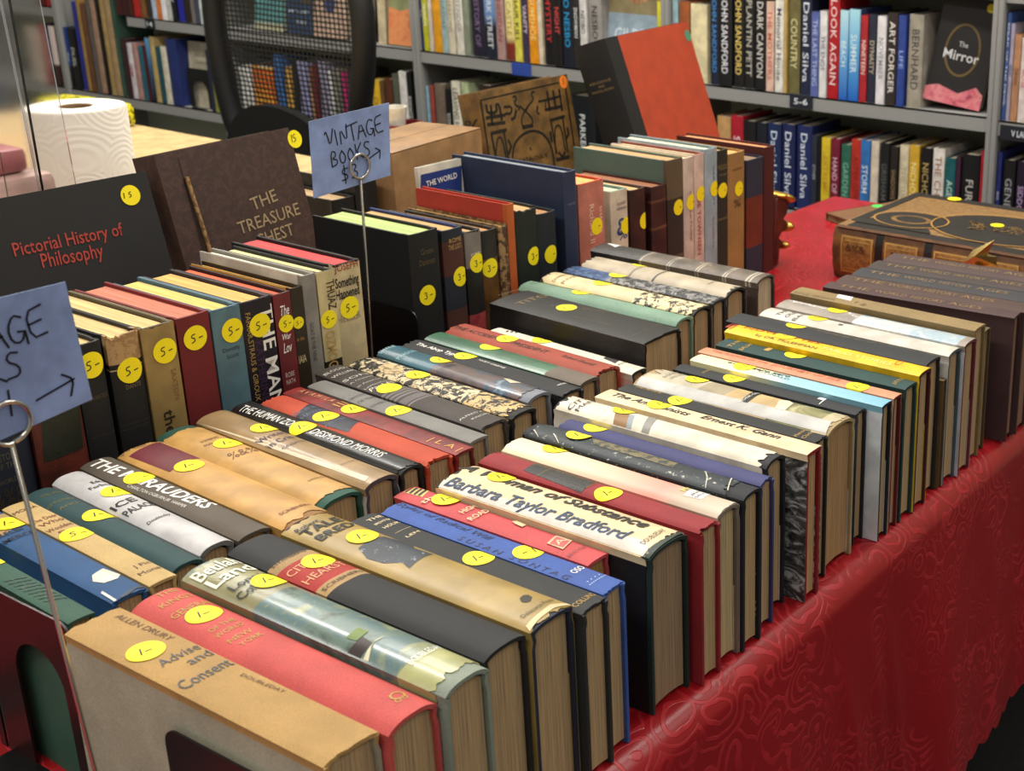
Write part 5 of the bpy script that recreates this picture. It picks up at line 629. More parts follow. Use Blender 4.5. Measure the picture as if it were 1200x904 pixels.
 ('y',-4.8506,2.755,.8436,.12,.0311,.1537,'scarlet book on the upper left grey shelf,between dark crimson and dark maroon','books on the upper left grey shelf',{'c': (.66,.08,.1),'k': 'paper','b': .08,'p': (.8,.76,.68)}),
 ('y',-4.4303,2.7547,.8436,.1359,.0382,.1492,'dark maroon book on the upper left grey shelf,between scarlet and oxblood','books on the upper left grey shelf',{'c': (.26,.05,.07),'k': 'paper','b': .08,'p': (.8,.76,.68)}),
 ('y',-4.3929,2.7549,.8436,.138,.0306,.1396,'oxblood book on the upper left grey shelf,between dark maroon and brown-red white-tailed','books on the upper left grey shelf',{'c': (.22,.06,.07),'k': 'paper','b': .08,'p': (.8,.76,.68)}),
 ('y',-4.3606,2.7532,.8436,.1397,.0231,.1623,'brown-red white-tailed book on the upper left grey shelf,between oxblood and bright red','books on the upper left grey shelf',{'c': (.3,.1,.08),'k': 'paper','b': .08,'p': (.8,.76,.68)}),
 ('y',-4.3284,2.7535,.8436,.1471,.035,.1556,'bright red book on the upper left grey shelf,between brown-red white-tailed and tan brown','books on the upper left grey shelf',{'c': (.74,.13,.11),'k': 'paper','b': .08,'p': (.8,.76,.68)}),
 ('y',-4.2942,2.7539,.8436,.1433,.0275,.1368,'tan brown book on the upper left grey shelf,between bright red and charcoal','books on the upper left grey shelf',{'c': (.5,.33,.16),'k': 'paper','b': .08,'p': (.8,.76,.68)}),
 ('y',-4.2614,2.7576,.8436,.1451,.0321,.1332,'charcoal book on the upper left grey shelf,between tan brown and pale blue white','books on the upper left grey shelf',{'c': (.2,.17,.17),'k': 'paper','b': .08,'p': (.8,.76,.68)}),
 ('y',-4.23,2.7531,.8436,.1524,.0248,.1428,'pale blue white book on the upper left grey shelf,between charcoal and orange and white','books on the upper left grey shelf',{'c': (.74,.8,.9),'k': 'paper','b': .08,'p': (.8,.76,.68)}),
 ('y',-4.2057,2.7524,.8436,.1482,.0176,.13,'orange and white book on the upper left shelf,right of the pale blue white one','books on the upper left grey shelf',{'c': (.86,.48,.2),'k': 'paper','b': .05,'p': (.8,.76,.68)}),
 ('y',-4.1815,2.7545,.8436,.1522,.0245,.1375,'pure white book on the upper left grey shelf,between orange and white and white patterned','books on the upper left grey shelf',{'c': (.94,.94,.95),'k': 'paper','b': .08,'p': (.8,.76,.68)}),
 ('y',-4.1528,2.7579,.8436,.1511,.0266,.1511,'white patterned book on the upper left grey shelf,between pure white and black and white','books on the upper left grey shelf',{'c': (.82,.82,.8),'k': 'paper','b': .08,'p': (.8,.76,.68)}),
 ('y',-4.1244,2.7535,.8436,.1553,.0241,.1612,'black and white book on the upper left grey shelf,between white patterned and ultramarine','books on the upper left grey shelf',{'c': (.06,.06,.08),'k': 'paper','b': .08,'p': (.8,.76,.68),'X': [('BOY',-.0808,.0,.0,.0385,.0135,(.9,.9,.9),.6,0)]}),
 ('y',-4.0938,2.7575,.8436,.157,.0308,.1514,'ultramarine book on the upper left grey shelf,between black and white and brown-black','books on the upper left grey shelf',{'c': (.13,.14,.62),'k': 'paper','b': .08,'p': (.8,.76,.68)}),
 ('y',-4.0579,2.7571,.8436,.1562,.0351,.1336,'brown-black book on the upper left grey shelf,between ultramarine and grey streaked','books on the upper left grey shelf',{'c': (.16,.11,.1),'k': 'paper','b': .08,'p': (.8,.76,.68)}),
 ('y',-4.0279,2.7567,.8436,.1606,.0191,.1439,'grey streaked book on the upper left grey shelf,between brown-black and slate','books on the upper left grey shelf',{'c': (.48,.45,.42),'k': 'paper','b': .05,'p': (.8,.76,.68)}),
 ('y',-4.0035,2.7558,.8436,.1592,.0235,.1413,'slate book on the upper left grey shelf,between grey streaked and white right-hand','books on the upper left grey shelf',{'c': (.26,.3,.38),'k': 'paper','b': .08,'p': (.8,.76,.68)}),
 ('y',-3.9715,2.7526,.8436,.1636,.0344,.1477,'white right-hand book on the upper left grey shelf,between slate and dark olive','books on the upper left grey shelf',{'c': (.9,.92,.9),'k': 'paper','b': .08,'p': (.8,.76,.68)}),
 ('y',-3.9377,2.7569,.8436,.1628,.0231,.1566,'dark olive book on the upper left grey shelf,between white right-hand and pale cream','books on the upper left grey shelf',{'c': (.3,.28,.12),'k': 'paper','b': .08,'p': (.8,.76,.68)}),
 ('y',-3.9202,2.7543,.8436,.1641,.0083,.1469,'pale cream book on the upper left grey shelf,between dark olive and muted grey','books on the upper left grey shelf',{'c': (.82,.78,.62),'k': 'paper','b': .05,'p': (.8,.76,.68)}),
 ('y',-3.8765,2.7542,.8436,.1657,.0129,.1632,'muted grey book,rightmost on the upper left grey shelf','books on the upper left grey shelf',{'c': (.4,.4,.38),'k': 'paper','b': .05,'p': (.8,.76,.68)}),
 ('y',-5.0026,2.7545,.5586,.2046,.0894,.1608,'cream book,leftmost on the lower left grey shelf','books on the lower left grey shelf',{'c': (.78,.72,.66),'k': 'paper','b': .08,'p': (.8,.76,.68)}),
 ('y',-4.9211,2.7542,.5586,.2168,.0433,.1431,'red book on the lower left grey shelf,between cream and thin navy','books on the lower left grey shelf',{'c': (.68,.07,.12),'k': 'paper','b': .08,'p': (.8,.76,.68),'X': [('MEMORIES',-.1128,.0,.0,.1368,.018,(.85,.6,.5),.6,0)]}),
 ('y',-4.891,2.7537,.5586,.2191,.0115,.1321,'thin navy book on the lower left grey shelf,between red and white over brown','books on the lower left grey shelf',{'c': (.12,.18,.3),'k': 'paper','b': .05,'p': (.8,.76,.68)}),
 ('y',-4.8633,2.7524,.5586,.215,.0346,.138,'white over brown book on the lower left grey shelf,between thin navy and grey','books on the lower left grey shelf',{'c': (.3,.25,.22),'k': 'paper','b': .08,'p': (.8,.76,.68),'s': ('grad',(.88,.8,.78),.0,(.88,.8,.78),.62,(.25,.14,.12),.66,(.22,.12,.1),1.0,.215)}),
 ('y',-4.8301,2.7547,.5586,.2182,.026,.149,'grey book on the lower left grey shelf,between white over brown and white-lettered blue','books on the lower left grey shelf',{'c': (.26,.25,.24),'k': 'paper','b': .08,'p': (.8,.76,.68)}),
 ('y',-4.7748,2.7529,.5586,.2181,.0161,.1309,'white-lettered blue book on the lower left grey shelf,between grey and white-lettered black','books on the lower left grey shelf',{'c': (.2,.3,.5),'k': 'paper','b': .05,'p': (.8,.76,.68),'s': ('grad',(.1,.22,.52),.0,(.12,.24,.5),.6,(.08,.08,.1),.65,(.06,.06,.08),1.0,.2181),'X': [('Test',-.1134,.0,.0,.0344,.009,(.9,.92,.95),.6,0)]}),
 ('y',-4.7428,2.7528,.5586,.2179,.0417,.1622,'white-lettered black book on the lower left grey shelf,between white-lettered blue and tall thin blue','books on the lower left grey shelf',{'c': (.05,.05,.06),'k': 'paper','b': .08,'p': (.8,.76,.68),'X': [('DUEL',-.1133,.0,.0,.0684,.018,(.85,.85,.8),.6,0)]}),
 ('y',-4.7039,2.7577,.5586,.3103,.0307,.1431,'tall thin blue book on the lower left grey shelf,between white-lettered black and gold-edged','books on the lower left grey shelf',{'c': (.14,.18,.56),'k': 'paper','b': .08,'p': (.8,.76,.68)}),
 ('y',-4.673,2.7545,.5586,.3182,.02,.134,'gold-edged book on the lower left grey shelf,between tall thin blue and brown spotted','books on the lower left grey shelf',{'c': (.7,.54,.26),'k': 'paper','b': .05,'p': (.8,.76,.68)}),
 ('y',-4.6485,2.7521,.5586,.308,.0225,.158,'brown spotted book on the lower left grey shelf,between gold-edged and tall grey','books on the lower left grey shelf',{'c': (.42,.28,.18),'k': 'paper','b': .08,'p': (.8,.76,.68)}),
 ('y',-4.6229,2.7576,.5586,.3331,.0224,.1324,'tall grey book on the lower left grey shelf,between brown spotted and pinkish tan tall','books on the lower left grey shelf',{'c': (.4,.38,.36),'k': 'paper','b': .08,'p': (.8,.76,.68)}),
 ('y',-4.5872,2.7536,.5586,.37,.0326,.1539,'pinkish tan tall book on the lower left grey shelf,between tall grey and black tall','books on the lower left grey shelf',{'c': (.68,.54,.44),'k': 'paper','b': .08,'p': (.8,.76,.68)}),
 ('y',-4.5609,2.7535,.5586,.3543,.0143,.1468,'black tall book on the lower left grey shelf,between pinkish tan tall and straw tall','books on the lower left grey shelf',{'c': (.12,.09,.07),'k': 'paper','b': .05,'p': (.8,.76,.68)}),
 ('y',-4.5382,2.7577,.5586,.3729,.0245,.1612,'straw tall book on the lower left grey shelf,between black tall and buff tall','books on the lower left grey shelf',{'c': (.72,.6,.38),'k': 'paper','b': .08,'p': (.8,.76,.68)}),
 ('y',-4.5018,2.7551,.5586,.375,.0371,.1325,'buff tall book on the lower left grey shelf,between straw tall and green cloth tall','books on the lower left grey shelf',{'c': (.7,.58,.42),'k': 'paper','b': .08,'p': (.8,.76,.68)}),
 ('y',-4.471,2.7544,.5586,.3655,.0191,.1364,'green cloth tall book on the lower left grey shelf,between buff tall and dark maroon','books on the lower left grey shelf',{'c': (.22,.33,.28),'k': 'paper','b': .05,'p': (.8,.76,.68)}),
 ('y',-4.4388,2.7563,.5586,.2026,.034,.1559,'dark maroon book on the lower left grey shelf,between green cloth tall and white red-lettered','books on the lower left grey shelf',{'c': (.22,.1,.12),'k': 'paper','b': .08,'p': (.8,.76,.68)}),
 ('y',-4.4059,2.754,.5586,.1906,.0263,.1366,'white red-lettered book on the lower left grey shelf,between dark maroon and pink','books on the lower left grey shelf',{'c': (.86,.83,.84),'k': 'paper','b': .08,'p': (.8,.76,.68),'X': [('GEM',-.0991,.0,.0,.0419,.0147,(.7,.1,.2),.6,0)]}),
 ('y',-4.3767,2.7543,.5586,.1929,.0261,.1449,'pink book on the lower left grey shelf,between white red-lettered and teal','books on the lower left grey shelf',{'c': (.72,.55,.52),'k': 'paper','b': .08,'p': (.8,.76,.68)}),
 ('y',-4.3477,2.7567,.5586,.1836,.0259,.1539,'teal book on the lower left grey shelf,between pink and dark-red-topped','books on the lower left grey shelf',{'c': (.12,.42,.5),'k': 'paper','b': .08,'p': (.8,.76,.68)}),
 ('y',-4.3237,2.7546,.5586,.1885,.016,.1417,'dark-red-topped book on the lower left grey shelf,between teal and sky-blue-topped','books on the lower left grey shelf',{'c': (.3,.08,.1),'k': 'paper','b': .05,'p': (.8,.76,.68)}),
 ('y',-4.3021,2.7542,.5586,.2163,.0208,.1324,'sky-blue-topped book on the lower left grey shelf,between dark-red-topped and sand','books on the lower left grey shelf',{'c': (.2,.3,.5),'k': 'paper','b': .08,'p': (.8,.76,.68),'s': ('grad',(.35,.6,.78),.0,(.2,.32,.44),.5,(.08,.08,.1),1.0,.2163)}),
 ('y',-4.2759,2.755,.5586,.2212,.0255,.1631,'sand book on the lower left grey shelf,between sky-blue-topped and dark teal','books on the lower left grey shelf',{'c': (.78,.68,.44),'k': 'paper','b': .08,'p': (.8,.76,.68)}),
 ('y',-4.2499,2.7556,.5586,.1916,.0205,.1495,'dark teal book on the lower left grey shelf,between sand and ivory','books on the lower left grey shelf',{'c': (.1,.32,.36),'k': 'paper','b': .08,'p': (.8,.76,.68)}),
 ('y',-4.2204,2.7568,.5586,.194,.0324,.1499,'ivory book on the lower left grey shelf,between dark teal and navy orange-dotted','books on the lower left grey shelf',{'c': (.9,.87,.78),'k': 'paper','b': .08,'p': (.8,.76,.68)}),
 ('y',-4.1735,2.7539,.5586,.2235,.0558,.1391,'navy orange-dotted book on the lower left grey shelf,between ivory and navy short','books on the lower left grey shelf',{'c': (.12,.18,.42),'k': 'paper','b': .08,'p': (.8,.76,.68)}),
 ('y',-3.9805,2.755,.5586,.2025,.0215,.161,'navy short book on the lower left grey shelf,between navy orange-dotted and yellow-green low','books on the lower left grey shelf',{'c': (.14,.16,.26),'k': 'paper','b': .08,'p': (.8,.76,.68)}),
 ('y',-3.9572,2.7528,.5586,.1257,.0192,.1636,'yellow-green low book on the lower left grey shelf,between navy short and white','books on the lower left grey shelf',{'c': (.6,.6,.25),'k': 'paper','b': .05,'p': (.8,.76,.68)}),
 ('y',-3.8054,2.7548,.5586,.1648,.0556,.1574,'white book behind the chair mesh,between the yellow-green low and orange striped','books on the lower left grey shelf',{'c': (.88,.88,.86),'k': 'paper','b': .08,'p': (.8,.76,.68)}),
 ('y',-3.7224,2.7573,.5586,.1694,.1017,.1466,'orange striped book behind the chair mesh,between the white and blue','books on the lower left grey shelf',{'c': (.8,.3,.1),'k': 'paper','b': .08,'p': (.8,.76,.68),'B': [(.0,.05,(.9,.66,.22)),(.1,.15000000000000002,(.9,.66,.22)),(.2,.25,(.9,.66,.22)),(.30000000000000004,.35000000000000003,(.9,.66,.22)),(.4,.45,(.9,.66,.22)),(.5,.55,(.9,.66,.22)),(.6000000000000001,.6500000000000001,(.9,.66,.22)),(.7000000000000001,.7500000000000001,(.9,.66,.22)),(.8,.8500000000000001,(.9,.66,.22)),(.9,.9500000000000001,(.9,.66,.22))]}),
 ('y',-3.6332,2.7551,.5586,.2152,.0366,.1346,'blue book behind the chair mesh,between the orange striped and yellow','books on the lower left grey shelf',{'c': (.22,.42,.66),'k': 'paper','b': .08,'p': (.8,.76,.68)}),
 ('y',-3.5861,2.7541,.5586,.1817,.032,.1387,'yellow book behind the chair mesh,between the blue and black','books on the lower left grey shelf',{'c': (.82,.62,.3),'k': 'paper','b': .08,'p': (.8,.76,.68)}),
 ('y',-3.5536,2.7544,.5586,.206,.0235,.1586,'black book behind the chair mesh,between the yellow and lavender','books on the lower left grey shelf',{'c': (.08,.08,.08),'k': 'paper','b': .08,'p': (.8,.76,.68)}),
 ('y',-3.5152,2.7521,.5586,.2067,.0437,.1575,'lavender book behind the chair mesh,between the black and tan','books on the lower left grey shelf',{'c': (.58,.58,.74),'k': 'paper','b': .08,'p': (.8,.76,.68)}),
 ('y',-3.4834,2.7577,.5586,.1909,.011,.165,'tan book behind the chair mesh,between the lavender and maroon','books on the lower left grey shelf',{'c': (.72,.55,.35),'k': 'paper','b': .05,'p': (.8,.76,.68)}),
 ('y',-3.4615,2.7532,.5586,.1982,.023,.1537,'maroon book behind the chair mesh,between the tan and violet grey','books on the lower left grey shelf',{'c': (.45,.12,.16),'k': 'paper','b': .08,'p': (.8,.76,.68)}),
 ('y',-3.422,2.7531,.5586,.2122,.0387,.153,'violet grey book behind the chair mesh,between the maroon and white-edged','books on the lower left grey shelf',{'c': (.56,.54,.64),'k': 'paper','b': .08,'p': (.8,.76,.68)}),
 ('y',-3.3888,2.7522,.5586,.1889,.0186,.1431,'white-edged book behind the chair mesh,between the violet grey and olive grey','books on the lower left grey shelf',{'c': (.8,.8,.8),'k': 'paper','b': .05,'p': (.8,.76,.68)}),
 ('y',-3.3616,2.7529,.5586,.1966,.0263,.1325,'olive grey book behind the chair mesh,between the white-edged and magenta','books on the lower left grey shelf',{'c': (.5,.5,.45),'k': 'paper','b': .08,'p': (.8,.76,.68)}),
 ('y',-3.3307,2.757,.5586,.1889,.0261,.1364,'magenta book behind the chair mesh,between the olive grey and dark grey','books on the lower left grey shelf',{'c': (.72,.13,.42),'k': 'paper','b': .08,'p': (.8,.76,.68)}),
 ('y',-3.3001,2.757,.5586,.1917,.0259,.1385,'dark grey book behind the chair mesh,at the right end','books on the lower left grey shelf',{'c': (.25,.25,.28),'k': 'paper','b': .08,'p': (.8,.76,.68)}),
]
DISP = [
 ('hardback_book',[-1.2477,.813,.7529],[[.225,-.0,-.9744],[.9744,.0,.225],[.0,-1.0,-.0]],.302,.026,.268,'big black hardback with red title,standing in front of the paper towel roll',{'c': (.12,.115,.11),'b': .05,'p': (.6,.5,.4),'FX': [('Pictorial History of',.1705,.2508,-.0252,.111,.013,(.68,.24,.19),1,0),('Philosophy',.1686,.2344,-.0498,.0623,.014,(.68,.24,.19),1,0)],'F': [],'FK': [],'FS': [(.2444,.2808,.0105,'1959',(.985,.9,.06))]}),
 ('cord_bound_album',[-1.2765,1.0152,.7536],[[.2068,.0217,-.9781],[.9728,.1022,.2079],[.1045,-.9945,-.0]],.314,.035,.186,'big brown cord-bound album with gold title',{'c': ('speck',(.24,.165,.14),(.29,.2,.17)),'b': .02,'p': (.2,.15,.13),'FX': [('THE',.1236,.2407,.108,.038,.014,(.66,.56,.42),0,0),('TREASURE',.1245,.2188,.0428,.0911,.014,(.66,.56,.42),0,0),('CHEST',.1258,.1986,.0396,.0555,.014,(.66,.56,.42),0,0)],'F': [],'FK': [([(.0289,.3054),(.0266,.1867)],.0015,(.19,.14,.12))],'FS': [(.1906,.2996,.0105,'15',(.985,.9,.06))]}),
 ('catalogue_book',[-1.4319,1.6619,.7531],[[.1727,.0182,-.9848],[.9794,.1029,.1736],[.1045,-.9945,-.0]],.288,.036,.232,'tan old hardback with black block ornament and orange sticker',{'c': (.5,.37,.19),'b': .05,'k': 'leather','p': (.6,.5,.35),'X': [('%',-.24,.0,1.57,.03,.02,(.15,.12,.08),2,0)],'FX': [('A',.1018,.1884,.0169,.0059,.006,(.1,.085,.06),1,0),('CATALOGUE',.1049,.1729,-.05,.0741,.006,(.1,.085,.06),1,0)],'F': [],'FK': [([(.009,.2768),(.2215,.2776)],.0022,(.1,.085,.06)),([(.009,.2768),(.0027,.1969)],.003,(.1,.085,.06)),([(.2215,.2776),(.213,.1371)],.0035,(.1,.085,.06)),([(.0186,.2674),(.018,.2554),(.04,.2541),(.0406,.2663),(.0484,.2652),(.0478,.2427)],.005,(.1,.085,.06)),([(.0146,.2498),(.0559,.2476)],.005,(.1,.085,.06)),([(.0146,.2397),(.0525,.2368)],.005,(.1,.085,.06)),([(.0289,.2649),(.0237,.2383)],.005,(.1,.085,.06)),([(.0596,.2594),(.0774,.2579),(.0724,.2472),(.0597,.2491)],.004,(.1,.085,.06)),([(.1704,.267),(.1689,.2392)],.005,(.1,.085,.06)),([(.1864,.2659),(.1852,.239)],.005,(.1,.085,.06)),([(.2029,.2658),(.2004,.2346)],.005,(.1,.085,.06)),([(.1631,.2551),(.2035,.256)],.004,(.1,.085,.06)),([(.1585,.2408),(.2021,.2398)],.005,(.1,.085,.06)),([(.1454,.2555),(.1614,.2554),(.1602,.2459)],.004,(.1,.085,.06)),([(.085,.2713),(.0912,.2719),(.0905,.2654),(.0844,.2641),(.0873,.2575),(.0954,.2542),(.0919,.2506)],.0032,(.1,.085,.06)),([(.1381,.2714),(.1334,.2731),(.1291,.2673),(.1338,.2635),(.1286,.2579),(.1167,.2532),(.1095,.2469)],.0032,(.1,.085,.06)),([(.0967,.2551),(.1089,.2449),(.1182,.2361),(.1213,.2293),(.1171,.2215)],.003,(.1,.085,.06)),([(.1164,.2522),(.104,.2456),(.0956,.2375),(.0927,.2295),(.095,.2228)],.003,(.1,.085,.06)),([(.095,.2228),(.1172,.2219)],.006,(.1,.085,.06)),([(.0714,.2391),(.0785,.2401),(.0848,.2495)],.005,(.1,.085,.06)),([(.1396,.2371),(.1352,.2399),(.1394,.2478)],.004,(.1,.085,.06)),([(.0555,.1834),(.0615,.1969),(.0748,.2072),(.0938,.2135),(.1148,.2144),(.1342,.2091),(.1483,.1971),(.1547,.183),(.1557,.1632),(.1535,.1505)],.0042,(.1,.085,.06)),([(.0182,.2259),(.0522,.2255)],.005,(.1,.085,.06)),([(.0173,.223),(.0167,.1903)],.004,(.1,.085,.06)),([(.0469,.2243),(.0454,.1831)],.004,(.1,.085,.06)),([(.0167,.1903),(.0277,.2151),(.0351,.218),(.0401,.213),(.0407,.1839)],.003,(.1,.085,.06)),([(.0535,.2087),(.0574,.1997),(.0495,.1907)],.005,(.1,.085,.06)),([(.1654,.2225),(.2024,.2233)],.005,(.1,.085,.06)),([(.1664,.2201),(.1652,.1702)],.004,(.1,.085,.06)),([(.1982,.2218),(.1958,.167)],.004,(.1,.085,.06)),([(.1641,.1726),(.1712,.2064),(.1808,.2135),(.19,.2077),(.1894,.1704)],.003,(.1,.085,.06)),([(.2054,.2031),(.2063,.1941),(.1989,.1887)],.005,(.1,.085,.06)),([(.1595,.2039),(.159,.191)],.005,(.1,.085,.06)),([(.1637,.1595),(.1949,.1583)],.006,(.1,.085,.06)),([(.1722,.169),(.179,.1612),(.1863,.1665)],.005,(.1,.085,.06))],'FS': [(.2176,.277,.0105,'5',(.96,.52,.16))]}),
 ('hardback_book',[-1.3701,1.9764,.7596],[[.3043,.0537,-.9511],[.9366,.1651,.309],[.1736,-.9848,-.0]],.349,.062,.294,'huge orange-red hardback with black spine,behind the upright row',{'c': (.115,.11,.11),'b': .04,'p': (.7,.6,.5),'X': [('THE WORKS',-.17,-.003,1.5708,.04,.007,(.6,.5,.3),0,0),('RELIGIOUS',-.285,.0,1.5708,.04,.004,(.6,.5,.3),0,0),('AND',-.278,.0,1.5708,.012,.004,(.6,.5,.3),0,0),('MAGICAL BOOKS',-.271,.0,1.5708,.042,.004,(.6,.5,.3),0,0)],'FX': [],'F': [([(.042,.0),(.2935,.0),(.2935,.3485),(.042,.3485)],('cloth',(.8,.3,.16)))],'FK': [],'FS': [(.2823,.3233,.0105,'40',(.32,.55,.42))]}),
 ('picture_booklet',[-1.246,1.213,.7502],[[.0523,-.0,-.9986],[.9986,.0,.0523],[.0,-1.0,-.0]],.252,.006,.074,'slim white-bordered blue booklet behind the orange-red upright hardback',{'c': (.88,.86,.8),'b': .05,'k': 'paper','p': (.8,.8,.8),'FX': [('THE WORLD',.0374,.2311,.0474,.0528,.007,(.95,.93,.9),1,0)],'F': [([(.0045,.2429),(.0742,.2427),(.0622,.1595),(-.0076,.1635)],(.15,.23,.5))],'FK': [],'FS': []}),
]

# ------------------------------------------------------------------ the room
def structure(name, bm, m, smooth=None):
    return tag(obj(name, bm, m, None, smooth), kind='structure')
bm = bmesh.new(); box(bm, -7, 3, -2, 3.3, -.1, 0); structure('floor', bm, mat('speck', (.10, .10, .11), (.14, .13, .13)))
bm = bmesh.new(); box(bm, -7, 3, 3.12, 3.3, 0, 3.0); structure('wall_back', bm, mat('plain', (.72, .72, .62)))
bm = bmesh.new(); box(bm, -7, -6.8, -2, 3.12, 0, 3.0); structure('wall_left', bm, mat('plain', (.72, .72, .64)))
bm = bmesh.new(); box(bm, -7, 3, -2, 3.3, 3.0, 3.1); structure('ceiling', bm, mat('plain', (.86, .85, .80)))

# ------------------------------------------------------------------ tables
TX0, TX1, TY0, TY1 = -1.295, -.525, .02, 2.215
def table(label, x0, x1, y0, y1, top, thick, m, legm, name='folding_table'):
    r = empty(name, Vector(((x0 + x1) / 2, (y0 + y1) / 2, 0)), label, 'table')
    cx, cy = r.location.x, r.location.y
    bm = bmesh.new(); box(bm, x0 - cx, x1 - cx, y0 - cy, y1 - cy, top - thick, top, bev=.004); obj('table_top', bm, m, r, 40)
    for sx in (0, 1):
        for sy in (0, 1):
            bm = bmesh.new(); px = (x0 + .06 if sx == 0 else x1 - .06) - cx; py = (y0 + .1 if sy == 0 else y1 - .1) - cy
            tube(bm, [(px, py, 0), (px, py, top - thick)], .016, 12); obj('leg', bm, legm, r, 40)
    return r
METAL = mat('metal', (.55, .55, .56), (.35,))
table('folding table hidden beneath the red damask cloth', TX0, TX1, TY0, TY1, .7455, .03, mat('plain', (.75, .73, .7)), METAL)
table('tan topped desk behind the red table, holding the paper towel roll', -3.42, -1.31, .30, 1.885, .75, .035, mat('paper', (.90, .77, .54)), mat('plain', (.25, .24, .23)), 'desk')

def tablecloth():
    bm = bmesh.new(); hem = .405
    ys = [TY0 - .02 + i * .009 for i in range(int((TY1 - TY0 + .04) / .009) + 1)]
    prof_ = [(TX0 - .004, .45)] + [(TX0 - .004, .735), (TX0 + .004, .748)]
    n = 60
    prof_ += [(TX0 + .01 + (TX1 - .02 - TX0 - .01) * i / n, .7497) for i in range(n + 1)]
    rr = .024
    for k in range(1, 9):
        a = k / 8 * math.pi / 2; prof_.append((TX1 - .012 + rr * math.sin(a), .7497 - rr + rr * math.cos(a)))
    nd = 34
    x_e = TX1 - .012 + rr; z_e = .7497 - rr
    for k in range(1, nd + 1): prof_.append((x_e, z_e + (hem - z_e) * k / nd))
    rows = []
    for y in ys:
        row = []
        for i, (x, z) in enumerate(prof_):
            if z < z_e and x > -1:
                d = (z_e - z) / (z_e - hem)
                fold = .010 * math.sin(y * 17 + 1.2 + .8 * math.sin(y * 5)) + .006 * math.sin(y * 39 + 2) + .004 * math.sin(y * 8 - 3 * d)
                crease = sum(.007 * math.exp(-((y - yc - .05 * (d - .3)) / .007) ** 2) * max(0, min(1, (d - .12) * 3)) for yc in (.93, .985, 1.02, .56, 1.42))
                x = x + (fold * d + crease * .8) + .02 * d
                if d > .97: z -= 0
                z = z - .011 * abs(math.sin(y * math.pi / .035)) * max(0, d - .8) / .2
            elif x > -1.2 and z > .74:
                z += 0
            row.append(bm.verts.new((x, y, z)))
        rows.append(row)
    for a, b in zip(rows, rows[1:]):
        for i in range(len(prof_) - 1): bm.faces.new((a[i], a[i + 1], b[i + 1], b[i]))
    # drop at the far end
    far = rows[-1]; prev = far
    for k in range(1, 10):
        z = .7497 - .3 * k / 9
        cur = [bm.verts.new((v.co.x, ys[-1] + .006 + .006 * math.sin(v.co.x * 30) * k / 9, min(v.co.z, z))) for v in far]
        for i in range(len(cur) - 1): bm.faces.new((prev[i], prev[i + 1], cur[i + 1], cur[i]))
        prev = cur
    bmesh.ops.remove_doubles(bm, verts=bm.verts[:], dist=.00002)
    o = obj('tablecloth', bm, damask(), None, 60)
    tag(o, 'red damask tablecloth with scalloped hem under all the books', 'tablecloth')
tablecloth()

# ------------------------------------------------------------------ bookcases along the back
SHM = mat('plain', (.56, .56, .55)); SHB = mat('plain', (.68, .70, .60))
YB = 2.75; ZU, ZL = .8436, .5586
def bookcase(label, x0, x1, z_off=0, gap=None, tags=()):
    r = empty('metal_bookcase', Vector(((x0 + x1) / 2, YB + .15, 0)), label, 'bookcase', 'grey metal bookcases along the back wall')
    cx, cy = (x0 + x1) / 2, YB + .15
    bm = bmesh.new(); box(bm, x0 - cx, x1 - cx, .285, .295, .03, 2.1); obj('back_panel', bm, SHB, r)
    for i, z in enumerate((.03, .2736, ZL, ZU, 1.135, 1.42)):
        z += z_off; bm = bmesh.new(); a = x0
        if gap and i == 3: a = gap
        box(bm, a + .014 - cx, x1 - .014 - cx, .0 , .284, z - .004, z - .0002)
        box(bm, a + .014 - cx, x1 - .014 - cx, .0, .006, z - .034, z - .0002)
        for v in bm.verts: v.co.y -= .15 - 0
        obj('shelf', bm, SHM, r)
    for x in (x0, x1):
        bm = bmesh.new(); s = 1 if x == x0 else -1
        box(bm, min(x, x + s * .013) - cx, max(x, x + s * .013) - cx, -.158, -.125, 0, 2.1, bev=.003)
        box(bm, min(x, x + s * .003) - cx, max(x, x + s * .003) - cx, -.15, .28, 0, 2.1)
        obj('upright', bm, SHM, r, 40)
    for ch in r.children:
        if ch.name.startswith('back_panel'):
            for v in ch.data.vertices: v.co.y -= .15
    for lx, lz, lw, c, tx in tags:
        bm = bmesh.new(); box(bm, lx - lw / 2 - cx, lx + lw / 2 - cx, -.1535, -.1505, lz - .017, lz + .017, bev=.001)
        t = obj('label_holder', bm, mat('plain', c), r)
        if tx:
            bm = text_bm(tx, lw * .6, .014, 2)
            bmesh.ops.transform(bm, matrix=Matrix.Translation((lx - cx, -.1542, lz)) @ Matrix.Rotation(R(90), 4, 'X'), verts=bm.verts[:])
            obj('label_text', bm, mat('ink', (.85, .87, .9)), t)
bookcase('grey metal bookcase at the far left edge', -5.70, -4.80)
bookcase('grey metal bookcase behind the paper towel roll and chair', -4.80, -3.90, gap=-4.40, tags=((-4.255, .826, .05, (.08, .08, .09), '14'),))
bookcase('grey metal bookcase mostly seen through the mesh chair', -3.90, -2.995)
bookcase('grey metal bookcase behind the cardboard box and old catalogue', -2.995, -2.09, tags=((-2.59, .824, .07, (.16, .27, .60), ''),))
bookcase('grey metal bookcase behind the bare red cloth', -2.09, -1.18, tags=((-1.684, .829, .065, (.09, .11, .16), '5-6'),))
bookcase('grey metal bookcase at the right edge of the view', -1.18, -.27, z_off=-.004, tags=((-1.09, .815, .14, (.07, .08, .12), 'V LARGE PRT'),))

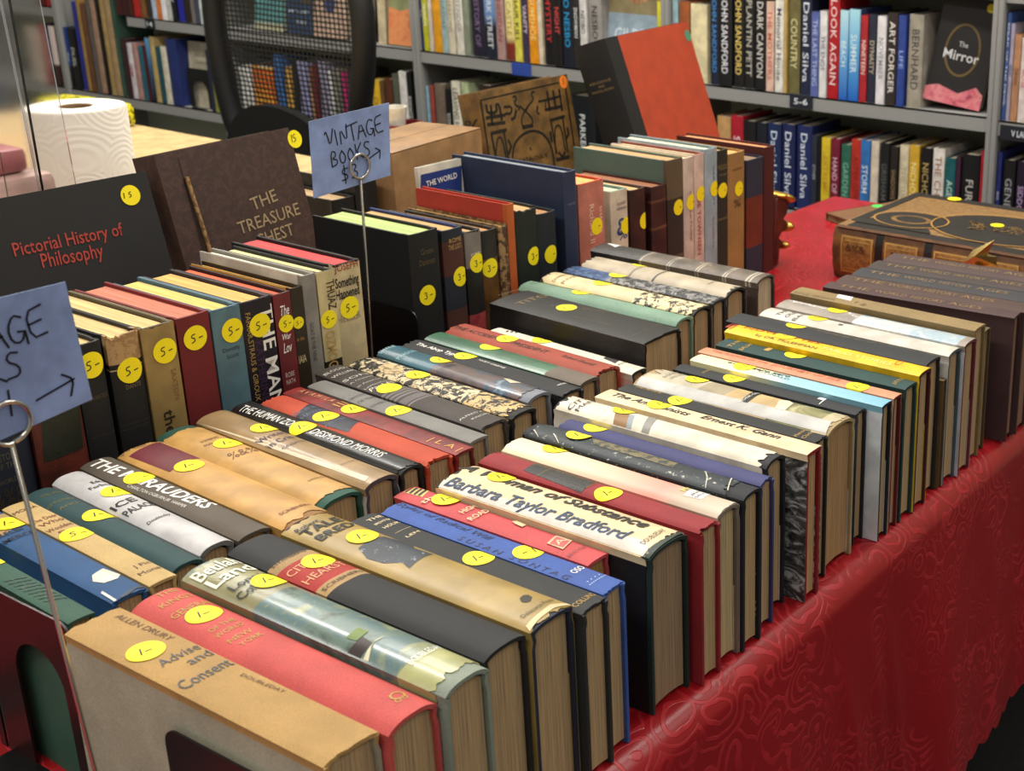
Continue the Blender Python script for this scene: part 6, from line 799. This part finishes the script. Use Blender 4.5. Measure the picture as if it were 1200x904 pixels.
# ------------------------------------------------------------------ the books
def frame_for(kind, x, y, third, L, T, D):
    if kind == 'u': return up_frame(x, y, third)
    if kind == 'x': return stand_x(x, y, dx=D)
    return stand_y(x, y, third, D)
for kind, x, y, third, L, T, D, label, group, st in BOOKS:
    book(frame_for(kind, x, y, third, L, T, D), L, T, D, label, group, st)

def front(bm, T, D, off):          # (a, b): a to the right of the spine, b above the tail
    for v in bm.verts:
        a, b = v.co.x, v.co.y; v.co = Vector((-b, T / 2 + off, D - a))
def display(name, o, ax, H, T, W, label, st, cat='book', group=None):
    M = frame(o, *ax)
    r = book(M, H, T, W, label, group, st, name=name)
    off = .0003
    for poly, c in st.get('F', []):
        bm = bmesh.new(); bm.faces.new([bm.verts.new((a, b, 0)) for a, b in poly])
        bmesh.ops.triangulate(bm, faces=bm.faces[:]); front(bm, T, W, off); off += .0002
        obj('cover_panel', bm, mat(*c) if isinstance(c[0], str) else mat('paper', c), r)
    byc = {}
    for pts, wd, c in st.get('FK', []): byc.setdefault(c, []).append((pts, wd))
    for c, items in byc.items():
        bm = bmesh.new()
        for pts, wd in items: ribbon(bm, chaikin(pts, 1) if len(pts) > 3 else pts, wd)
        front(bm, T, W, off + .0002); obj('cover_ornament', bm, mat('ink', c), r)
    byc = {}
    for s, a, b, an, ln, h, c, bo, sh in st.get('FX', []):
        bm = text_bm(s, ln, h, bo, sh)
        bmesh.ops.transform(bm, matrix=Matrix.Translation((a, b, 0)) @ Matrix.Rotation(an, 4, 'Z'), verts=bm.verts[:])
        byc.setdefault(c, []).append(bm)
    for c, bms in byc.items():
        for q in bms[1:]:
            me = bpy.data.meshes.new('q'); q.to_mesh(me); q.free(); bms[0].from_mesh(me); bpy.data.meshes.remove(me)
        front(bms[0], T, W, off + .0004); obj('cover_title', bms[0], mat('ink', c), r)
    for a, b, rad, mark, c in st.get('FS', []):
        bm = disc_bm(a, b, rad); front(bm, T, W, off + .0005); s = obj('price_sticker', bm, mat('ink', c), r)
        bm = bmesh.new(); sz = rad * (.8 if len(mark) < 3 else .5)
        hand(bm, mark, a - .4 * sz * len(mark), b - .35 * sz, sz, rad * .09)
        front(bm, T, W, off + .0008); obj('price_mark', bm, mat('ink', (.2, .17, .1)), s)
    return r
for d in DISP: ROOTS = display(*d)
# the brown album's binding cord
alb = next(o for o in bpy.data.objects if o.name == 'cord_bound_album')
CORD = [(.030, .285), (.033, .20), (.034, .10), (.033, .05)]
bm = bmesh.new(); tube(bm, chaikin([(-b, .0175 + .0035, .186 - a) for a, b in CORD], 2), .0021, 8)
obj('binding_cord', bm, mat('speck', (.66, .52, .32), (.45, .33, .2)), alb, 60)

# old Bible lying flat, embossed cover
BX = -1.012; BL = .40; BW = .285; BT = .082
st = dict(c=('speck', (.52, .39, .22), (.44, .32, .17)), s=(.52, .35, .18), b=.10, k='leather', p=(.70, .52, .30), w=.002,
  B=[(.01, .03, (.50, .34, .16)), (.19, .225, (.10, .08, .07)), (.40, .435, (.10, .08, .07)), (.605, .64, (.10, .08, .07)), (.81, .845, (.10, .08, .07))],
  FX=[])
GIL = (.80, .64, .32)
def bp(x0, x1, y0, y1): return [(x0, y0), (x1, y0), (x1, y1), (x0, y1)]
st['P'] = []
for f0 in (.04, .235, .445, .65, .855):
    x0 = -BL + f0 * BL; x1 = x0 + .14 * BL; yy = BT * .36
    st['P'].append((bp(x0, x1, -yy, yy), ('speck', (.60, .44, .22), (.50, .34, .16))))
    for q in (bp(x0, x1, yy - .0022, yy), bp(x0, x1, -yy, -yy + .0022), bp(x0, x0 + .0022, -yy, yy), bp(x1 - .0022, x1, -yy, yy), bp(x0 + .006, x1 - .006, yy - .008, yy - .0066), bp(x0 + .006, x1 - .006, -yy + .0066, -yy + .008)):
        st['P'].append((q, GIL))
st['X'] = [('&%&', -BL + (f0 + .07) * BL, 0.012, 0.0, .034, .012, (.22, .13, .07), 1, 0) for f0 in (.04, .235, .445, .65)]
EB = (.135, .115, .10)
def arc(ca, cb, ra, rb, t0, t1, n=20): return [(ca + ra * math.cos(R(t0 + (t1 - t0) * i / n)), cb + rb * math.sin(R(t0 + (t1 - t0) * i / n))) for i in range(n + 1)]
# a: away from the spine, b: from tail (right) to head (left)
st['F'] = [(bp(.018, .044, .02, .385), EB), (bp(.262, .284, .004, .396), EB), (bp(.002, .016, .004, .396), ('leather', (.40, .25, .13))), (bp(.05, .284, .380, .396), EB)]
st['F'] += [(arc(.130, .165, .085, .115, 0, 360, 40), EB), (arc(.105, .315, .048, .058, 0, 360, 36), EB), ([(.044, .385), (.075, .385), (.105, .30), (.06, .26), (.044, .25)], EB),
            (arc(.105, .315, .026, .034, 0, 360, 30), ('leather', (.52, .38, .19))), (arc(.105, .315, .019, .026, 0, 360, 30), EB)]
st['FK'] = [(arc(.130, .165, .088, .119, 0, 360, 40), .003, (.62, .46, .22)), (arc(.105, .315, .051, .062, 0, 360, 36), .003, (.62, .46, .22))]
rs = random.Random(3)
for k in range(26):
    a0, b0 = .13 + rs.uniform(-.02, .02), .165 + rs.uniform(-.06, .06)
    st['FK'].append((arc(a0, b0, .006, .008, rs.uniform(0, 360), rs.uniform(400, 700), 7), .0018, (.50, .38, .20)))
st['FS'] = [(.150, .185, .011, '', (.985, .90, .06)), (.272, .318, .012, '', (.985, .90, .06))]
display('bible', (BX + BL, 1.752 + BW, .75 + BT / 2 + .001), ((1, 0, 0), (0, 0, 1), (0, -1, 0)), BL, BT, BW,
        'huge old embossed leather Bible lying flat beyond the dark matching set', st)

# slim notebook with a green sticker, beyond the Bible
nb = empty('notebook', Matrix.Translation((-1.105, 2.115, .75)) @ Matrix.Rotation(R(-22), 4, 'Z'), 'slim tan notebook with green sticker lying beyond the old Bible', 'book')
bm = bmesh.new(); box(bm, -.07, .07, -.09, .09, .0005, .0025); box(bm, -.07, .07, -.09, .09, .0125, .0145); box(bm, -.07, -.068, -.09, .09, .0005, .0145); obj('cover', bm, mat('cloth', (.52, .36, .22)), nb)
bm = bmesh.new(); box(bm, -.067, .067, -.087, .087, .0025, .0125); obj('page_block', bm, mat('pages', (.66, .54, .36)), nb)
bm = disc_bm(-.055, .022, .012)
for v in bm.verts: v.co.z = .0150
obj('price_sticker', bm, mat('ink', (.30, .80, .35)), nb)

# bookends -----------------------------------------------------------
def bookend(label, x0, x1, y, ztop, m, base, arch=None, base_m=None, grp=None, ry=.012):
    """sheet steel: upright plate facing -y with an arched hole whose tongue is the foot"""
    r = empty('metal_bookend', Vector(((x0 + x1) / 2, y, .75)), label, 'bookend', grp)
    cx = (x0 + x1) / 2; h = ztop - .75; w = (x1 - x0) / 2
    out = [(-w, .001)] + [(-w + ry - ry * math.cos(a), h - ry + ry * math.sin(a)) for a in [R(i * 15) for i in range(7)]] + [(w - ry + ry * math.sin(a), h - ry + ry * math.cos(a)) for a in [R(i * 15) for i in range(7)]] + [(w, .001)]
    if arch:
        ac, aw, ah = arch[0] - cx, arch[1], arch[2]
        out += [(ac + aw, .001)] + [(ac + aw * math.cos(R(t)), ah - aw * 1.0 + aw * 1.0 * math.sin(R(t))) for t in range(0, 181, 12)] + [(ac - aw, .001)]
    bm = bmesh.new(); prism(bm, out, .0015, Matrix.Translation((0, 0, 0)) @ Matrix.Rotation(R(90), 4, 'X'))
    obj('plate', bm, m, r, 30)
    bm = bmesh.new(); b0, b1, d = base; box(bm, b0 - cx, b1 - cx, -d, -.0005, .0003, .0018, bev=.0006)
    obj('foot', bm, base_m or m, r, 30)
    return r
MAR = mat('enamel', (.16, .035, .045)); WB = mat('worn_enamel', (.05, .045, .045), (.34, .32, .31))
bookend('dark maroon steel bookend with arched hole, against the green book', -.905, -.795, .3985, .889, MAR, (-.902, -.765, .150), (-.843, .029, .108), WB)
bookend('dark maroon steel bookend cut by the left edge, against the green book', -1.03, -.909, .3985, .893, MAR, (-1.01, -.945, .10), (-.953, .037, .118), WB)
bookend('black steel bookend in front of the nearest tan book', -.682, -.560, .3855, .865, mat('enamel', (.045, .035, .04)), (-.66, -.58, .09))
bookend('black steel bookend against the big black book with green page tops', -1.205, -1.077, .9605, .897, mat('enamel', (.05, .05, .05)), (-1.19, -1.10, .045), None)

be = empty('carved_bookend', Vector((-1.14, 1.747, .75)), 'reddish brown carved bookend with gilded tips beside the last upright book', 'bookend')
KP = [(1.7282, .752), (1.7282, .8633), (1.7331, .8691), (1.7441, .869), (1.7793, .8491), (1.7689, .8461), (1.764, .8329), (1.7557, .8265), (1.7745, .8153), (1.7691, .8072), (1.7506, .8051), (1.7421, .7982), (1.7603, .7845), (1.7548, .7791), (1.7437, .78), (1.7422, .766), (1.740, .752)]
bm = bmesh.new(); prism(bm, [(y - 1.735, z - .75) for y, z in KP], .05, Matrix(((0, 0, 1, -.02), (1, 0, 0, 0), (0, 1, 0, 0), (0, 0, 0, 1))))
bmesh.ops.bevel(bm, geom=[e for e in bm.edges if abs((e.verts[0].co - e.verts[1].co).normalized().x) < .5], offset=.004, segments=3, affect='EDGES')
obj('carved_body', bm, mat('leather', (.40, .13, .08)), be, 50)
GB = mat('metal', (.80, .64, .30), (.32,))
for (y, z), s, rot in (((1.762, .860), (.028, .024, .0075), 28), ((1.767, .811), (.024, .013, .010), -20), ((1.757, .7815), (.022, .009, .008), -25), ((1.742, .868), (.026, .016, .006), 5)):
    bm = bmesh.new(); bmesh.ops.create_uvsphere(bm, u_segments=20, v_segments=12, radius=1)
    bmesh.ops.transform(bm, matrix=Matrix.Translation((.014, y - 1.735 + .003, z - .75)) @ Matrix.Rotation(R(-rot), 4, 'X') @ Matrix.Diagonal((s[0] * 1.02, s[1] * .8, s[2], 1)), verts=bm.verts[:])
    obj('gilded_tip', bm, GB, be, 60)

bb = empty('brass_bookend', Vector((-.69, 1.60, .75)), 'brass leaf-shaped bookend rising behind the dark matching set', 'bookend')
bm = bmesh.new()
CL = [(-.7179, .858), (-.7037, .8798), (-.6724, .8991), (-.6821, .8761), (-.6683, .876), (-.6675, .8642), (-.6875, .860)]
ctr = [bm.verts.new((-.6958 + .69, s * .012, .875 - .75)) for s in (-1, 1)]
rim = [bm.verts.new((x + .69, 0, z - .75)) for x, z in CL]
for i in range(len(rim)):
    a, b = rim[i], rim[(i + 1) % len(rim)]
    bm.faces.new((a, b, ctr[0])); bm.faces.new((b, a, ctr[1]))
obj('leaf_top', bm, mat('metal', (.66, .58, .36), (.42,)), bb, 25)
bm = bmesh.new(); tube(bm, [(-.003, 0, .112), (-.001, 0, .06), (0, 0, .006)], .006, 10); lathe(bm, [(0, .012), (.03, .010), (.036, .002), (.036, .0), (0, 0)], 28); obj('stand', bm, GB, bb, 40)

# signs in wire holders --------------------------------------------------
BLUE = mat('paper', (.57, .65, .84)); WIRE = mat('metal', (.78, .76, .72), (.25,))
def wire_sign(label, base, top, ringr, card, words, lean=0):
    r = empty('sign_holder', Vector((base[0], base[1], .75)), label, 'sign holder', 'blue price signs in wire holders')
    o = Vector((base[0], base[1], .75)); t = Vector(top) - o
    bm = bmesh.new(); lathe(bm, [(0, .010), (.012, .009), (.024, .006), (.027, .001), (.027, .0003), (0, .0003)], 32)
    obj('base', bm, mat('enamel', (.10, .10, .10)), r, 40)
    bm = bmesh.new(); n = 28
    ring = [t + Vector((0, ringr * math.sin(2 * math.pi * k / n), ringr - ringr * math.cos(2 * math.pi * k / n) - 0 * ringr)) for k in range(n + 1)]
    ring = [p + Vector((.0012 * k / n, 0, 0)) for k, p in enumerate(ring)]
    tube(bm, [(0, 0, .006), (t.x * .5, t.y * .5, t.z * .5)] + ring, .0014, 10)
    obj('wire', bm, WIRE, r, 60)
    # card
    c = empty('price_sign', Vector((top[0], top[1], top[2])), label.replace('wire holder', 'sign card'), 'sign')
    return r
def card_obj(label, x, corners, marks, wd):
    cy = sum(p[0] for p in corners) / 4; cz = min(p[1] for p in corners)
    r = empty('sign_card', Vector((x, cy, cz)), label, 'sign', 'handwritten blue price cards')
    bm = bmesh.new(); prism(bm, [(p[0] - cy, p[1] - cz) for p in corners], .0006, Matrix(((0, 0, 1, -.0006), (1, 0, 0, 0), (0, 1, 0, 0), (0, 0, 0, 1))))
    obj('card', bm, BLUE, r)
    bm = bmesh.new()
    for s, p0, p1, h, adv in marks:
        q = bmesh.new(); hand(q, s, 0, 0, h, wd, adv)
        an = math.atan2(p1[1] - p0[1], p1[0] - p0[0])
        bmesh.ops.transform(q, matrix=Matrix.Translation((p0[0] - cy, p0[1] - cz, 0)) @ Matrix.Rotation(an, 4, 'Z'), verts=q.verts[:])
        me = bpy.data.meshes.new('q'); q.to_mesh(me); q.free(); bm.from_mesh(me); bpy.data.meshes.remove(me)
    for v in bm.verts: v.co = Vector((.0004, v.co.x, v.co.y))
    obj('handwriting', bm, mat('ink', (.06, .06, .10)), r)
def holder(label, base, top, ringr):
    r = empty('sign_holder', Vector((base[0], base[1], .75)), label, 'sign holder', 'wire sign holders'); o = Vector((base[0], base[1], .75)); t = Vector(top) - o
    bm = bmesh.new(); lathe(bm, [(0, .010), (.012, .009), (.022, .006), (.025, .001), (.025, .0003), (0, .0003)], 32)
    obj('base', bm, mat('enamel', (.10, .10, .10)), r, 40)
    bm = bmesh.new(); n = 30
    ring = [t + Vector((.0018 * k / n, ringr * math.sin(2 * math.pi * k / n), ringr - ringr * math.cos(2 * math.pi * k / n))) for k in range(n + 1)]
    tube(bm, [(0, 0, .006), tuple(t * .5)] + [tuple(p) for p in ring], .0014, 10)
    obj('wire_clip', bm, WIRE, r, 60)
holder('wire ring holder standing between the cream jacket and big black book', (-1.088, .900), (-1.090, .912, 1.053), .0125)
card_obj('blue card handwritten VINTAGE BOOKS $3, in front of the brown album', -1.0915, [(.8569, 1.1194), (.8533, 1.0428), (.9526, 1.0484), (.9587, 1.1244)],
  [('VINTAGE', (.8745, 1.0900), (.950, 1.0960), .0172, .66), ('BOOKS', (.8785, 1.0700), (.930, 1.0740), .0158, .66), ('$3', (.8900, 1.0525), (.912, 1.0545), .0150, .85), ('>', (.9240, 1.0645), (.950, 1.0690), .0150, 1)], .0013)
holder('wire ring holder in front of the nearest books at the left edge', (-.712, .360), (-.748, .362, 1.044), .0125)
card_obj('blue card with arrow at the left edge, nearest the camera', -.7497, [(.309, 1.1290), (.312, 1.0420), (.4129, 1.0535), (.4089, 1.1284)],
  [('VINTAGE', (.3205, 1.0955), (.398, 1.1015), .0172, .66), ('BOOKS', (.326, 1.0765), (.376, 1.0810), .0158, .66), ('$1', (.350, 1.0585), (.372, 1.060), .0150, .85), ('>', (.3810, 1.0575), (.404, 1.0585), .0180, 1)], .0013)

# paper towel roll --------------------------------------------------------
pr = empty('paper_towel_roll', Vector((-1.745, 1.004, .75)), 'white embossed paper towel roll standing behind the big black book', 'paper towel roll')
bm = bmesh.new(); H = .298; RO = .0615
rings = lathe(bm, [(.0215, .001), (RO - .003, .001), (RO, .004), (RO, H - .004), (RO - .002, H - .001), (RO - .006, H), (.0215, H - .001), (.0215, .001)], 72)
N = NT('towel'); N.set(Roughness=.9); N.p.inputs['Base Color'].default_value = lin((.89, .86, .81))
wv = N.n('TexWave', wave_type='RINGS', rings_direction='SPHERICAL'); wv.inputs['Scale'].default_value = 14; wv.inputs['Distortion'].default_value = 7; wv.inputs['Detail'].default_value = 1
vo = N.n('TexVoronoi'); vo.inputs['Scale'].default_value = 17; N.l(N.co, vo.inputs['Vector']); N.l(vo.outputs['Distance'], wv.inputs['Vector'])
wv2 = N.n('Math', operation='SINE'); mm = N.n('Math', operation='MULTIPLY'); mm.inputs[1].default_value = 55; N.l(vo.outputs['Distance'], mm.inputs[0]); N.l(mm.outputs[0], wv2.inputs[0])
N.bump(wv2.outputs[0], .16, .0016)
obj('paper', bm, N.m, pr, 40)
bm = bmesh.new(); lathe(bm, [(.0195, .0005), (.0215, .0005), (.0215, H - .002), (.0195, H - .002), (.0195, .0005)], 40); obj('cardboard_core', bm, mat('paper', (.62, .50, .36)), pr, 40)

# cardboard box ---------------------------------------------------------
bxo = empty('cardboard_box', Matrix.Translation((-1.352, 1.185, .7505)) @ Matrix.Rotation(R(10), 4, 'Z'), 'closed brown cardboard box right of the blue card', 'box')
CB = mat('paper', (.61, .46, .30))
bm = bmesh.new(); box(bm, -.108, 0, 0, .2015, 0, .2495, bev=.0022); obj('carton', bm, CB, bxo, 40)
bm = bmesh.new(); box(bm, -.1075, -.055, .0006, .201, .2497, .2512, bev=.0005); box(bm, -.0535, -.0005, .0006, .201, .2497, .2512, bev=.0005); obj('flap', bm, CB, bxo, 40)

# mug beyond the box ---------------------------------------------------------
mg = empty('mug', Vector((-2.06, 1.840, .75)), 'maroon mug holding a small white cup, behind the cardboard box', 'mug')
bm = bmesh.new(); lathe(bm, [(0, .002), (.034, .002), (.039, .012), (.041, .08), (.040, .118), (.037, .118), (.036, .06), (.034, .014), (0, .012)], 36)
tube(bm, chaikin([(.030, .026, .10), (.045, .040, .098), (.052, .046, .06), (.044, .040, .03), (.028, .026, .03)], 2), .005, 10); obj('mug_body', bm, mat('gloss', (.45, .06, .13)), mg, 40)
bm = bmesh.new(); lathe(bm, [(0, .085), (.017, .085), (.026, .150), (.023, .150), (.015, .092), (0, .092)], 32, Matrix.Translation((-.012, -.01, 0))); obj('inner_cup', bm, mat('gloss', (.93, .90, .84)), mg, 40)

# clear acrylic stand at the left --------------------------------------------
N = NT('acrylic'); N.set(Roughness=.06, IOR=1.45, Transmission_Weight=1.0); N.p.inputs['Base Color'].default_value = (.97, .96, .96, 1); ACR = N.m
ac = empty('acrylic_sign_stand', Vector((-1.46, .74, .75)), 'clear acrylic stand at the left edge, in front of the paper towel', 'sign stand')
def panel(name, p0, p1, z0, z1, tilt, th=.003):
    a = Vector(p0); b = Vector(p1); d = (b - a).normalized(); nrm = Vector((-d.y, d.x))
    bm = bmesh.new()
    vs = []
    for q in (a, b):
        for z in (z0, z1):
            for s in (0, th):
                sh = tilt * (z - z0)
                vs.append(bm.verts.new((q.x + nrm.x * (s + sh), q.y + nrm.y * (s + sh), z)))
    for f in ((0, 1, 3, 2), (4, 6, 7, 5), (0, 4, 5, 1), (2, 3, 7, 6), (0, 2, 6, 4), (1, 5, 7, 3)): bm.faces.new([vs[i] for i in f])
    obj(name, bm, ACR, ac)
panel('front_panel', (.02, -.30), (.02, .083), .004, .52, .05)
panel('side_panel', (.01, .045), (-.055, .041), .004, .52, 0)
panel('foot_panel', (.06, -.30), (.0, .08), .0005, .0035, 0)

# pink tray with red packets and yellow labels on the desk ------------------
tr = empty('storage_tray', Vector((-1.60, .75, .75)), 'pale pink plastic tray with red packets, seen through the acrylic', 'tray')
bm = bmesh.new(); box(bm, -.05, .05, -.15, .108, .001, .262, bev=.012); obj('tray_body', bm, mat('gloss', (.80, .66, .62)), tr, 40)
bm = bmesh.new(); box(bm, -.04, .04, -.12, .085, .2625, .292, bev=.008); obj('red_packet', bm, mat('gloss', (.74, .44, .45)), tr, 40)
bm = bmesh.new(); box(bm, -.0515, -.05 + .102, .02, .085, .06, .16, bev=.004); obj('grey_clip', bm, mat('plain', (.55, .54, .54)), tr, 40)
for k, (x, y, a, w_) in enumerate(((-3.20, 1.825, 8, .09), (-3.07, 1.83, -6, .10))):
    q = empty('label_pack', Matrix.Translation((x, y, .75)) @ Matrix.Rotation(R(a), 4, 'Z'), ('yellow packet on the desk just behind the paper towel' if k else 'second yellow packet on the desk, farther left behind the towel'), 'packet', 'yellow packets on the desk')
    bm = bmesh.new(); box(bm, -.06, .06, -w_ / 2, w_ / 2, .0005, .055, bev=.012); obj('packet', bm, mat('speck', (.88, .84, .10), (.2, .2, .08)), q, 40)

# office chair ----------------------------------------------------------------
ch = empty('office_chair', Vector((-2.90, 2.18, 0)), 'black mesh-backed office chair between the desk and bookcases', 'chair')
BLK = mat('plain', (.045, .045, .05))
def cp(x, z): return (x + 2.90, .03 * ((x + 2.9) / .3) ** 2 * -1 + .03, z)
outl = [(-2.86, .60), (-3.0, .612), (-3.085, .66), (-3.115, .80), (-3.122, 1.0), (-3.095, 1.14), (-3.02, 1.19), (-2.80, 1.195), (-2.60, 1.17), (-2.537, 1.10), (-2.522, .98), (-2.567, .82), (-2.63, .68), (-2.71, .62)]
op = chaikin(outl, 2, True)
bm = bmesh.new(); tube(bm, [cp(*p) for p in op], .028, 10, closed=True); obj('back_frame', bm, BLK, ch, 60)
N = NT('chair_mesh'); tr_ = N.n('BsdfTransparent'); ms_ = N.n('MixShader'); N.p.inputs['Base Color'].default_value = lin((.10, .10, .10)); N.set(Roughness=.6)
sp = N.n('SeparateXYZ'); N.l(N.co, sp.inputs[0])
def sine(o, k):
    m1 = N.n('Math', operation='MULTIPLY'); m1.inputs[1].default_value = k; N.l(o, m1.inputs[0])
    s1 = N.n('Math', operation='SINE'); N.l(m1.outputs[0], s1.inputs[0]); return s1.outputs[0]
mx = N.n('Math', operation='MULTIPLY'); N.l(sine(sp.outputs[0], 190), mx.inputs[0]); N.l(sine(sp.outputs[2], 250), mx.inputs[1])
ab_ = N.n('Math', operation='ABSOLUTE'); N.l(mx.outputs[0], ab_.inputs[0])
gt = N.n('Math', operation='GREATER_THAN'); gt.inputs[1].default_value = .42; N.l(ab_.outputs[0], gt.inputs[0])
N.l(gt.outputs[0], ms_.inputs[0]); N.l(N.p.outputs[0], ms_.inputs[1]); N.l(tr_.outputs[0], ms_.inputs[2]); N.l(ms_.outputs[0], N.t.nodes['Material Output'].inputs[0])
bm = bmesh.new(); bm.faces.new([bm.verts.new(cp(*p)) for p in op]); bmesh.ops.triangulate(bm, faces=bm.faces[:]); obj('back_mesh', bm, N.m, ch)
bm = bmesh.new(); lum = chaikin([(-3.10, .615), (-3.08, .70), (-3.0, .762), (-2.88, .772), (-2.76, .745), (-2.70, .69), (-2.74, .62), (-2.92, .59)], 2, True)
prism(bm, [(x + 2.9, z) for x, z in lum], .03, Matrix.Translation((0, .015, 0)) @ Matrix.Rotation(R(90), 4, 'X')); obj('lumbar_pad', bm, BLK, ch, 50)
bm = bmesh.new(); box(bm, -.25, .25, -.48, -.02, .44, .52, bev=.035, seg=4); obj('seat', bm, mat('cloth', (.06, .06, .065)), ch, 60)
bm = bmesh.new(); tube(bm, [(0, -.20, .43), (0, -.02, .44), (0, .055, .52), (0, .045, .68)], .022, 10); obj('back_bracket', bm, BLK, ch, 60)
bm = bmesh.new(); tube(bm, [(0, -.24, .07), (0, -.24, .44)], .026, 16); obj('gas_column', bm, mat('metal', (.3, .3, .3), (.3,)), ch, 60)
for k in range(5):
    a = R(72 * k + 18); e = Vector((math.cos(a) * .30, -.24 + math.sin(a) * .30, .075))
    bm = bmesh.new(); tube(bm, [(0, -.24, .10), tuple(e)], .018, 8, rads=[.024, .014]); lg = obj('base_leg', bm, BLK, ch, 60)
    bm = bmesh.new(); lathe(bm, [(0, -.012), (.02, -.014), (.027, -.008), (.027, .008), (.02, .014), (0, .012)], 20, Matrix.Translation((e.x, e.y, .0275)) @ Matrix.Rotation(a, 4, 'Z') @ Matrix.Rotation(R(90), 4, 'X'))
    tube(bm, [(e.x, e.y, .03), (e.x, e.y, .075)], .006, 8); obj('caster', bm, BLK, lg, 60)

# cover-out books on the far shelves -------------------------------------------
def faceout(label, x0, x1, z, h, cov, draws=(), T=.028, lean=8, yaw=0, y=None, name='hardback_book', texts=(), fk=(), tilt=0, fs=()):
    W = x1 - x0; th = R(lean); ph = R(yaw); y = YB + .02 if y is None else y
    rr = Vector((math.cos(ph), math.sin(ph), 0)); nh = Vector((math.sin(ph), -math.cos(ph), 0))
    u = nh * -math.sin(th) + Vector((0, 0, math.cos(th))); n = nh * math.cos(th) + Vector((0, 0, math.sin(th)))
    if tilt:
        q = Matrix.Rotation(R(tilt), 3, n); u = q @ u; rr = q @ rr
    o = Vector((x0, y, z + T * math.sin(th) + (max(0, math.sin(R(abs(tilt)))) * (W if tilt < 0 else 0)))) + rr * W - n * T / 2
    st = dict(c=cov, k='paper', b=.08, p=(.78, .72, .62), FX=list(texts), F=list(draws), FK=list(fk), FS=list(fs))
    return display(name, o, (-u, n, -rr), h, T, W, label, st)
BEI = (.80, .76, .66)
faceout('cream book facing out behind a small black bookend on the left shelf', -4.142, -3.992, ZL, .215, BEI, T=.02, lean=4, y=YB + .035,
  texts=[('ERNEST J', .085, .172, 0, .10, .012, (.42, .40, .34), 0, 0), ('GAINES', .075, .148, 0, .075, .012, (.42, .40, .34), 0, 0)])
bookend('small black arched bookend before the cream book on the left shelf', -4.122, -4.005, YB + .022, .882, mat('enamel', (.04, .04, .045)), (-4.10, -4.03, .02), (-4.062, .038, .092))
bpy.data.objects['metal_bookend.004'].location.z = ZL + .0002
faceout('teal picture book facing out, leftmost behind the chair mesh', -3.742, -3.60, ZU, .245, (.36, .60, .60), [([(.0, .0), (.14, .0), (.14, .022), (.0, .022)], (.72, .70, .58))])
faceout('navy picture book facing out, centre behind the chair mesh', -3.588, -3.472, ZU, .245, (.14, .24, .38), [([(.065, .09), (.114, .09), (.114, .2), (.07, .2)], ('paint', (.5, .3, .15), (.2, .2, .2), (.6, .5, .3)))], texts=[('ART & LIFE', .055, .065, 0, .095, .012, (.75, .8, .85), 1, 0), ('STORIES', .065, .035, 0, .05, .009, (.75, .8, .85), 1, 0)])
faceout('pinkish quilt-patterned book facing out behind the chair mesh', -3.463, -3.318, ZU, .245, ('speck', (.74, .64, .56), (.62, .50, .44)), [(arc(.072, .10, .024, .030, 0, 360, 24), (.20, .25, .45))])
faceout('plain grey book facing out, rightmost behind the chair mesh', -3.288, -3.222, ZU, .235, (.52, .52, .50))
faceout('cream book leaning beside the orange landscape cover, behind the sign', -3.176, -3.143, ZU, .245, (.82, .76, .62), T=.02, lean=3)
faceout('orange landscape cover facing out beside the shelf divider', -3.133, -3.030, ZU, .240, (.58, .60, .42), [([(0, .002), (.103, .002), (.103, .10), (.08, .108), (.05, .10), (0, .11)], ('paint', (.80, .42, .24), (.88, .58, .38), (.70, .34, .2)))], lean=6)
faceout('pale blue portrait cover facing out above the huge orange book', -2.315, -2.127, ZU, .245, (.60, .55, .40), [([(0, 0), (.187, 0), (.187, .15), (0, .15)], (.62, .70, .76)), (arc(.10, .225, .05, .05, 0, 360, 20), ('paint', (.75, .55, .4), (.55, .35, .25), (.8, .68, .5)))],
  texts=[('GILDED', .095, .095, 0, .13, .035, (.80, .86, .9), 1, 0), ('AGE', .07, .05, 0, .08, .03, (.80, .86, .9), 1, 0)])
faceout('black cover with pink flowers leaning on the upper right shelf', -1.368, -1.228, ZU, .245, (.11, .10, .10), T=.036, lean=6, tilt=-8, yaw=8, fs=[(.115, .228, .010, '', (.93, .88, .10))],
  draws=[([(.0, .0), (.139, .0), (.139, .035), (.12, .05), (.08, .028), (.03, .04), (0, .03)], ('paint', (.30, .12, .14), (.80, .40, .46), (.86, .55, .56), (.25, .1, .12)))],
  fk=[(arc(.070, .125, .040, .058, 0, 360, 24), .005, (.42, .34, .18))],
  texts=[('The', .070, .138, 0, .022, .012, (.8, .8, .8), 1, 0), ('Mirror', .070, .112, 0, .085, .022, (.88, .88, .88), 1, 0)])

# magazines lying on the low shelf
for k, (x, c) in enumerate((( -4.25, (.42, .40, .38)), (-4.03, (.55, .40, .38)), (-3.76, (.50, .52, .48)))):
    r = empty('magazine', Vector((x, YB + .13, .2736)), ('grey magazine lying on the low shelf left of the chair', 'reddish magazine lying on the low shelf left of the chair', 'pale green magazine lying on the low shelf beside the chair')[k], 'magazine', 'magazines on the low shelf')
    bm = bmesh.new(); box(bm, -.10, .10, -.12, .12, .0004, .012, bev=.001); obj('pages', bm, mat('pages', (.75, .72, .66)), r)
    bm = bmesh.new(); box(bm, -.101, .101, -.121, .121, .012, .0128); obj('cover', bm, mat('gloss', c), r)
